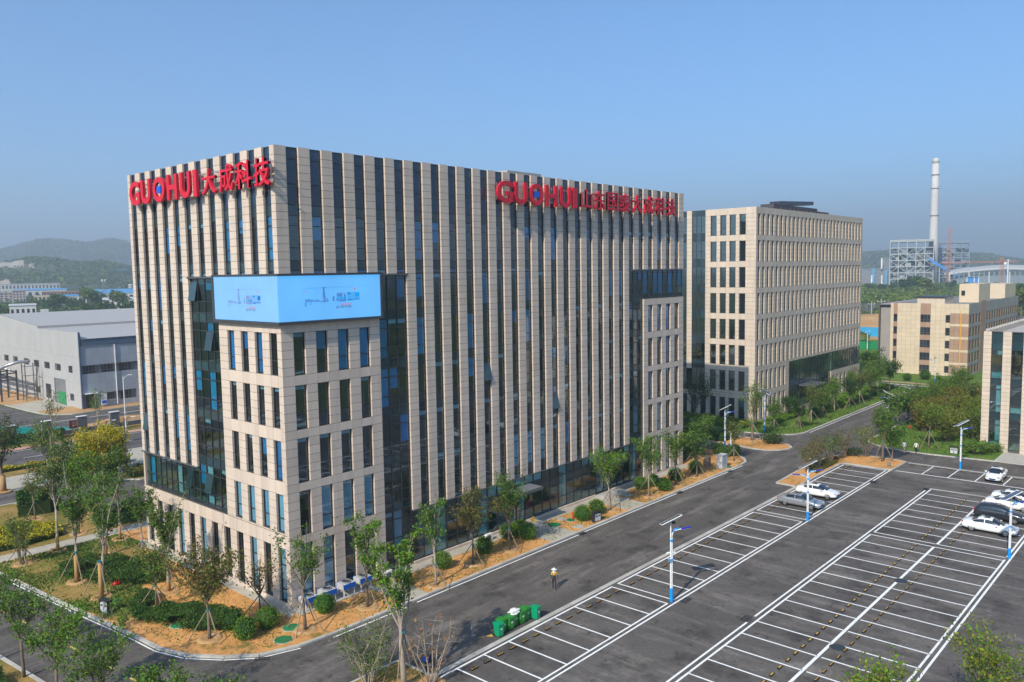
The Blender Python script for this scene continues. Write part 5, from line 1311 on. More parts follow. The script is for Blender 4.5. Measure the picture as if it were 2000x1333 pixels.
# --- car park island
isl = [shrub_tree(100+i, 3.9, 1.5, 9, 800, 0.2, m1, m2, 'bark', 0.4, 0.25) for i, (m1, m2) in enumerate((('leaf_o', 'leaf_b'), ('leaf_b', 'leaf_o'), ('leaf', 'leaf_d'), ('leaf_b', 'leaf_o'), ('leaf_y', 'leaf_br')))]
for i, (x, y, h, lab) in enumerate(((66.1, -14.3, 3.8, 'half-bare grey-green shrub tree at the narrow end of the lot island'), (68.7, -14.5, 4.3, 'russet-topped shrub tree on the lot island'), (72.6, -14.8, 4.1, 'dark green shrub tree on the lot island beside the red hydrant'), (76.6, -15.0, 3.9, 'thin russet shrub tree on the lot island'), (79.2, -17.2, 4.4, 'yellow-green rounded shrub tree inside a timber frame on the lot island'))):
    put_tree('island_shrub', lab, x, y, isl[i], rz=i, sc=h/3.9, group='shrub trees on the lot island', ring=False)
put_tree('island_tree', 'tallest tree on the lot island with a slanting prop', 77.8, -19.8, tree_meshes(110, 8.2, 2.2, 2.4, 0.16, 8, 2500, 0.24, 0.85, 'leaf', None, 'bark', 0.05), stakes=3, sh=2.6, r0=0.16, ring=False)
put_tree('island_tree', 'compact green tree at the lawn end of the lot island', 79.2, -20.6, tree_meshes(111, 4.6, 1.6, 1.2, 0.1, 8, 1900, 0.22, 0.75, 'leaf', 'leaf_d', 'bark', 0.05), ring=False)

# --- clipped balls and low shrubs
def ball_mesh(seed, r, n=1100, ls=0.13, mat='leaf_br', mat2='leaf', squash=0.92, lump=0.06):
    r_ = random.Random(seed); mb = MB(); mb.mats = [M[mat], M[mat2]]
    for i in range(n):
        v = Vector((r_.gauss(0, 1), r_.gauss(0, 1), r_.gauss(0, 1))).normalized()
        q = r*(1+lump*math.sin(5*v.x+seed)*math.cos(4*v.y+2*v.z)) * r_.uniform(0.86, 1.03)
        p = Vector((v.x*q, v.y*q, r*squash*0.95+v.z*q*squash))
        if p.z < 0.05: continue
        leafquad(mb, p, ls, r_, 1 if r_.random() < 0.35 else 0, 0.5)
    c = MB(); c.lathe([(0.04, 0), (0.85*r*0.6, 0.25*r), (0.84*r, 0.9*r*squash), (0.6*r, 1.55*r*squash), (0.1*r, 1.78*r*squash)], 12)
    mi = mb.mi(M['leaf_d']); b = len(mb.v); mb.v += c.v; mb.f += [[j+b for j in f] for f in c.f]; mb.m += [mi]*len(c.f)
    return mb.mesh('foliage', None)
bm = [ball_mesh(200+i, 0.95) for i in range(3)]; bmd = ball_mesh(210, 0.95, mat='leaf', mat2='leaf_d')
balls = [(-4.9, -1.6, .95, 'bright clipped round shrub nearest the curved kerb'), (-2.9, -1.2, .95, 'bright clipped round shrub between the tree and the building corner'), (1.4, -2.3, .9, 'bright clipped round shrub before the first cooling unit'), (-4.7, 0.6, .95, 'dark clipped round shrub at the tip of the groundcover hedge'),
    (13.6, -2.6, .92, 'clipped round shrub between the first two strip trees'), (18.7, -2.8, .95, 'clipped round shrub left of the front canopy tree'), (23.1, -1.8, .9, 'left one of the three round shrubs by the left entrance'), (24.9, -1.8, .9, 'rear one of the three round shrubs by the left entrance'), (24.3, -3.3, .98, 'front one of the three round shrubs by the left entrance'),
    (32.3, -4.0, .98, 'clipped round shrub beside the red hydrant'), (35.1, -3.8, .95, 'clipped round shrub behind the twin litter bin'), (46.3, -2.2, .9, 'left round shrub of the far trio'), (48.3, -2.6, .9, 'rear round shrub of the far trio'), (47.4, -4.7, .95, 'front round shrub of the far trio'), (52.3, -3.3, .95, 'clipped round shrub under the narrow tree'), (57.3, -3.3, .95, 'clipped round shrub nearest the brown box'),
    (68.4, -0.9, 1.0, 'round shrub behind the camera post'), (66.9, -2.2, .95, 'round shrub behind the grey cabinet'), (68.7, -3.0, 1.0, 'round shrub at the tip of the front bed'), (103.5, -0.5, 1.1, 'first round shrub on the lawn before the second office'), (107.5, 0.2, 1.2, 'second round shrub on the lawn before the second office'), (112, 0.5, 1.4, 'third round shrub on the lawn before the second office'), (160, 0.2, 1.0, 'left small round shrub before the tan block'), (164, -2.5, 1.3, 'right round shrub before the tan block')]
for i, (x, y, r, lab) in enumerate(balls):
    t = thing('round_shrub', lab, 'shrub', (x, y, 0.08), i*1.1, 'clipped round shrubs'); t.scale = (r, r, r)
    link('foliage', bmd if 'dark' in lab or x > 60 else bm[i % 3], t)
    MB().tube([(0, 0, -0.05), (0, 0, 0.6)], 0.05, 5).build('stem', M['bark'], t)
for (x, y, s, lab) in ((79.4, -3.8, 1.0, 'low spreading shrub on the road island'), (90.0, -28.3, 1.25, 'low spreading shrub on the right lawn before the low office'), (92.0, -29.6, 0.9, 'smaller low shrub against the low office corner'), (78.5, -15.6, 0.75, 'flat-topped dark shrub on the lot island')):
    t = thing('low_shrub', lab, 'shrub', (x, y, 0.08), x, 'low spreading shrubs'); t.scale = (s*1.3, s*1.3, s)
    tm, cm = shrub_tree(int(x*3), 1.5, 1.3, 12, 1100, 0.2, 'leaf' if x > 80 else 'leaf_d', 'leaf_br' if x > 89 else None, 'bark', 0.3, 0.2); link('stems', tm, t); link('foliage', cm, t)
# --- groundcover hedges: uncountable leaves
def inpoly(x, y, P_):
    c = False; n = len(P_)
    for i in range(n):
        x0, y0 = P_[i]; x1, y1 = P_[(i+1) % n]
        if (y0 > y) != (y1 > y) and x < (x1-x0)*(y-y0)/(y1-y0)+x0: c = not c
    return c
def hedge(name, label, poly, h, n, mat, mat2, ls=0.15, holes=(), seed=1, f2=0.3, z=0.1):
    r_ = random.Random(seed); mb = MB(); mb.mats = [M[mat], M[mat2]]
    xs = [p[0] for p in poly]; ys = [p[1] for p in poly]; k = 0; tries = 0
    while k < n and tries < n*6:
        tries += 1
        x, y = r_.uniform(min(xs), max(xs)), r_.uniform(min(ys), max(ys))
        if not inpoly(x, y, poly) or any((x-a)**2+(y-b)**2 < c*c for a, b, c in holes): continue
        hh = h*(0.8+0.25*math.sin(x*2.1+seed)*math.cos(y*1.7))
        zz = hh*(1-abs(r_.gauss(0, 0.22))) if r_.random() < 0.75 else r_.uniform(0.05, hh)
        leafquad(mb, Vector((x, y, z+max(0.03, zz))), ls, r_, 1 if r_.random() < f2 else 0, 0.9); k += 1
    # dark twiggy core
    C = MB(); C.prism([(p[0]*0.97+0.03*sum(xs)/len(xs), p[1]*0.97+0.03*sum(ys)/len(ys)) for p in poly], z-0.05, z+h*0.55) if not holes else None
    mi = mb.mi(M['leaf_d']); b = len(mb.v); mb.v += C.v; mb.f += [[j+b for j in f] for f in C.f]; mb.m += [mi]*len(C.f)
    o = mb.build(name, None); return tag(o, label, 'hedge', None, 'stuff')
hedge('groundcover_hedge', 'dark green groundcover hedge nearest the kerb corner', [(-9.0, 7.4), (-8.0, 5.2), (-7.2, 2.6), (-5.8, 0.9), (-4.4, 0.5), (-3.6, 1.8), (-3.9, 4.0), (-4.8, 6.0), (-6.0, 7.2), (-6.5, 9.0), (-5.6, 10.9), (-6.2, 12.0), (-8.2, 10.2)], 0.8, 23000, 'leaf_d', 'leaf', 0.15, ((-6.8, 8.5, 0.8), (-7.0, 4.3, 0.75)), 3)
hedge('groundcover_hedge', 'dark green groundcover hedge in front of the far part of the wall', [(-7.9, 18.4), (-6.6, 16.0), (-5.0, 13.6), (-3.6, 13.6), (-2.6, 15.6), (-2.6, 18.0), (-3.8, 21.5), (-5.2, 23.6), (-7.2, 24.6), (-8.8, 23.4), (-8.9, 20.8)], 0.8, 22000, 'leaf_d', 'leaf', 0.15, ((-7.2, 20.8, 0.9),), 4)
hedge('golden_hedge', 'low hedge with golden tips at the far left beyond the path', [(-13.4, 33.6), (-9.0, 33.2), (-4.6, 34.0), (-4.0, 37.5), (-6.5, 39.9), (-13.8, 42.5)], 0.9, 14000, 'leaf_gold', 'leaf_y', 0.2, (), 5, 0.5)
hedge('golden_hedge', 'long low golden hedge along the boundary road verge', [(-30, 69.2), (7.5, 69.2), (7.5, 70.6), (-30, 70.6)], 0.7, 5000, 'leaf_gold', 'leaf_y', 0.26, (), 6, 0.4)
hedge('golden_hedge', 'golden hedge tip under the golden trees', [(8, 59.4), (13.5, 61.6), (14.5, 63.4), (10, 63.5), (5, 61.5)], 1.2, 4500, 'leaf_gold', 'leaf_y', 0.26, (), 7, 0.4, 0.0)
hedge('dark_hedge', 'rounded dark shrubbery behind the pale path at the left', [(-5.6, 44.5), (-2.6, 43.6), (-0.8, 45.2), (-1.5, 48.2), (-4.4, 49)], 2.6, 6000, 'leaf_d', 'leaf', 0.24, (), 8)
hedge('dark_hedge', 'dark shrubbery beside the path near the building', [(-1.0, 32.8), (2.6, 32.8), (3.2, 37), (1.2, 38.5), (-1.2, 36)], 1.4, 4500, 'leaf_d', 'leaf', 0.2, (), 9)
hedge('verge_hedge', 'dark shrubs on the verge at the foot of the boundary wall', [(-10, 88.2), (14.6, 88.2), (15, 90.2), (-10, 90.2)], 1.6, 6000, 'leaf_d', 'leaf', 0.3, (), 10)
hedge('drive_shrubs', 'mixed shrubs on the drive island left of the building', [(10, 52), (16, 51.2), (24, 51.4), (24, 57.4), (13, 57.2), (10, 55)], 0.9, 5000, 'leaf_o', 'leaf_b', 0.26, (), 11)
hedge('lawn_hedge', 'fresh green shrub mass along the foot of the second office', [(95, 1.6), (105, 1.4), (107, 3.6), (95, 4.2)], 0.9, 4500, 'leaf_br', 'leaf', 0.26, (), 12)
hedge('lawn_hedge', 'fresh green shrub mass further along the second office', [(112, -1.2), (146, -1.4), (146, 1.8), (114, 1.8)], 1.1, 8000, 'leaf_br', 'leaf', 0.3, (), 13)
hedge('lawn_hedge', 'green hedge round the near corner of the second office', [(86.5, 4.2), (91.8, 3.0), (92.4, 26), (86.5, 26)], 1.0, 5000, 'leaf_y', 'leaf', 0.28, (), 14)
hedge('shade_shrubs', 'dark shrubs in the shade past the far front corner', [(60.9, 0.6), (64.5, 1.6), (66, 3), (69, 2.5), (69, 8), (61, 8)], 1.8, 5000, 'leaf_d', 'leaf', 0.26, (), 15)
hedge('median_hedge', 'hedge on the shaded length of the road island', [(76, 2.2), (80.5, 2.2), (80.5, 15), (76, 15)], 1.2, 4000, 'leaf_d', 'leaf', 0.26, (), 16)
hedge('lawn_hedge', 'mixed low planting deep in the right lawn', [(97, -27), (112, -27.2), (138, -27), (138, -16.5), (124, -17), (112, -21.5)], 1.0, 7000, 'leaf_y', 'leaf_o', 0.34, (), 17)
hedge('island_groundcover', 'brown and green groundcover on the lot island', [(66, -15.5), (73.2, -15.5), (76, -14.8), (75.5, -13.6), (68, -13.6)], 0.35, 2500, 'leaf_b', 'leaf_o', 0.18, (), 18)
hedge('verge_shrub', 'dark clipped shrub cut by the lower left corner', [(-22, 2.5), (-18.6, 2.2), (-18.3, 5.6), (-21, 6.5)], 1.0, 2500, 'leaf_d', 'leaf_o', 0.16, (), 19)

# --- short grass tufts (uncountable)
def grass(name, label, poly, n, seed, s=0.12, avoid=None):
    r_ = random.Random(seed); mb = MB(); mb.mats = [M['grass_leaf']]
    xs = [p[0] for p in poly]; ys = [p[1] for p in poly]; k = 0; tr = 0
    while k < n and tr < n*5:
        tr += 1; x, y = r_.uniform(min(xs), max(xs)), r_.uniform(min(ys), max(ys))
        if not inpoly(x, y, poly): continue
        if math.sin(x*0.9+seed)+math.cos(y*0.7+x*0.3) < -0.4+r_.gauss(0, 0.6): continue
        a = r_.uniform(0, 6.28); h = s*r_.uniform(0.5, 1.2); dx, dy = math.cos(a)*s*0.5, math.sin(a)*s*0.5
        b = len(mb.v); mb.v += [(x-dx, y-dy, 0.1), (x+dx, y+dy, 0.1), (x+dx*0.5+dy*0.4, y+dy*0.5-dx*0.4, 0.1+h)]; mb.f.append([b, b+1, b+2]); mb.m.append(0); k += 1
    o = mb.build(name, None); return tag(o, label, 'grass', None, 'stuff')
grass('grass', 'patchy grass on the turf beside the sunlit facade', [(-11.7, 24), (-11, 15), (-9.7, 8), (-7.5, 9), (-5.5, 14), (-3.0, 20), (-0.5, 25), (-0.6, 30.1), (-12.4, 30.1)], 14000, 1, 0.14)
grass('grass', 'green grass on the lawn before the second office', [(86, -0.5), (90.3, -4.1), (146, -4.1), (146, 4.8), (93, 4.8), (86, 4)], 16000, 2, 0.24)
grass('grass', 'green grass on the right lawn', [(89.6, -14.3), (140, -14.2), (140, -27), (93, -31), (86.4, -24)], 16000, 3, 0.24)
grass('grass', 'sparse weeds on the ochre bed along the front facade', [(0, -5.4), (64, -5.6), (64, -1.2), (0, -1.2)], 2200, 4, 0.13)
grass('grass', 'sparse weeds on the near corner bed', [(-9.3, 6), (-8.4, -0.6), (-5, -4.2), (0, -5.3), (0, -1.2), (-1, 6), (-1, 18)], 1800, 5, 0.12)
# ------------------------------------------------------------------ vehicles
M['tyre'] = plain('rubber_tyre', (0.018, 0.018, 0.018), 0.85, var=0.1); M['rim'] = plain('alloy_rim', (0.45, 0.46, 0.47), 0.3, 0.8, var=0.05)
M['car_glass'] = plain('car_glass', (0.015, 0.02, 0.026), 0.04, 0, 0.9, var=0.0, coat=0.6); M['lamp_clear'] = plain('headlight_glass', (0.55, 0.57, 0.6), 0.1, 0.2, 0.8, var=0)
M['lamp_red'] = plain('tail_light', (0.45, 0.01, 0.015), 0.2, var=0); M['plate'] = plain('blue_number_plate', (0.02, 0.13, 0.55), 0.4, var=0)
def paint(name, col, metal=0.0): return plain(name, col, 0.28, metal, 0.5, var=0.03, coat=0.8)
M['car_white'] = paint('white_car_paint', (0.80, 0.80, 0.79)); M['car_silver'] = paint('silver_car_paint', (0.42, 0.43, 0.46), 0.6); M['car_dark'] = paint('dark_grey_car_paint', (0.035, 0.038, 0.048), 0.4)
def car_mesh(L=4.62, W=1.80, H=1.47, suv=False):
    """lofted body: per station x: sill z, waist half width, belt z, roof z, roof half width"""
    hw = W/2; q = 1.12 if suv else 1.0
    up = 0.1 if suv else 0.0
    # (x, zsill, halfwidth, z_shoulder, z_top, hw_top)
    st = [(-L/2, 0.42, hw*0.80, 0.68+up, 0.72+up, hw*0.72), (-L/2+0.05, 0.30, hw*0.88, 0.82+up, 0.90+up, hw*0.76), (-L/2+0.28, 0.24, hw*0.95, 0.92+up, 1.02+up, hw*0.78),
          (-L/2+0.62, 0.21, hw*0.985, 0.95+up, 1.06+up, hw*0.80), (-0.75*L/2, 0.20, hw, 0.95+up, 1.08+up, hw*0.80), (-0.3, 0.19, hw, 0.93+up, 1.0+up, hw*0.84), (0.45, 0.19, hw, 0.92+up, 0.99+up, hw*0.85),
          (0.95, 0.19, hw, 0.90+up, 1.0+up, hw*0.82), (1.35, 0.20, hw*0.99, 0.86+up, 0.95+up, hw*0.78), (L/2-0.55, 0.21, hw*0.97, 0.80+up, 0.87+up, hw*0.72), (L/2-0.2, 0.24, hw*0.90, 0.70+up, 0.76+up, hw*0.66), (L/2-0.04, 0.30, hw*0.80, 0.60+up, 0.64+up, hw*0.58), (L/2, 0.40, hw*0.70, 0.52+up, 0.55+up, hw*0.5)]
    mb = MB(); ring = []
    for (x, zs, w, zb, zt, wt) in st:
        pts = [(x, -w*0.86, zs), (x, -w*0.98, zs+0.14), (x, -w, (zs+zb)/2+0.05), (x, -w*0.965, zb), (x, -wt, zt), (x, 0, zt+0.025), (x, wt, zt), (x, w*0.965, zb), (x, w, (zs+zb)/2+0.05), (x, w*0.98, zs+0.14), (x, w*0.86, zs)]
        ring.append(len(mb.v)); mb.v += pts
    n = 11
    for a, b in zip(ring, ring[1:]):
        for j in range(n):
            k = (j+1) % n; mb.f.append([a+j, b+j, b+k, a+k]); mb.m.append(0)
    mb.f.append([ring[0]+j for j in range(n)]); mb.m.append(0); mb.f.append([ring[-1]+j for j in range(n)][::-1]); mb.m.append(0)
    body = mb
    # cabin: (x, z, half width)
    rear0 = -L/2+(0.12 if suv else 0.52)
    base = [(rear0, 1.0+up, hw*0.78), (-1.15, 1.0+up, hw*0.84), (-0.2, 0.97+up, hw*0.86), (0.75, 0.96+up, hw*0.85), (1.32, 0.93+up, hw*0.76)]
    H2 = H*(1.0 if not suv else 1.0)
    roof = [(rear0+(0.30 if suv else 0.62), H2-0.10, hw*0.62), (-0.85, H2-0.015, hw*0.66), (-0.25, H2, hw*0.67), (0.2, H2-0.03, hw*0.66), (0.52, H2-0.10, hw*0.63)]
    cb = MB()
    for s in (base, roof):
        pass
    V = []
    for (x, z, w) in base: V += [(x, -w, z), (x, w, z)]
    for (x, z, w) in roof: V += [(x, -w, z), (x, w, z)]
    cb.v = V
    def B_(i, s): return 2*i+s
    def R_(i, s): return 10+2*i+s
    for i in range(4):
        cb.f.append([B_(i, 0), B_(i+1, 0), R_(i+1, 0), R_(i, 0)]); cb.f.append([B_(i+1, 1), B_(i, 1), R_(i, 1), R_(i+1, 1)]); cb.f.append([R_(i, 0), R_(i+1, 0), R_(i+1, 1), R_(i, 1)])
    cb.f.append([B_(0, 1), B_(0, 0), R_(0, 0), R_(0, 1)]); cb.f.append([B_(4, 0), B_(4, 1), R_(4, 1), R_(4, 0)])
    cb.m = [0]*len(cb.f)
    return body, cb, base, roof
def lerp3(a, b, t): return tuple(a[i]+(b[i]-a[i])*t for i in range(3))
def quadpanel(a, b, c, d, inset, off, name, mat, par):
    """pane laid just proud of the cabin side, inset from its corners"""
    A_, B_, C_, D_ = map(Vector, (a, b, c, d)); cen = (A_+B_+C_+D_)/4; n = (B_-A_).cross(D_-A_).normalized()
    P_ = [p+(cen-p)*inset for p in (A_, B_, C_, D_)]
    mb = MB(); mb.v = [tuple(p+n*off) for p in P_] + [tuple(p-n*0.01) for p in P_]
    mb.f = [[0, 1, 2, 3], [7, 6, 5, 4], [0, 4, 5, 1], [1, 5, 6, 2], [2, 6, 7, 3], [3, 7, 4, 0]]; mb.m = [0]*6
    return mb.build(name, mat, par)
def make_car(label, x, y, rz, mat, suv=False, L=4.62, H=1.47, W=1.8, front=False):
    t = thing('parked_car', label, 'car', (x, y, 0.006), rz, 'parked cars')
    body, cb, base, roof = car_mesh(L, W, H, suv)
    bo = body.build('body', mat, t, True)
    md = bo.modifiers.new('s', 'SUBSURF'); md.levels = 1; md.render_levels = 1
    # cabin: one smooth shell, its glass cut out of it by angle and length
    co = link('cabin', None, t); co.empty_display_size = 0.1
    xr, xf = (-L/2+0.10, 1.38) if suv else (-L/2+0.48, 1.40)
    prof = [(0, 0), (0.05, 0.42), (0.11, 0.80), (0.2, 0.95), (0.38, 1.0), (0.55, 0.99), (0.68, 0.88), (0.85, 0.45), (1, 0.0)] if suv else [(0, 0), (0.12, 0.36), (0.25, 0.74), (0.36, 0.94), (0.48, 1.0), (0.58, 0.985), (0.70, 0.86), (0.85, 0.46), (1, 0.0)]
    def pf(u):
        for (a, va), (b, vb) in zip(prof, prof[1:]):
            if u <= b: q = (u-a)/(b-a); q = q*q*(3-2*q)*0.35+q*0.65; return va+(vb-va)*q
        return 0.0
    NU, NV = 44, 30; zb0 = 0.90+0.1*suv; grid = []
    for iu in range(NU+1):
        u = iu/NU; x_ = xr+(xf-xr)*u; hgt_ = max(0.0, (H-zb0)*pf(u)); wb = W/2*(0.90-0.10*abs(2*u-1)**2.2)
        row = []
        for iv in range(NV+1):
            a = math.pi*iv/NV; c_, s_ = math.cos(a), math.sin(a)
            cy_ = math.copysign(abs(c_)**0.62, c_); sz_ = s_**0.66 if s_ > 0 else 0
            row.append((x_, -wb*cy_*(1-0.10*sz_), zb0+hgt_*sz_))
        grid.append(row)
    cls = {}
    for iu in range(NU):
        for iv in range(NV):
            u, v = (iu+0.5)/NU, (iv+0.5)/NV; sd = 0 if v < 0.5 else 1; vv = min(v, 1-v)
            k = 'shell'
            u0, u1 = (0.07, 0.16) if suv else (0.07, 0.28)
            if u > 0.655 and u < 0.96 and vv > 0.20+0.02: k = 'windscreen'
            elif u0 < u < u1 and vv > 0.26: k = 'rear_window'
            elif 0.045 < vv < 0.235 and (0.17 if not suv else 0.10) < u < 0.88 and not 0.455 < u < 0.475:
                hh = pf(u)
                if hh > 0.42: k = 'side_window%d%d' % (sd, 0 if u < 0.46 else 1)
            elif suv and False: pass
            cls.setdefault(k, []).append((iu, iv))
    for k, Lf in cls.items():
        mb_ = MB(); idx = {}
        def vi(p):
            if p not in idx: idx[p] = len(mb_.v); mb_.v.append(grid[p[0]][p[1]])
            return idx[p]
        for iu, iv in Lf: mb_.f.append([vi((iu, iv)), vi((iu+1, iv)), vi((iu+1, iv+1)), vi((iu, iv+1))]); mb_.m.append(0)
        mb_.build('shell' if k == 'shell' else ('side_window' if k.startswith('side') else k), mat if k == 'shell' else M['car_glass'], co, True)
    g = M['car_glass']
    # sun roof
    MB().box(-0.5, -0.36, H-0.03, 0.02, 0.36, H+0.008).build('sunroof', g, co)
    R0 = 0.345 if suv else 0.315
    tm = bpy.data.meshes.get('car_tyre%d' % suv)
    for wx in (-L/2+0.93, L/2-0.92):
        for s in (-1, 1):
            w = link('wheel', None, t); w.location = (wx, s*(W/2-0.12), R0); w.empty_display_size = 0.1
            mb = MB(); n = 20
            for (r, yy) in ((R0*0.66, -0.10), (R0*0.93, -0.105), (R0, -0.07), (R0, 0.07), (R0*0.93, 0.105), (R0*0.66, 0.10)):
                mb.v += [(r*math.cos(2*math.pi*k/n), yy, r*math.sin(2*math.pi*k/n)) for k in range(n)]
            for i in range(5):
                for k in range(n): mb.f.append([i*n+k, (i+1)*n+k, (i+1)*n+(k+1) % n, i*n+(k+1) % n]); mb.m.append(0)
            mb.build('tyre', M['tyre'], w, True)
            rm = MB()
            for k in range(6):
                a = 2*math.pi*k/6; rm.bar((0, s*0.085, 0), (R0*0.62*math.cos(a), s*0.09, R0*0.62*math.sin(a)), 0.05, 0.075)
            m_ = len(rm.v); rm.v += [(R0*0.66*math.cos(2*math.pi*k/n), s*0.06, R0*0.66*math.sin(2*math.pi*k/n)) for k in range(n)]; rm.f.append([m_+k for k in range(n)] if s < 0 else [m_+k for k in range(n)][::-1]); rm.m.append(0)
            rm.build('rim', M['rim'], w)
            # dark wheel arch
            am = MB(); n2 = 18; ra = R0+0.05
            am.v = [(ra*math.cos(2*math.pi*k/n2), s*0.128, ra*math.sin(2*math.pi*k/n2)*1.0) for k in range(n2)] + [(ra*math.cos(2*math.pi*k/n2), -s*0.1, ra*math.sin(2*math.pi*k/n2)) for k in range(n2)]
            am.f = [[k, (k+1) % n2, n2+(k+1) % n2, n2+k] for k in range(n2)]; am.m = [0]*n2
            ar = am.build('wheel_arch', M['black'], t); ar.location = w.location
    for s in (-1, 1):
        h_ = MB().box(-0.16, -0.20, -0.075, 0.12, 0.20, 0.075).build('headlight', M['lamp_clear'], t); h_.location = (L/2-0.19, s*(W/2-0.38), 0.66+0.1*suv); h_.rotation_euler = (0, R(14), s*R(-28))
        h_ = MB().box(-0.10, -0.15, -0.06, 0.06, 0.13, 0.06).build('tail_light', M['lamp_red'], t); h_.location = (-L/2+0.17, s*(W/2-0.27), 0.84+0.1*suv); h_.rotation_euler = (0, 0, s*R(24))
        mr = MB().box(-0.09, -0.11, -0.07, 0.09, 0.11, 0.07).build('wing_mirror', mat, t); mr.location = (0.72, s*(W/2+0.08), 1.0+0.1*suv)
    MB().box(L/2-0.02, -0.36, 0.42, L/2+0.012, 0.36, 0.56).build('grille', M['black'], t)
    MB().box(L/2-0.0, -0.22, 0.30+0.04, L/2+0.03, 0.22, 0.46-0.04).build('number_plate', M['plate'], t)
    MB().box(-L/2-0.02, -0.22, 0.60, -L/2+0.02, 0.22, 0.72).build('number_plate', M['plate'], t)
    return t
make_car('silver saloon car parked beside the second car park lamp', 51.55, -19.35, R(-90), M['car_silver'], L=4.75)
make_car('white saloon car parked next to the silver one in the roadside row', 56.5, -19.3, R(-90), M['car_white'])
make_car('white saloon parked nearest the lamp at the right edge, closest of the four together', 54.5, -36.95, R(-90), M['car_white'], L=4.75)
make_car('dark grey crossover with roof rails between the white cars', 59.4, -36.9, R(-90), M['car_dark'], True, 4.6, 1.62, 1.86)
make_car('white saloon parked behind the dark crossover', 64.2, -36.9, R(-90), M['car_white'])
make_car('farthest white saloon of the four together at the right', 67.0, -36.9, R(-90), M['car_white'], L=4.5)
make_car('white saloon facing the camera alone in the end row', 77.0, -33.2, R(180), M['car_white'])
# scooter under the bare tree
t = thing('scooter', 'black motor scooter parked under the bare tree', 'scooter', (0.9, -14.7, 0.0), R(35))
for x in (-0.62, 0.62):
    w = MB(); n = 16
    for (r, yy) in ((0.12, -0.05), (0.24, -0.055), (0.26, 0), (0.24, 0.055), (0.12, 0.05)): w.v += [(x+r*math.cos(2*math.pi*k/n), yy, 0.26+r*math.sin(2*math.pi*k/n)) for k in range(n)]
    for i in range(4):
        for k in range(n): w.f.append([i*n+k, (i+1)*n+k, (i+1)*n+(k+1) % n, i*n+(k+1) % n]); w.m.append(0)
    w.build('wheel', M['tyre'], t, True)
MB().tube([(-0.75, 0, 0.45), (-0.5, 0, 0.62), (-0.1, 0, 0.62), (0.0, 0, 0.35), (0.35, 0, 0.32), (0.5, 0, 0.75), (0.55, 0, 0.95)], [0.1, 0.17, 0.16, 0.12, 0.12, 0.13, 0.06], 8).build('body', M['black'], t, True)
MB().box(-0.65, -0.14, 0.74, 0.0, 0.14, 0.84).build('seat', M['tyre'], t)
MB().tube([(0.5, -0.33, 1.05), (0.56, 0, 1.0), (0.5, 0.33, 1.05)], 0.025, 6).build('handlebar', M['black'], t)
MB().box(-0.95, -0.17, 0.78, -0.66, 0.17, 1.05).build('top_box', M['blue_sign'], t)

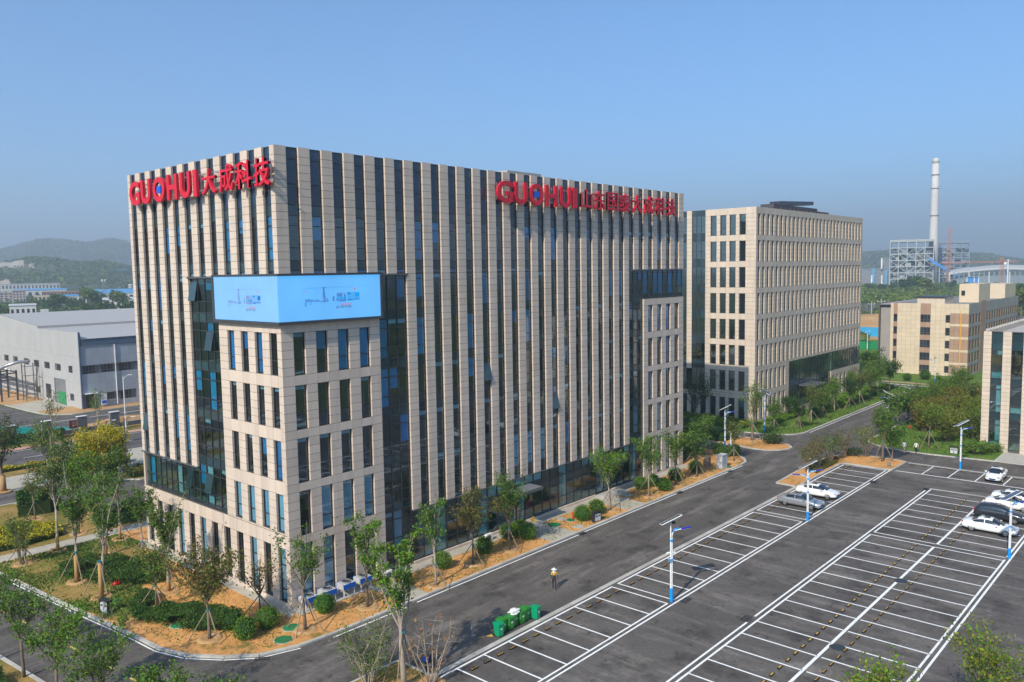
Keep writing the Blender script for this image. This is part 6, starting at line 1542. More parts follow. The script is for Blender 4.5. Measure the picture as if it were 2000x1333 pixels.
# ------------------------------------------------------------------ lamps
M['lamp_blue'] = plain('azure_band_paint', (0.0, 0.29, 0.78), 0.4, var=0.04); M['lamp_navy'] = plain('navy_lamp_head', (0.02, 0.03, 0.42), 0.35, var=0.05); M['pv'] = plain('solar_cell', (0.06, 0.08, 0.13), 0.2, 0.2, 0.6, var=0.1)
M['lamp_white'] = plain('white_lamp_paint', (0.72, 0.73, 0.74), 0.4, var=0.04)
def solar_lamp(label, x, y, h, rz=0.0, arms=1, cam_=True, striped=False, base=True, group='solar street lamps'):
    t = thing('street_lamp', label, 'street lamp', (x, y, 0.0), rz, group)
    k = h/6.7
    MB().lathe([(0.06, 0.0), (0.06, 5.9*k), (0.045, 6.0*k), (0.04, 6.6*k)], 10).build('pole', M['lamp_white'], t)
    MB().lathe([(0.05, 0.9*k), (0.05, 5.2*k)], 8, (0.11, 0, 0)).build('second_tube', M['lamp_white'], t)
    if base: MB().lathe([(0.125, 0.0), (0.125, 1.1*k)], 12, (0.05, 0, 0)).build('blue_base', M['lamp_blue'], t)
    for z in ([3.4, 4.95] if not striped else [1.8, 3.0, 4.2, 5.2]): MB().lathe([(0.125, (z-0.07)*k), (0.125, (z+0.07)*k)], 12, (0.05, 0, 0)).build('blue_band', M['lamp_blue'], t)
    for s in ([1] if arms == 1 else [1, -1]):
        dz = 0 if s == 1 else -0.35
        MB().tube([(0.1*s, 0, 5.1*k+dz), (0.14*s, 0, 5.5*k+dz), (0.3*s, 0, 5.72*k+dz), (0.75*s, 0, 5.82*k+dz), (0.95*s, 0, 5.83*k+dz)], 0.05, 7).build('arm', M['lamp_white'], t, True)
        MB().tube([(0.17*s, 0, 5.62*k+dz), (0.32*s, 0, 5.82*k+dz), (0.66*s, 0, 5.91*k+dz)], 0.065, 6).build('arm_sleeve', M['lamp_blue'], t, True)
        MB().bar((0.85*s, 0, 5.84*k+dz), (1.6*s, 0, 5.96*k+dz), 0.2, 0.07).build('lamp_head', M['lamp_navy'], t)
        MB().bar((0.95*s, 0, 5.79*k+dz), (1.55*s, 0, 5.89*k+dz), 0.13, 0.03).build('led_strip', M['lamp_white'], t)
    p = MB().box(-0.85, -0.5, -0.02, 0.85, 0.5, 0.02).build('solar_panel', M['pv'], t); p.location = (0.0, 0, 6.62*k); p.rotation_euler = (R(-15), R(-24), 0)
    f_ = MB()
    for s in (-1, 1): f_.box(-0.88, s*0.5-0.02, -0.025, 0.88, s*0.5+0.02, 0.025); f_.box(s*0.87-0.02, -0.48, -0.025, s*0.87+0.02, 0.48, 0.025)
    f_.build('panel_frame', M['white'], p)
    MB().box(0.1, -0.1, 6.3*k, 0.35, 0.1, 6.45*k).build('battery_box', M['black'], t)
    if cam_:
        for s in (-1, 1): MB().tube([(0.06, 0, 3.95*k), (0.06+0.34*s, 0.08, 3.95*k), (0.06+0.36*s, 0.08, 3.8*k)], 0.055, 6).build('camera', M['white'], t)
        MB().box(-0.28, -0.2, 3.28*k, -0.02, 0.1, 3.34*k).build('shelf', M['steel'], t)
    return t
RA = R(-42)
solar_lamp('nearest solar lamp with blue base, standing in the first parking row', 20.3, -21.6, 6.7, RA)
solar_lamp('two-armed solar lamp beside the silver car', 46.9, -21.9, 6.0, RA, 2, False)
solar_lamp('solar lamp at the right edge in front of the four cars', 47.4, -39.8, 5.8, RA, 1, False)
solar_lamp('solar lamp on the end row facing the lawn, near the lone white car', 79.8, -28.6, 6.0, RA, 1, False)
solar_lamp('blue-banded solar lamp at the lawn corner beyond the lot island', 101.5, -13.4, 5.8, R(140), 1, True, True, False)
solar_lamp('solar lamp behind the camera post at the tip of the front bed', 73.0, 0.6, 6.0, RA, 1, False, True, True)
solar_lamp('slim solar lamp against the corner of the second office', 87.0, 0.8, 6.6, R(120), 1, False, True, True)
solar_lamp('solar lamp standing before the tan block', 159.1, -5.8, 6.0, R(140), 1, False, True, True)
solar_lamp('solar lamp past the avenue trees near the low office', 146.8, -13.6, 5.8, R(140), 1, False, True, True)
solar_lamp('solar lamp on the far road by the green netting', 222, 29, 6.0, RA, 1, False, False, False)
def plain_lamp(label, x, y, h, rz=0, col='lamp_white'):
    t = thing('street_lamp', label, 'street lamp', (x, y, 0.0), rz, 'plain street lamps')
    MB().lathe([(0.11, 0), (0.10, 0.1), (0.065, h)], 9).build('pole', M[col], t)
    MB().tube([(0, 0, h*0.93), (0.5, 0, h*0.985), (1.1, 0, h*1.0)], 0.04, 6).build('arm', M[col], t)
    p = MB().box(-0.75, -0.45, -0.02, 0.75, 0.45, 0.02).build('solar_panel', M['pv'], t); p.location = (-0.1, 0, h+0.25); p.rotation_euler = (0, R(-14), 0)
    MB().bar((0.8, 0, h), (1.45, 0, h+0.06), 0.2, 0.07).build('lamp_head', M['white'], t)
plain_lamp('tall white street lamp by the boundary wall at the left', 23.5, 86.4, 9.6, R(-40))
plain_lamp('dark-footed lamp post beside the drive island', 11.0, 56.3, 7.5, R(-40), 'frame_l')
plain_lamp('grey lamp post near the pink path behind the golden trees', 16.4, 76.2, 4.0, R(-40), 'frame_l')
t = thing('camera_post', 'short white post with two cameras at the tip of the front bed', 'camera post', (70.3, -1.7, 0.1))
MB().lathe([(0.1, 0), (0.09, 2.9)], 9).build('post', M['lamp_white'], t)
for s in (-1, 1): MB().tube([(0, 0, 2.85), (0.3*s, 0, 2.9), (0.34*s, 0, 3.05)], 0.07, 7).build('camera', M['white'], t)

# ------------------------------------------------------------------ cooling units
M['ac_blue'] = plain('blue_unit_skirt', (0.0, 0.12, 0.55), 0.45, var=0.05); M['ac_grey'] = plain('grey_unit_casing', (0.5, 0.52, 0.54), 0.5, var=0.05)
pad = MB().prism([(-0.1, -1.45), (7.2, -1.45), (7.2, 0.0), (-0.1, 0.0)], -0.05, 0.16); struct('unit_plinth', pad, M['concrete'])
for i, (x, w_) in enumerate(((1.0, 'nearest the building corner'), (2.75, 'second from the building corner'), (4.6, 'third from the building corner'), (6.3, 'nearest the service door'))):
    t = thing('cooling_unit', 'blue and grey roof-fan cooling unit, '+w_, 'cooling unit', (x, -0.72, 0.16), 0, 'cooling units along the front wall')
    for a in (-1, 1):
        for b in (-1, 1): MB().box(a*0.5-0.035, b*0.42-0.035, 0, a*0.5+0.035, b*0.42+0.035, 0.55).build('leg', M['lamp_white'], t)
    MB().box(-0.58, -0.48, 0.55, 0.58, 0.48, 0.98).build('casing', M['ac_grey'], t)
    for s in (-1, 1): MB().box(-0.60, s*0.50-0.018, 0.58, 0.60, s*0.50+0.018, 0.99).build('blue_skirt', M['ac_blue'], t)
    MB().lathe([(0.36, 0.985), (0.36, 1.10), (0.31, 1.11), (0.31, 1.02), (0.02, 1.02)], 20).build('fan_shroud', M['steel'], t, False)
    f_ = MB()
    for k in range(5): a = 2*math.pi*k/5; f_.bar((0.05*math.cos(a), 0.05*math.sin(a), 1.06), (0.3*math.cos(a+.15), 0.3*math.sin(a+.15), 1.05), 0.14, 0.015)
    f_.lathe([(0.06, 1.03), (0.06, 1.09)], 8); f_.build('fan', M['black'], t)
for i, (x, lab) in enumerate(((8.95, 'small white condenser box by the service door'), (21.5, 'small white condenser box on the paving behind a round shrub'))):
    t = thing('condenser', lab, 'condenser', (x, -0.75, 0.12), 0, 'small condenser boxes'); MB().box(-0.42, -0.16, 0.06, 0.42, 0.16, 0.68).build('casing', M['white'], t)
    MB().lathe([(0.02, 0), (0.23, 0), (0.23, 0.02)], 16).build('fan_grille', M['frame_l'], t); t.children[-1].rotation_euler = (R(90), 0, 0); t.children[-1].location = (-0.1, -0.165, 0.37)
    for s in (-1, 1): MB().box(s*0.3-0.03, -0.15, 0, s*0.3+0.03, 0.15, 0.06).build('foot', M['black'], t)
# entrance steps
for i, (x0, x1, lab) in enumerate(((24.95, 28.15, 'pale stone steps at the left glass entrance'), (40.35, 43.55, 'pale stone steps at the right glass entrance'))):
    t = thing('entrance_steps', lab, 'steps', (0, 0, 0), 0, 'entrance steps')
    for k in range(3): MB().box(x0-0.35*k, -1.15-0.34*k, 0.1, x1+0.35*k, -0.03-0.002*k, 0.36-0.08*k).build('step', M['concrete'], t)

# ------------------------------------------------------------------ wheelie bins
M['bin_a'] = plain('teal_green_bin', (0.0, 0.30, 0.13), 0.4, var=0.06); M['bin_b'] = plain('leaf_green_bin', (0.025, 0.23, 0.03), 0.4, var=0.08)
def wheelie(label, x, y, rz, mat):
    t = thing('wheelie_bin', label, 'bin', (x, y, 0.006), rz, 'green wheelie bins')
    b = MB(); k0 = [(-0.23, -0.24), (0.23, -0.24), (0.23, 0.22), (-0.23, 0.22)]; k1 = [(-0.28, -0.33), (0.28, -0.33), (0.28, 0.30), (-0.28, 0.30)]
    b.v = [(x_, y_, 0.06) for x_, y_ in k0] + [(x_, y_, 0.92) for x_, y_ in k1]; b.f = [[3, 2, 1, 0], [0, 1, 5, 4], [1, 2, 6, 5], [2, 3, 7, 6], [3, 0, 4, 7], [4, 5, 6, 7]]; b.m = [0]*6
    o = b.build('body', mat, t); m_ = o.modifiers.new('b', 'BEVEL'); m_.width = 0.025; m_.segments = 2
    l = MB(); l.box(-0.3, -0.36, 0.93, 0.3, 0.34, 0.985); l.box(-0.22, -0.26, 0.985, 0.22, 0.24, 1.02); lo = l.build('lid', mat, t)
    MB().tube([(-0.2, 0.36, 0.95), (-0.2, 0.44, 0.97), (0.2, 0.44, 0.97), (0.2, 0.36, 0.95)], 0.018, 5).build('handle', mat, t)
    for s in (-1, 1):
        w = MB().lathe([(0.09, -0.025), (0.09, 0.025)], 12).build('wheel', M['black'], t); w.rotation_euler = (0, R(90), 0); w.location = (s*0.27, 0.24, 0.09)
    mb = MB(); mb.box(-0.06, -0.322, 0.55, -0.02, -0.30, 0.66); mb.box(0.02, -0.322, 0.55, 0.06, -0.30, 0.66); mb.build('printed_mark', M['white'], t)
bl = ['teal-green wheelie bin at the trolley end of the row', 'second bin in the row, leaf green', 'third bin in the row, leaf green', 'fourth bin in the row, under the white bag', 'fifth bin in the row, leaf green', 'sixth bin in the row, leaf green', 'teal-green wheelie bin at the far end, standing tallest']
for i in range(7):
    wheelie(bl[i], 7.2+0.65*i, -15.15+(-0.1, 0.22, 0.05, 0.25, 0.1, 0.2, -0.28)[i], R((-6, 4, -3, 5, -2, 3, 8)[i]), M['bin_a'] if i in (0, 6) else M['bin_b'])
heap_ = MB()
r_ = random.Random(4); n = 10
for i in range(n+1):
    for j in range(n):
        a = math.pi*i/n; b = 2*math.pi*j/n; q = 0.27*(1+0.9*r_.random()); heap_.v.append((9.2+q*1.3*math.sin(a)*math.cos(b), -15.0+q*0.8*math.sin(a)*math.sin(b), 1.12+q*0.42*math.cos(a)))
for i in range(n):
    for j in range(n): heap_.f.append([i*n+j, (i+1)*n+j, (i+1)*n+(j+1) % n, i*n+(j+1) % n]); heap_.m.append(0)
tag(heap_.build('rubbish_bag', M['white'], None), 'crumpled white plastic bag lying on the green bins', 'bag')
t = thing('dustpan', 'long-handled metal dustpan standing on the road near the bins', 'dustpan', (6.1, -13.8, 0.0), R(30))
MB().box(-0.18, -0.15, 0.0, 0.18, 0.15, 0.03).build('pan', M['steel'], t); MB().tube([(-0.15, 0.12, 0.02), (-0.15, 0.12, 0.5), (0, 0.12, 0.85), (0.15, 0.12, 0.5), (0.15, 0.12, 0.02)], 0.016, 5).build('handle', M['steel'], t)
t = thing('broom', 'yellow bristled broom lying on the road near the bins', 'broom', (6.5, -14.6, 0.02), R(-25))
MB().tube([(-0.6, 0, 0.02), (0.1, 0, 0.02)], 0.016, 5).build('stick', M['wrap'], t)
b = MB(); b.v = [(0.1, -0.04, 0), (0.1, 0.04, 0), (0.5, 0.2, 0), (0.5, -0.2, 0), (0.1, -0.03, 0.05), (0.1, 0.03, 0.05), (0.5, 0.18, 0.05), (0.5, -0.18, 0.05)]; b.f = [[0, 1, 2, 3], [7, 6, 5, 4], [0, 4, 5, 1], [1, 5, 6, 2], [2, 6, 7, 3], [3, 7, 4, 0]]; b.m = [0]*6
b.build('bristles', plain('straw_bristle', (0.62, 0.34, 0.07), 0.9), t)
# twin litter bins
def twin(label, x, y, rz, z=0.1):
    t = thing('litter_bin', label, 'bin', (x, y, z), rz, 'twin litter bins')
    for s in (-1, 1): MB().box(s*0.5-0.04, -0.2, 0, s*0.5+0.04, 0.2, 0.98).build('side_post', M['black'], t)
    MB().box(-0.56, -0.24, 0.985, 0.56, 0.24, 1.06).build('roof', M['black'], t)
    for s in (-1, 1):
        b = MB().box(s*0.235-0.2, -0.19, 0.1, s*0.235+0.2, 0.19, 0.8).build('bin_box', M['ac_grey'], t); MB().box(s*0.235-0.13, -0.205, 0.55, s*0.235+0.13, -0.192, 0.68).build('slot', M['black'], b)
        MB().box(s*0.235-0.012, -0.203, 0.25, s*0.235+0.012, -0.192, 0.42).build('printed_mark', M['white'], b)
twin('twin litter bin with black roof at the kerb below a round shrub', 33.0, -5.3, R(-6)); twin('grey litter bin on the turf near the left kerb', -9.6, 11.0, R(-80)); twin('twin litter bin with dark roof on the right lawn near the solar lamp', 88.0, -26.0, R(-82))
# cabinets and hydrants
t = thing('utility_cabinet', 'grey metal utility cabinet on the front bed near the junction', 'cabinet', (61.4, -4.9, 0.1), 0)
MB().box(-0.75, -0.45, 0.0, 0.75, 0.45, 0.12).build('plinth', M['concrete'], t); cb_ = MB().box(-0.7, -0.4, 0.12, 0.7, 0.4, 1.75).build('casing', M['ac_grey'], t); MB().box(-0.74, -0.44, 1.752, 0.74, 0.44, 1.82).build('lid', M['ac_grey'], t); MB().box(-0.01, -0.412, 0.2, 0.01, -0.402, 1.65).build('door_gap', M['black'], cb_)
t = thing('timber_box', 'brown timber box beside the grey cabinet', 'box', (60.6, -3.2, 0.1), R(10)); 
for i in range(5): MB().box(-0.5+0.2*i, -0.35, 0, -0.32+0.2*i, 0.35, 1.4).build('board', M['stake'], t)
M['hyd'] = plain('red_hydrant_paint', (0.5, 0.015, 0.012), 0.45, var=0.05)
for (x, y, lab) in ((32.2, -2.9, 'small red hydrant beside a round shrub on the front bed'), (74.0, -14.7, 'red hydrant among the shrubs on the lot island'), (102.3, -16.4, 'red hydrant pair on the right lawn'), (127.5, 2.0, 'far red hydrant on the lawn before the second office'), (106.8, 0.9, 'near red hydrant on the lawn before the second office')):
    t = thing('fire_hydrant', lab, 'hydrant', (x, y, 0.1), x, 'red hydrants')
    MB().lathe([(0.14, 0), (0.14, 0.06), (0.09, 0.08), (0.09, 0.5), (0.13, 0.52), (0.11, 0.64), (0.03, 0.72)], 12).build('barrel', M['hyd'], t)
    for s in (-1, 1): MB().tube([(0.05*s, 0, 0.4), (0.2*s, 0, 0.4)], 0.055, 8).build('outlet', M['hyd'], t)
t = thing('red_bag', 'small crumpled red bag on the turf between the hedges', 'bag', (-6.7, 16.1, 0.1), 0)
for i, (dx, dy) in enumerate(((-.12, 0), (.14, .1))): MB().lathe([(0.05, 0), (0.2, 0.06), (0.22, 0.18), (0.08, 0.3), (0.1, 0.36)], 9, (dx, dy, 0)).build('lump', M['hyd'], t)
t = thing('warning_sign', 'small orange folding floor sign at the left glass entrance', 'sign', (28.0, -0.9, 0.36), 0)
for s in (-1, 1): MB().bar((0, s*0.14, 0), (0, s*0.02, 0.62), 0.3, 0.02).build('leaf', M['yellow'], t)
t = thing('litter_bin', 'small steel litter bin at the lot edge of the island', 'bin', (74.9, -21.5, 0.1), 0, 'twin litter bins'); MB().lathe([(0.17, 0), (0.17, 0.62), (0.19, 0.64), (0.19, 0.7)], 14).build('drum', M['steel'], t); MB().lathe([(0.175, 0.2), (0.175, 0.26)], 14).build('band', M['black'], t)

# ------------------------------------------------------------------ people
M['skin'] = plain('skin', (0.42, 0.24, 0.16), 0.6, var=0.05); M['vest'] = plain('yellow_vest', (0.72, 0.42, 0.02), 0.7, var=0.08, scale=8); M['dark_cloth'] = plain('dark_cloth', (0.018, 0.02, 0.032), 0.85, var=0.2, scale=8)
M['white_cloth'] = plain('white_cloth', (0.72, 0.72, 0.72), 0.8, var=0.06); M['hair'] = plain('black_hair', (0.012, 0.01, 0.009), 0.6, var=0.1); M['grey_cloth'] = plain('pale_grey_cloth', (0.48, 0.50, 0.55), 0.85, var=0.1); M['glove'] = plain('orange_glove', (0.65, 0.13, 0.03), 0.7); M['khaki'] = plain('khaki_cloth', (0.42, 0.36, 0.28), 0.85)
def person(label, x, y, rz, h, pick, stride=0.22, swing=0.18, hat=None, hair='short', z=0.0):
    """body grown as one skin from a joint skeleton, faces coloured as clothes by height and region"""
    s = h/1.70; V = []; E = []; RD = []
    def v(p, r): V.append(tuple(c*s for c in p)); RD.append(r*s); return len(V)-1
    pel = v((0, 0, 0.92), 0.145); wa = v((0, 0.01, 1.07), 0.125); ch = v((0, 0.015, 1.28), 0.15); nk0 = v((0, 0, 1.43), 0.085); nk = v((0, -0.01, 1.49), 0.055); hd0 = v((0, -0.02, 1.55), 0.078); hd = v((0, -0.025, 1.63), 0.088); ht = v((0, -0.01, 1.69), 0.06)
    E += [(pel, wa), (wa, ch), (ch, nk0), (nk0, nk), (nk, hd0), (hd0, hd), (hd, ht)]
    ns = v((0, -0.115, 1.595), 0.016); E.append((hd, ns))
    for sd in (-1, 1):
        st = stride*sd
        hip = v((0.095*sd, 0, 0.88), 0.10); kn = v((0.10*sd, -0.5*st-0.03, 0.49), 0.065); an = v((0.10*sd, -st*1.0, 0.10), 0.045); hl = v((0.10*sd, -st+0.02, 0.05), 0.042); to = v((0.115*sd, -st-0.16, 0.035), 0.035)
        E += [(pel, hip), (hip, kn), (kn, an), (an, hl), (hl, to)]
        sw = -swing*sd
        sh = v((0.185*sd, 0.01, 1.39), 0.07); el = v((0.25*sd, 0.03-0.3*sw, 1.12), 0.048); wr = v((0.26*sd, -0.04-1.0*sw, 0.88), 0.033); pm = v((0.262*sd, -0.055-1.1*sw, 0.82), 0.036)
        E += [(nk0, sh), (sh, el), (el, wr), (wr, pm)]
        for k, (dy, ln) in enumerate(((-0.03, 0.075), (-0.01, 0.085), (0.01, 0.08), (0.03, 0.065))):
            f1 = v((0.262*sd, -0.055-1.1*sw+dy, 0.82-ln*0.6), 0.0095); f2 = v((0.25*sd, -0.055-1.1*sw+dy, 0.82-ln*1.15), 0.008); E += [(pm, f1), (f1, f2)]
        th = v((0.245*sd, -0.10-1.1*sw, 0.80), 0.010); E.append((pm, th))
    me = bpy.data.meshes.new('body'); me.from_pydata(V, E, [])
    o = bpy.data.objects.new('person', me); COL.objects.link(o)
    sm = o.modifiers.new('skin', 'SKIN'); sm.use_smooth_shade = True
    for i, sv in enumerate(me.skin_vertices[0].data): sv.radius = (RD[i], RD[i]*(0.72 if i in (pel, wa, ch) else 1.0)); sv.use_root = (i == pel)
    ss = o.modifiers.new('sub', 'SUBSURF'); ss.levels = 1; ss.render_levels = 1
    dg = bpy.context.evaluated_depsgraph_get(); m2 = bpy.data.meshes.new_from_object(o.evaluated_get(dg), depsgraph=dg)
    o.modifiers.clear(); o.data = m2; m2.materials.clear()
    names = []
    for p in m2.polygons:
        c = p.center/s; nm = pick(c.x, c.y, c.z)
        if nm not in names: names.append(nm); m2.materials.append(M[nm])
        p.material_index = names.index(nm); p.use_smooth = True
    o.location = (x, y, z+0.005); o.rotation_euler = (0, 0, rz); tag(o, label, 'person')
    if hat:
        mb = MB(); mb.lathe([(0.25*s, 1.655*s), (0.24*s, 1.668*s), (0.115*s, 1.68*s), (0.105*s, 1.75*s), (0.05*s, 1.79*s), (0.005, 1.795*s)], 18, (0, -0.015, 0)); mb.build('hat', M['white_cloth'], o, True)
        c2 = MB(); c2.lathe([(0.15*s, 1.36*s), (0.125*s, 1.45*s), (0.108*s, 1.56*s), (0.112*s, 1.66*s)], 14, (0, 0.02, 0)); c2.build('neck_cloth', M['white_cloth'], o, True)
    else:
        mb = MB(); mb.lathe([(0.075*s, 1.56*s), (0.098*s, 1.61*s), (0.1*s, 1.67*s), (0.075*s, 1.73*s), (0.01, 1.75*s)], 14, (0, 0.012*s, 0)); mb.build('hair', M['hair'], o, True)
        if hair == 'long': MB().tube([(0, 0.07*s, 1.62*s), (0, 0.10*s, 1.48*s), (0, 0.09*s, 1.36*s)], [0.07*s, 0.06*s, 0.03*s], 8).build('ponytail', M['hair'], o, True)
    for sd in (-1, 1): MB().lathe([(0.004, -0.012*s), (0.011*s, 0), (0.004, 0.012*s)], 6, (sd*0.032*s, -0.108*s, 1.625*s)).build('eye', M['hair'], o)
    MB().box(-0.022*s, -0.104*s, 1.553*s, 0.022*s, -0.094*s, 1.561*s).build('mouth', M['hyd'], o)
    for sd in (-1, 1): MB().lathe([(0.005, -0.03*s), (0.02*s, -0.01*s), (0.022*s, 0.01*s), (0.005, 0.03*s)], 7, (sd*0.088*s, -0.01*s, 1.61*s)).build('ear', M['skin'], o)
    return o
def pk_clean(x, y, z):
    if z > 1.48: return 'skin'
    if z < 0.07: return 'tyre'
    if abs(x) > 0.20 and z < 0.86: return 'glove'
    if abs(x) > 0.20 and z < 1.2: return 'dark_cloth'
    if z > 1.2: return 'vest'
    return 'dark_cloth'
person('street cleaner in a white hat, yellow vest and dark trousers walking on the road', 16.5, -12.9, R(-48), 1.68, pk_clean, 0.2, 0.1, True)
person('walker in a white top and dark trousers at the right lawn kerb', 85.7, -21.8, R(-100), 1.66, lambda x, y, z: 'skin' if z > 1.45 or (abs(x) > 0.2 and z < 1.05) else ('white_cloth' if z > 0.9 else ('tyre' if z < 0.07 else 'dark_cloth')), 0.24, 0.2, None, 'long')
person('walker in a pale grey top and khaki trousers at the right lawn kerb', 85.2, -20.4, R(80), 1.68, lambda x, y, z: 'skin' if z > 1.45 or (abs(x) > 0.2 and z < 0.9) else ('grey_cloth' if z > 0.85 else ('white_cloth' if z < 0.07 else 'khaki')), 0.2, 0.15)
# ------------------------------------------------------------------ distance: hills, town, power station
def hdir(px_):
    """horizontal unit direction of an image column at the horizon"""
    d = FW + RT*((px_-1000)/FPX) - UP*((hzn(px_)-666.5)/FPX); d.z = 0; return d.normalized()
def hzn(px_): return 564-(px_+780)*0.01825
def at(px_, D): d = hdir(px_); return CAM.x+d.x*D, CAM.y+d.y*D, math.atan2(d.y, d.x)-math.pi/2
def hgt(px_, y, D): return CAM.z + (hzn(px_)-y)/FPX*D*1.0
M['hill_far'] = ramp_ground('wooded_far_hill', [(0.3, (0.030, 0.052, 0.022)), (0.5, (0.045, 0.07, 0.028)), (0.7, (0.09, 0.10, 0.05))], 0.004, 0.03, 0.2, 1.0, 0.05)
M['hill_near'] = ramp_ground('wooded_near_hill', [(0.3, (0.028, 0.055, 0.018)), (0.48, (0.06, 0.085, 0.03)), (0.62, (0.10, 0.115, 0.05)), (0.75, (0.26, 0.20, 0.12))], 0.006, 0.06, 0.3, 1.0, 0.08)
M['quarry'] = ramp_ground('quarry_face', [(0.3, (0.32, 0.27, 0.21)), (0.6, (0.46, 0.40, 0.32))], 0.02, 0.2, 0.3, 1.0, 0.1)
def hill(name, prof, D, w0, w1, mat, seed, scar=None, nr=22, sub=6):
    r_ = random.Random(seed); mb = MB(); mb.mats = [mat] + ([M['quarry']] if scar else [])
    cols = []
    for (xa, ya), (xb, yb) in zip(prof, prof[1:]):
        for i in range(sub): cols.append((xa+(xb-xa)*i/sub, ya+(yb-ya)*i/sub))
    cols.append(prof[-1]); n = len(cols)
    for i, (px_, y) in enumerate(cols):
        d = hdir(px_); H = hgt(px_, y, D)
        for j in range(nr+1):
            t = j/nr; dist = D-w0 + (w0+w1)*t
            q = t/(w0/(w0+w1)) if t < w0/(w0+w1) else (1-t)/(w1/(w0+w1))
            sh = q*q*(3-2*q)
            ns = 0.16*math.sin(i*0.7+seed)*math.sin(j*0.9+seed)+0.10*math.sin(i*1.9+j*1.3)+0.05*r_.random()
            z = H*sh*(1+ns*(1-sh)) + 2.0*r_.random()*sh*(D/2000)
            mb.v.append((CAM.x+d.x*dist, CAM.y+d.y*dist, z-0.5))
    for i in range(n-1):
        for j in range(nr):
            a = i*(nr+1)+j; mb.f.append([a, a+nr+1, a+nr+2, a+1])
            pc = (cols[i][0]+cols[i+1][0])/2
            mb.m.append(1 if scar and any(s[0] <= pc <= s[1] and s[2] <= j <= s[3] for s in scar) else 0)
    return struct(name, mb, None, True)
hill('far_hill', [(-420, 540), (-250, 520), (-100, 512), (0, 507), (50, 494), (80, 487), (105, 485), (140, 487), (175, 490), (200, 485), (225, 482), (250, 487), (300, 500), (380, 512), (520, 535)], 4300, 1500, 900, M['hill_far'], 1)
hill('near_hill', [(-300, 545), (-120, 534), (-30, 527), (20, 522), (55, 517.5), (75, 516.5), (110, 517), (150, 523), (180, 523), (200, 520), (230, 525), (260, 531), (330, 540), (420, 547)], 2050, 700, 600, M['hill_near'], 2, scar=((-10, 52, 8, 10), (60, 68, 7, 8), (-10, 20, 4, 4), (78, 82, 6, 6)))
hill('right_hill', [(1560, 512), (1640, 502), (1690, 498.5), (1720, 497), (1760, 494), (1800, 496), (1850, 499), (1890, 500.5), (1930, 502), (1960, 507), (2000, 511), (2120, 514)], 3200, 900, 700, M['hill_far'], 3)
hill('right_far_hill', [(1850, 516), (1940, 512), (1985, 508.5), (2030, 507), (2150, 512)], 4600, 900, 700, M['hill_far'], 5)

def forest(name, label, ho, n, ls, seed, zmin=6):
    r_ = random.Random(seed); me = ho.data; C = MB(); C.mats = [M['leaf_d'], M['leaf'], M['leaf_o']]
    P_ = [p for p in me.polygons if p.material_index == 0 and p.center.z > zmin]; V_ = me.vertices
    for i in range(n):
        p = P_[r_.randrange(len(P_))]; a, b, c, d = [V_[k].co for k in p.vertices]; u, v = r_.random(), r_.random()
        q = a*(1-u)*(1-v)+b*u*(1-v)+c*u*v+d*(1-u)*v
        if math.sin(q.x*0.02+seed)*math.cos(q.y*0.023)+0.4*math.sin(q.x*0.07)*math.sin(q.y*0.06) < r_.gauss(-0.2, 0.35): continue
        for k in range(3): leafquad(C, q+Vector((r_.gauss(0, ls*.4), r_.gauss(0, ls*.4), ls*r_.uniform(0.2, 0.8))), ls*r_.uniform(0.6, 1.3), r_, r_.randrange(3), 0.9)
    return tag(C.build(name, None), label, 'trees', None, 'stuff')
HN = bpy.data.objects['near_hill']; HF = bpy.data.objects['far_hill']; HRT = bpy.data.objects['right_hill']
forest('hill_woodland', 'broken woodland covering the nearer left hill', HN, 9000, 6.5, 1)
forest('hill_woodland', 'hazy woodland covering the far left ridge', HF, 9000, 12, 2)
forest('hill_woodland', 'hazy woodland covering the hill behind the power station', HRT, 5000, 9, 3)
def bld(name, label, cat, x0, x1, ytop, D, dep, mat, roof=None, rows=0, cols=0, wmat='dim_glass', group=None, pitch=0.0, turn=0.0, base=0.0):
    xm = (x0+x1)/2; x, y, a = at(xm, D); w = (x1-x0)/FPX*D; h = hgt(xm, ytop, D)
    t = thing(name, label, cat, (x, y, base), a+turn, group)
    MB().box(-w/2, 0, 0, w/2, dep, h-base).build('wall', mat, t)
    if roof:
        mb = MB(); e = 0.4
        if pitch: mb.v = [(-w/2-e, -e, h), (w/2+e, -e, h), (w/2+e, dep/2, h+pitch), (-w/2-e, dep/2, h+pitch), (w/2+e, dep+e, h), (-w/2-e, dep+e, h)]; mb.f = [[0, 1, 2, 3], [3, 2, 4, 5], [0, 3, 5], [1, 4, 2]]; mb.m = [0]*4
        else: mb.box(-w/2-e, -e, h+0.02, w/2+e, dep+e, h+0.8)
        mb.build('roof', roof, t)
    for r_ in range(rows):
        for c in range(cols):
            cw_ = w/cols; zz = h*(r_+0.3)/rows
            wo_ = link('window', box_mesh('window', cw_*0.5, 0.3, h/rows*0.5, M[wmat]), t); wo_.location = (-w/2+cw_*(c+0.5), 0.1, zz+h/rows*0.25)
    return t
M['pinkish'] = plain('pale_pink_render', (0.46, 0.40, 0.38), 0.8); M['roof_blue'] = plain('blue_sheet_roof', (0.08, 0.30, 0.55), 0.5); M['offwhite'] = plain('off_white_render', (0.62, 0.60, 0.57), 0.8); M['brick_far'] = plain('brown_brick', (0.32, 0.19, 0.13), 0.9); M['greyroof'] = plain('pale_grey_roof', (0.5, 0.5, 0.5), 0.6)
GT = 'far buildings of the left-hand town'
bld('apartment_block', 'pink six-storey apartment block at the far left edge', 'building', -14, 25, 573, 905, 12, M['pinkish'], M['pinkish'], 6, 6, group=GT)
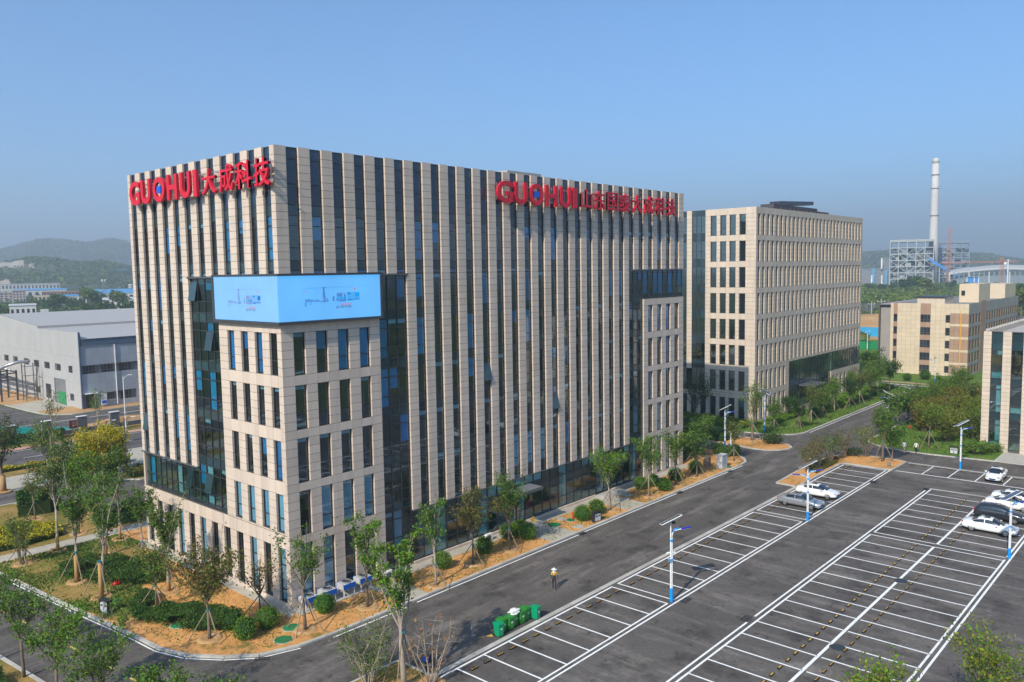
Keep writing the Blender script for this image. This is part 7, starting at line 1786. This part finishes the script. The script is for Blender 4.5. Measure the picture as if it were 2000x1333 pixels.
bld('apartment_block', 'taller pink apartment block beside the one at the left edge', 'building', 26, 45, 569, 900, 14, M['pinkish'], M['pinkish'], 6, 4, group=GT)
bld('far_factory', 'long pale factory with a row of roof ventilators on the skyline', 'factory', 5, 100, 558, 1420, 40, M['offwhite'], M['greyroof'], 2, 18, group=GT)
bld('far_factory', 'white factory with a blue ridged roof behind the apartments', 'factory', 38, 116, 568, 1150, 40, M['offwhite'], M['roof_blue'], 1, 8, group=GT, pitch=2)
bld('far_factory', 'long brown brick works left of the round tree', 'factory', 94, 168, 571, 1080, 25, M['brick_far'], M['brick_far'], 2, 14, group=GT)
bld('far_house', 'tan flat-roofed house before the brick works', 'house', 68, 92, 577, 980, 12, M['tan'], None, 1, 4, group=GT)
bld('far_factory', 'low white shed with pale blue roof left of the round tree', 'factory', 122, 161, 578, 900, 18, M['offwhite'], M['roof_blue'], 1, 6, group=GT, pitch=1.5)
bld('far_factory', 'blue-roofed factory behind the lattice mast', 'factory', 196, 300, 573, 900, 40, M['offwhite'], M['roof_blue'], 1, 10, group=GT, pitch=4)
bld('far_factory', 'lower pale-roofed hall in front of the blue-roofed factory', 'factory', 210, 310, 584, 700, 30, M['offwhite'], M['greyroof'], 1, 10, group=GT, pitch=1.5)
bld('far_house', 'white house on the wooded hillside with blue roof', 'house', 228, 247, 549, 1750, 14, M['offwhite'], M['roof_blue'], 1, 4, group=GT, pitch=1, base=18)
bld('far_house', 'grey-roofed low house near the lower left trees', 'house', 22, 60, 593.5, 560, 12, M['offwhite'], M['greyroof'], 1, 5, group=GT, pitch=1)
bld('far_house', 'small white house among the far trees', 'house', 77, 89, 601, 520, 8, M['offwhite'], None, 1, 3, group=GT)
bld('far_house', 'low white roadside hut just behind the hall roof', 'house', 63, 76, 616, 400, 6, M['offwhite'], None, 1, 2, group=GT)
bld('far_house', 'orange-walled hut just behind the hall roof', 'house', 148, 156, 612, 410, 5, plain('orange_wall', (0.5, 0.25, 0.1), 0.8), M['offwhite'], 1, 1, group=GT)
bld('far_house', 'reddish hut at the far left edge', 'house', -4, 9, 612, 400, 6, plain('reddish_wall', (0.35, 0.16, 0.11), 0.8), M['greyroof'], 1, 2, group=GT)
x, y, a = at(255.5, 1050); t = thing('water_tower', 'white banded round tower beside the office edge', 'tower', (x, y, 0), a)
MB().lathe([(3.0, 0), (3.0, hgt(255, 558, 1050))], 14).build('shaft', M['offwhite'], t)
for z in (0.72, 0.86): MB().lathe([(3.2, hgt(255, 558, 1050)*z), (3.2, hgt(255, 558, 1050)*z+1.2)], 14).build('band', M['fascia'], t)
def lattice(mb, x0, y0, w, z0, z1, n, t=0.18, taper=1.0):
    for i in range(n):
        za, zb = z0+(z1-z0)*i/n, z0+(z1-z0)*(i+1)/n
        wa, wb = w*(1-(1-taper)*i/n)/2, w*(1-(1-taper)*(i+1)/n)/2
        ca = [(x0-wa, y0-wa), (x0+wa, y0-wa), (x0+wa, y0+wa), (x0-wa, y0+wa)]; cb_ = [(x0-wb, y0-wb), (x0+wb, y0-wb), (x0+wb, y0+wb), (x0-wb, y0+wb)]
        for k in range(4):
            k2 = (k+1) % 4
            mb.bar((*ca[k], za), (*cb_[k], zb), t, t); mb.bar((*ca[k], za), (*cb_[k2], zb), t*0.7, t*0.7); mb.bar((*ca[k], za), (*ca[k2], za), t*0.7, t*0.7)
x, y, a = at(202, 760); t = thing('lattice_mast', 'grey lattice telecom mast among the far trees at the left', 'mast', (x, y, 0), a)
mb = MB(); hh = hgt(202, 549, 760); lattice(mb, 0, 0, 3.2, 0, hh, 10, 0.28, 0.45); mb.build('lattice', M['steel'], t)
for k in range(6): o = link('antenna', box_mesh('antenna', 0.5, 0.3, 2.0, M['white']), t); o.location = (1.6*math.cos(k*1.05), 1.6*math.sin(k*1.05), hh-1)

# far trees
def far_tree_mesh(seed, n=520, h=11, w=4.2, mat='leaf_d', mat2='leaf'):
    r_ = random.Random(seed); C = MB(); C.mats = [M[mat], M[mat2]]
    lobes = [(r_.gauss(0, w*.34), r_.gauss(0, w*.34), h*r_.uniform(0.42, 0.80), w*r_.uniform(0.42, 0.66)) for _ in range(8)]
    for i in range(n):
        lx, ly, lz, lr = lobes[r_.randrange(8)]; v = Vector((r_.gauss(0, 1), r_.gauss(0, 1), r_.gauss(0, 1))).normalized()*lr*r_.uniform(0.7, 1.05)
        leafquad(C, Vector((lx+v.x, ly+v.y, max(0.8, lz+v.z*0.9))), 1.25, r_, 1 if r_.random() < 0.35 else 0, 0.6)
    T = MB(); T.tube([(0, 0, -0.2), (0, 0, h*0.5)], [0.28, 0.16], 6)
    return T.mesh('trunk', M['bark']), C.mesh('crown', None)
FT = [far_tree_mesh(300+i, mat=('leaf_d', 'leaf_d', 'leaf', 'leaf_o')[i], mat2=('leaf', 'leaf_d', 'leaf_d', 'leaf')[i]) for i in range(4)]
def far_tree(label, px_, yb, h, i, group, D=None, wide=1.0):
    if D is None: D = (CAM.z)/((yb-hzn(px_))/FPX)
    x, y, a = at(px_, D); t = thing('far_tree', label, 'tree', (x, y, 0), i*1.7, group); k = h/11; t.scale = (k*wide, k*wide, k)
    link('trunk', FT[i % 4][0], t); link('crown', FT[i % 4][1], t)
TL = [(12, 622, 13, 'tall dark tree at the left edge behind the hall'), (24, 622, 9, 'second tree from the left edge behind the hall'), (41, 622, 9, 'tree before the low grey-roofed house'), (52, 621, 10, 'dark tree right of the low grey-roofed house'), (60, 608, 12, 'tree behind the low grey-roofed house'), (96, 606, 13, 'tree right of the small white house'), (108, 604, 15, 'broad tree in the middle of the far tree group'), (120, 603, 14, 'tree right of the middle of the far group'), (132, 603, 13, 'tree below the white shed'), (146, 604, 11, 'smaller tree below the white shed'), (165, 616, 11, 'tree just behind the hall roof, left of the mast'), (174, 602, 19, 'large round tree left of the lattice mast'), (186, 602, 18, 'large round tree nearest the lattice mast'), (192, 614, 12, 'tree below the lattice mast'), (215, 612, 9, 'small tree right of the lattice mast'), (232, 608, 17, 'tall irregular tree near the office edge'), (243, 612, 11, 'tree right of the tall irregular one'), (254, 612, 11, 'tree touching the office edge'), (100, 619, 7, 'low tree just behind the hall roof, left part'), (114, 618, 7, 'low tree just behind the hall roof, middle part')]
for i, (p, yb, h, lab) in enumerate(TL): far_tree(lab, p, yb, h, i, 'far trees of the left-hand town', wide=1.15)
TR = [(1768, 566, 17, 'left of the three big trees before the steel frame'), (1795, 566, 17, 'middle of the three big trees before the steel frame'), (1812, 572, 16, 'right of the three big trees before the steel frame'), (1833, 566, 9, 'small tree right of the three big trees'), (1858, 560, 11, 'tree below the orange crane mast'), (1890, 563, 10, 'tree before the blue and white building'), (1906, 563, 9, 'second tree before the blue and white building'), (1925, 562, 9, 'tree behind the stair house roof'), (1944, 562, 10, 'tree left of the pale pole'), (1988, 585, 15, 'tall tree at the right edge'), (1998, 600, 14, 'dark tree at the right edge above the low office'), (1700, 566, 10, 'tree before the grey hall, left'), (1722, 566, 9, 'tree before the grey hall, middle'), (1742, 566, 9, 'tree before the grey hall, right')]
for i, (p, yb, h, lab) in enumerate(TR): far_tree(lab, p, yb, h, i+1, 'far trees before the power station', wide=1.1)
# woods that read as one mass
def woods(name, label, px0, px1, D0, D1, n, hmax, seed, mats=('leaf_d', 'leaf', 'leaf_o'), ls=1.8, clear=0.0):
    r_ = random.Random(seed); C = MB(); C.mats = [M[k] for k in mats]
    for i in range(n):
        p = r_.uniform(px0, px1); D = math.sqrt(r_.uniform(D0*D0, D1*D1)); x, y, a = at(p, D)
        den = math.sin(x*0.021+seed)*math.cos(y*0.017+seed*2)+0.5*math.sin(x*0.06)*math.sin(y*0.05)
        if den < clear: continue
        hh = hmax*(0.5+0.5*abs(math.sin(x*0.11+y*0.07)))*r_.uniform(0.6, 1.0); m_ = r_.randrange(len(mats))
        for k in range(7):
            leafquad(C, Vector((x+r_.gauss(0, hh*.3), y+r_.gauss(0, hh*.3), hh*r_.uniform(0.15, 1.0))), ls*r_.uniform(0.7, 1.5), r_, m_ if r_.random() < .7 else 0, 0.8)
    o = C.build(name, None); return tag(o, label, 'trees', None, 'stuff')
woods('scrub_woodland', 'green scrub and young wood before the power station', 1670, 2080, 470, 1080, 7000, 4.0, 4, ('leaf', 'leaf_o', 'leaf_y'), ls=2.0, clear=-0.25)
woods('scrub_woodland', 'dark wood belt along the foot of the left hills', -150, 330, 1250, 1750, 5000, 9, 6, ls=4.0, clear=-0.5)
woods('scrub_woodland', 'scattered trees between the far houses at the left', -120, 330, 430, 1200, 2600, 8, 7, ls=2.4, clear=-0.1)
woods('roadside_scrub', 'low scrub beyond the green hoarding', 1660, 1990, 330, 470, 1500, 2.4, 8, ls=1.2, clear=0.1)
# right mid distance
struct('far_road', MB().sheet([(380, -200), (380, 400), (432, 400), (432, -200)], -0.02), M['asphalt'])
struct('bare_ground', MB().sheet([(236, 12), (380, 40), (380, 200), (250, 180)], -0.03), M['orange_soil'])
heap('soil_heap', 'long orange soil bank beyond the blue sheeting', 'heap', 320, 372, 40, 140, 4.5, M['orange_soil'], 9, 20)
M['tarp'] = plain('blue_sheeting', (0.03, 0.36, 0.55), 0.5, var=0.1, scale=0.2)
heap('sheeted_heap', 'flat heap under bright blue sheeting beyond the tan block', 'heap', 275, 312, 36, 110, 2.0, M['tarp'], 12, 20)
heap('sheeted_heap', 'second blue-sheeted heap at the right edge behind the tan block', 'heap', 300, 340, -30, -4, 2.0, M['tarp'], 15, 12)
t = thing('hoarding', 'green site hoarding between the second office and the tan block', 'fence', (0, 0, 0))
for i in range(20): o = link('hoarding_panel', box_mesh('hoarding_panel', 0.08, 2.4, 2.6, plain('green_hoarding', (0.0, 0.20, 0.06), 0.6) if i == 0 else bpy.data.materials['green_hoarding']), t); o.location = (226, 12+2.5*i, 1.3)
t = thing('far_boundary_wall', 'distant dark-piered wall along the far road', 'wall', (0, 0, 0))
for i in range(30):
    o = link('pier', box_mesh('pier', 1.0, 1.8, 4.0, M['pier']), t); o.location = (446, 60+4.2*i, 2.0)
MB().box(446.2, 58, 0, 446.6, 190, 1.5).build('low_wall', M['pier'], t)
# tipper truck
t = thing('tipper_truck', 'green loaded tipper truck beyond the green hoarding', 'truck', (246, 40, 0), R(60))
b = MB(); b.v = [(-4.2, -1.2, 1.3), (2.0, -1.2, 1.3), (2.0, 1.2, 1.3), (-4.2, 1.2, 1.3), (-4.6, -1.35, 3.2), (2.3, -1.35, 3.2), (2.3, 1.35, 3.2), (-4.6, 1.35, 3.2)]; b.f = [[3, 2, 1, 0], [0, 1, 5, 4], [1, 2, 6, 5], [2, 3, 7, 6], [3, 0, 4, 7], [4, 5, 6, 7]]; b.m = [0]*6
b.build('tipper_body', plain('olive_truck_paint', (0.16, 0.20, 0.07), 0.6), t)
c = MB(); c.box(2.4, -1.25, 0.9, 4.4, 1.25, 3.1); co = c.build('cab', bpy.data.materials['olive_truck_paint'], t); MB().box(4.41, -1.1, 2.0, 4.45, 1.1, 2.9).build('windscreen', M['car_glass'], co)
MB().box(-4.2, -0.5, 0.8, 4.2, 0.5, 1.25).build('chassis', M['black'], t)
for wx in (-3.4, -2.2, 3.3):
    for s in (-1, 1): w = MB().lathe([(0.5, -0.15), (0.5, 0.15)], 14).build('wheel', M['tyre'], t); w.rotation_euler = (R(90), 0, 0); w.location = (wx, s*1.1, 0.5)
l = MB(); n = 8
for i in range(n+1):
    for j in range(n+1): l.v.append((-4.4+6.5*i/n, -1.25+2.5*j/n, 3.2+0.9*math.sin(math.pi*i/n)*math.sin(math.pi*j/n)+0.1*random.random()))
for i in range(n):
    for j in range(n): a = i*(n+1)+j; l.f.append([a, a+n+1, a+n+2, a+1]); l.m.append(0)
l.build('load', M['net'] if False else M['leaf_o'], t)
# utility poles
for i, (p, yt, yb) in enumerate(((1704, 583, 612), (1723, 578, 622))):
    D = CAM.z/((yb-hzn(p))/FPX); x, y, a = at(p, D); hh = hgt(p, yt, D); t = thing('utility_pole', ('shorter' if i == 0 else 'taller')+' pale utility pole beyond the bare ground', 'pole', (x, y, 0), a)
    MB().lathe([(0.28, 0), (0.18, hh)], 8).build('pole', M['concrete'], t); MB().box(-1.6, -0.1, hh-1.4, 1.6, 0.1, hh-1.2).build('crossarm', M['steel'], t)
    for s in (-1, 0, 1): MB().lathe([(0.12, hh-1.19), (0.12, hh-0.8)], 6, (s*1.4, 0, 0)).build('insulator', M['white'], t)

# ---- power station under construction
M['st_pale'] = plain('pale_primer_steel', (0.38, 0.41, 0.40), 0.6, var=0.08, scale=0.05); M['st_blue'] = plain('blue_grey_steel', (0.20, 0.26, 0.31), 0.6, var=0.1, scale=0.05); M['crane'] = plain('orange_crane_steel', (0.42, 0.15, 0.07), 0.5); M['chim'] = plain('pale_chimney_concrete', (0.58, 0.55, 0.52), 0.8, var=0.06, scale=0.08)
x, y, a = at(1822, 1190); H = hgt(1822, 336, 1190)
t = thing('chimney', 'tall pale banded chimney of the power station', 'chimney', (x, y, 0), a)
MB().lathe([(6.4, 0), (5.4, H*0.35), (4.6, H*0.7), (4.0, H-7)], 28).build('shaft', M['chim'], t, True)
MB().lathe([(4.1, H-7), (4.1, H-3), (3.4, H-1), (1.2, H)], 24).build('cap', M['chim'], t, True)
for yy in (365, 388, 434): z = hgt(1822, yy, 1190); MB().lathe([(5.4 if yy > 400 else 4.7, z-0.5), (5.4 if yy > 400 else 4.7, z+0.7)], 24).build('platform', M['frame_l'], t)
def steel_frame(label, px0, px1, ytop, D, dep, nx, nz, mat, mat2, seed):
    x, y, a = at((px0+px1)/2, D); w = (px1-px0)/FPX*D; H = hgt((px0+px1)/2, ytop, D); r_ = random.Random(seed)
    t = thing('boiler_frame', label, 'steel frame', (x, y, 0), a)
    ny = 3
    for j in range(ny+1):
        for i in range(nx+1): o = MB().box(-0.5, -0.5, 0, 0.5, 0.5, H).build('column', mat if j == 0 else mat2, t); o.location = (-w/2+w*i/nx, dep*j/ny, 0)
    for k in range(1, nz+1):
        z = H*k/nz - 0.8
        for j in range(ny+1): MB().box(-w/2, dep*j/ny-0.4, z, w/2, dep*j/ny+0.4, z+(1.5 if k == nz else 1.1)).build('beam', mat if j == 0 else mat2, t)
        for i in (0, nx//2, nx): MB().box(-w/2+w*i/nx-0.4, 0.5, z+0.05, -w/2+w*i/nx+0.4, dep-0.5, z+1.0).build('cross_beam', mat2, t)
    for k in range(nz-1):
        for i in range(nx):
            if (i+k) % 2 == 0 or r_.random() < 0.3:
                xa, xb = -w/2+w*i/nx, -w/2+w*(i+1)/nx
                if r_.random() < 0.5: xa, xb = xb, xa
                MB().bar((xa, 0, H*k/nz), (xb, 0, H*(k+1)/nz), 0.6, 0.6).build('brace', mat, t)
    for q in range(120):
        bx, by, bz = r_.uniform(-w/2+3, w/2-6), r_.uniform(3, dep-4), H*r_.randint(0, nz-2)/nz
        MB().box(bx, by, bz+0.5, bx+r_.uniform(3, 9), by+r_.uniform(3, 8), bz+r_.uniform(3, H/nz)).build('plant_block', (M['st_blue'], M['fascia'], M['frame_l'], M['st_blue'], M['st_pale'])[r_.randrange(5)], t)
    MB().box(-w/2-0.6, -0.6, H+0.72, w/2+0.6, dep+0.6, H+2.2).build('roof_deck', mat, t)
    return t
steel_frame('nearer pale steel boiler frame under construction beside the chimney', 1746, 1814, 477, 1150, 34, 5, 7, M['st_pale'], M['st_blue'], 1)
steel_frame('farther blue-grey steel boiler frame behind the orange mast', 1828, 1884, 480, 1330, 40, 5, 8, M['st_blue'], M['st_blue'], 2)
bld('plant_hall', 'dark grey windowless plant hall left of the steel frame', 'factory', 1686, 1746, 526, 1200, 60, plain('slate_cladding', (0.19, 0.21, 0.24), 0.6), M['st_blue'])
bld('plant_hall', 'taller grey block on the plant hall', 'factory', 1724, 1747, 506, 1210, 30, bpy.data.materials['slate_cladding'], M['st_blue'])
for i, (p, y0, y1, m_) in enumerate(((1722, 506, 525, 'white'), (1703, 536, 558, 'white'), (1723, 536, 558, 'white'), (1706.5, 524, 559, 'roof_blue'), (1731, 526, 557, 'roof_blue'))):
    x, y, a = at(p, 1196); t = thing('wall_strip', ('upper white', 'left white', 'right white', 'left blue', 'right blue')[i]+' vertical strip on the grey plant hall', 'panel', (x, y, 0), a, 'strips on the plant hall')
    z1, z0 = hgt(p, y0, 1196), max(0, hgt(p, y1, 1196)); MB().box(-0.9 if m_ == 'white' else -1.6, -0.4, z0, 0.9 if m_ == 'white' else 1.6, 0.4, z1).build('strip', M[m_], t); MB().box(-1.0, -0.6, z1, 1.0, 0.6, z1+0.6).build('strip_cap', M['frame_l'], t)
x, y, a = at(1848, 1140)
t = thing('conveyor', 'sloping blue conveyor from the boiler frame to the ground', 'conveyor', (x, y, 0), a)
xa, xb = (1822-1848)/FPX*1140, (1876-1848)/FPX*1140
MB().bar((xa, 0, hgt(1822, 508, 1140)), (xb, 0, hgt(1876, 546, 1140)+2), 3.0, 3.0).build('gallery', plain('conveyor_blue', (0.03, 0.22, 0.6), 0.5), t)
for q in (0.3, 0.7): MB().bar((xa+(xb-xa)*q, 0, 0), (xa+(xb-xa)*q, 0, hgt(1822, 508, 1140)*(1-q)+4), 1.0, 1.0).build('support', M['st_pale'], t)
def tower_crane(label, px_, ytop, D, jib=None):
    x, y, a = at(px_, D); t = thing('tower_crane', label, 'crane', (x, y, 0), a, 'orange tower cranes'); H = hgt(px_, ytop, D)
    mb = MB(); lattice(mb, 0, 0, 4.5 if not jib else 3.2, 0, H, 22 if not jib else 12, 0.42); mb.build('mast', M['crane'], t)
    MB().box(-2.4, -2.4, 0, 2.4, 2.4, 1).build('base', M['concrete'], t)
    if jib:
        z = hgt(px_, jib[2], D); xa, xb = (jib[0]-px_)/FPX*D, (jib[1]-px_)/FPX*D
        j = MB()
        for (dy, dz) in ((-0.8, 0), (0.8, 0), (0, 1.5)): j.bar((xa, dy, z+dz), (xb, dy, z+dz), 0.32, 0.32)
        n = 30
        for i in range(n): q0, q1 = xa+(xb-xa)*i/n, xa+(xb-xa)*(i+1)/n; j.bar((q0, -0.8, z), (q1, 0, z+1.5), 0.25, 0.25); j.bar((q0, 0.8, z), (q1, -0.8, z), 0.25, 0.25)
        j.build('jib', M['crane'], t); MB().box(xb-4, -1.2, z-1.5, xb, 1.2, z+1).build('counterweight', M['frame_l'], t); MB().box(1.8, -1.2, z-2, 4.2, 1.2, z+0.3).build('cab', M['white'], t)
tower_crane('tall orange crane mast before the farther steel frame', 1853, 453, 1120); tower_crane('orange tower crane with a long level jib at the right', 1957, 504, 980, (1866, 1981, 513))
x, y, a = at(1940, 1080); t = thing('coal_shed', 'long shed with a pale curved roof and white columns at the right', 'factory', (x, y, 0), a)
xs_ = [(p-1940)/FPX*1080 for p in (1876, 1900, 1930, 1956, 1985, 2030)]; zt = [hgt(p, yy, 1080) for p, yy in ((1876, 530.5), (1900, 526.5), (1930, 523), (1956, 521), (1985, 522), (2030, 524))]
r_ = MB()
for i in range(5): r_.v += [(xs_[i], 0, zt[i]), (xs_[i+1], 0, zt[i+1]), (xs_[i+1], 40, zt[i+1]+3), (xs_[i], 40, zt[i]+3), (xs_[i], 0, zt[i]-2.2), (xs_[i+1], 0, zt[i+1]-2.2)]; k = len(r_.v)-6; r_.f += [[k, k+1, k+2, k+3], [k+4, k+5, k+1, k]]; r_.m += [0, 0]
r_.build('roof', M['greyroof'], t)
for i in range(22): q = xs_[0]+(xs_[-1]-xs_[0])*i/21; MB().box(q-0.5, -0.5, 0, q+0.5, 0.5, zt[2]-4).build('column', M['offwhite'] if i % 4 == 0 else M['st_blue'], t)
MB().box(xs_[0]+1, 8, 0, xs_[-1], 9, zt[0]-4).build('rear_wall', M['st_blue'], t)
x, y, a = at(1901, 1000); t = thing('site_building', 'blue-panelled building in a white frame at the right', 'building', (x, y, 0), a); w = 17/FPX*1000; H = hgt(1901, 537, 1000); MB().box(-w/2, 0, 0, w/2, 8, H).build('wall', bpy.data.materials['conveyor_blue'], t)
fr = MB()
for q in (-1, 0.25, 1): fr.box(q*w/2-0.4, -0.5, 0, q*w/2+0.4, 0, H+0.4)
for z in (3.0, H): fr.box(-w/2-0.4, -0.45, z-0.4, w/2+0.4, -0.05, z+0.4)
fr.build('white_frame', M['white'], t)
x, y, a = at(1969, 900); t = thing('utility_pole', 'tall pale pole at the right beyond the tan block', 'pole', (x, y, 0), a); hh = hgt(1969, 508, 900); MB().lathe([(0.7, 0), (0.5, hh)], 8).build('pole', M['lamp_white'], t); MB().box(-2, -0.3, hh-1, 2, 0.3, hh-0.4).build('crossarm', M['steel'], t)
# wires before the station
x, y, a = at(1790, 900); t = thing('power_lines', 'three thin power lines crossing before the steel frame', 'cables', (x, y, 0), a)
for yy in (528.5, 534, 539): z = hgt(1790, yy, 900); MB().tube([(-62+12*i, 0, z-0.9*math.sin(math.pi*i/10)) for i in range(11)], 0.10, 4).build('wire', M['st_pale'], t)
# ------------------------------------------------------------------ haze
hz = MB().box(-5200, -5200, -1.2, 8200, 8200, 470).build('haze', None)
hz['kind'] = 'stuff'; hz['label'] = 'thin pale blue summer haze over the whole site'; hz['category'] = 'haze'
hm, hn, hb = new_mat('haze'); hn.nodes.remove(hb)
pv = hn.nodes.new('ShaderNodeVolumePrincipled')
pv.inputs['Color'].default_value = (0.74, 0.87, 1.0, 1); pv.inputs['Density'].default_value = 0.00034; pv.inputs['Anisotropy'].default_value = 0.13
hn.links.new(pv.outputs[0], hn.nodes['Material Output'].inputs['Volume'])
hz.data.materials.append(hm)
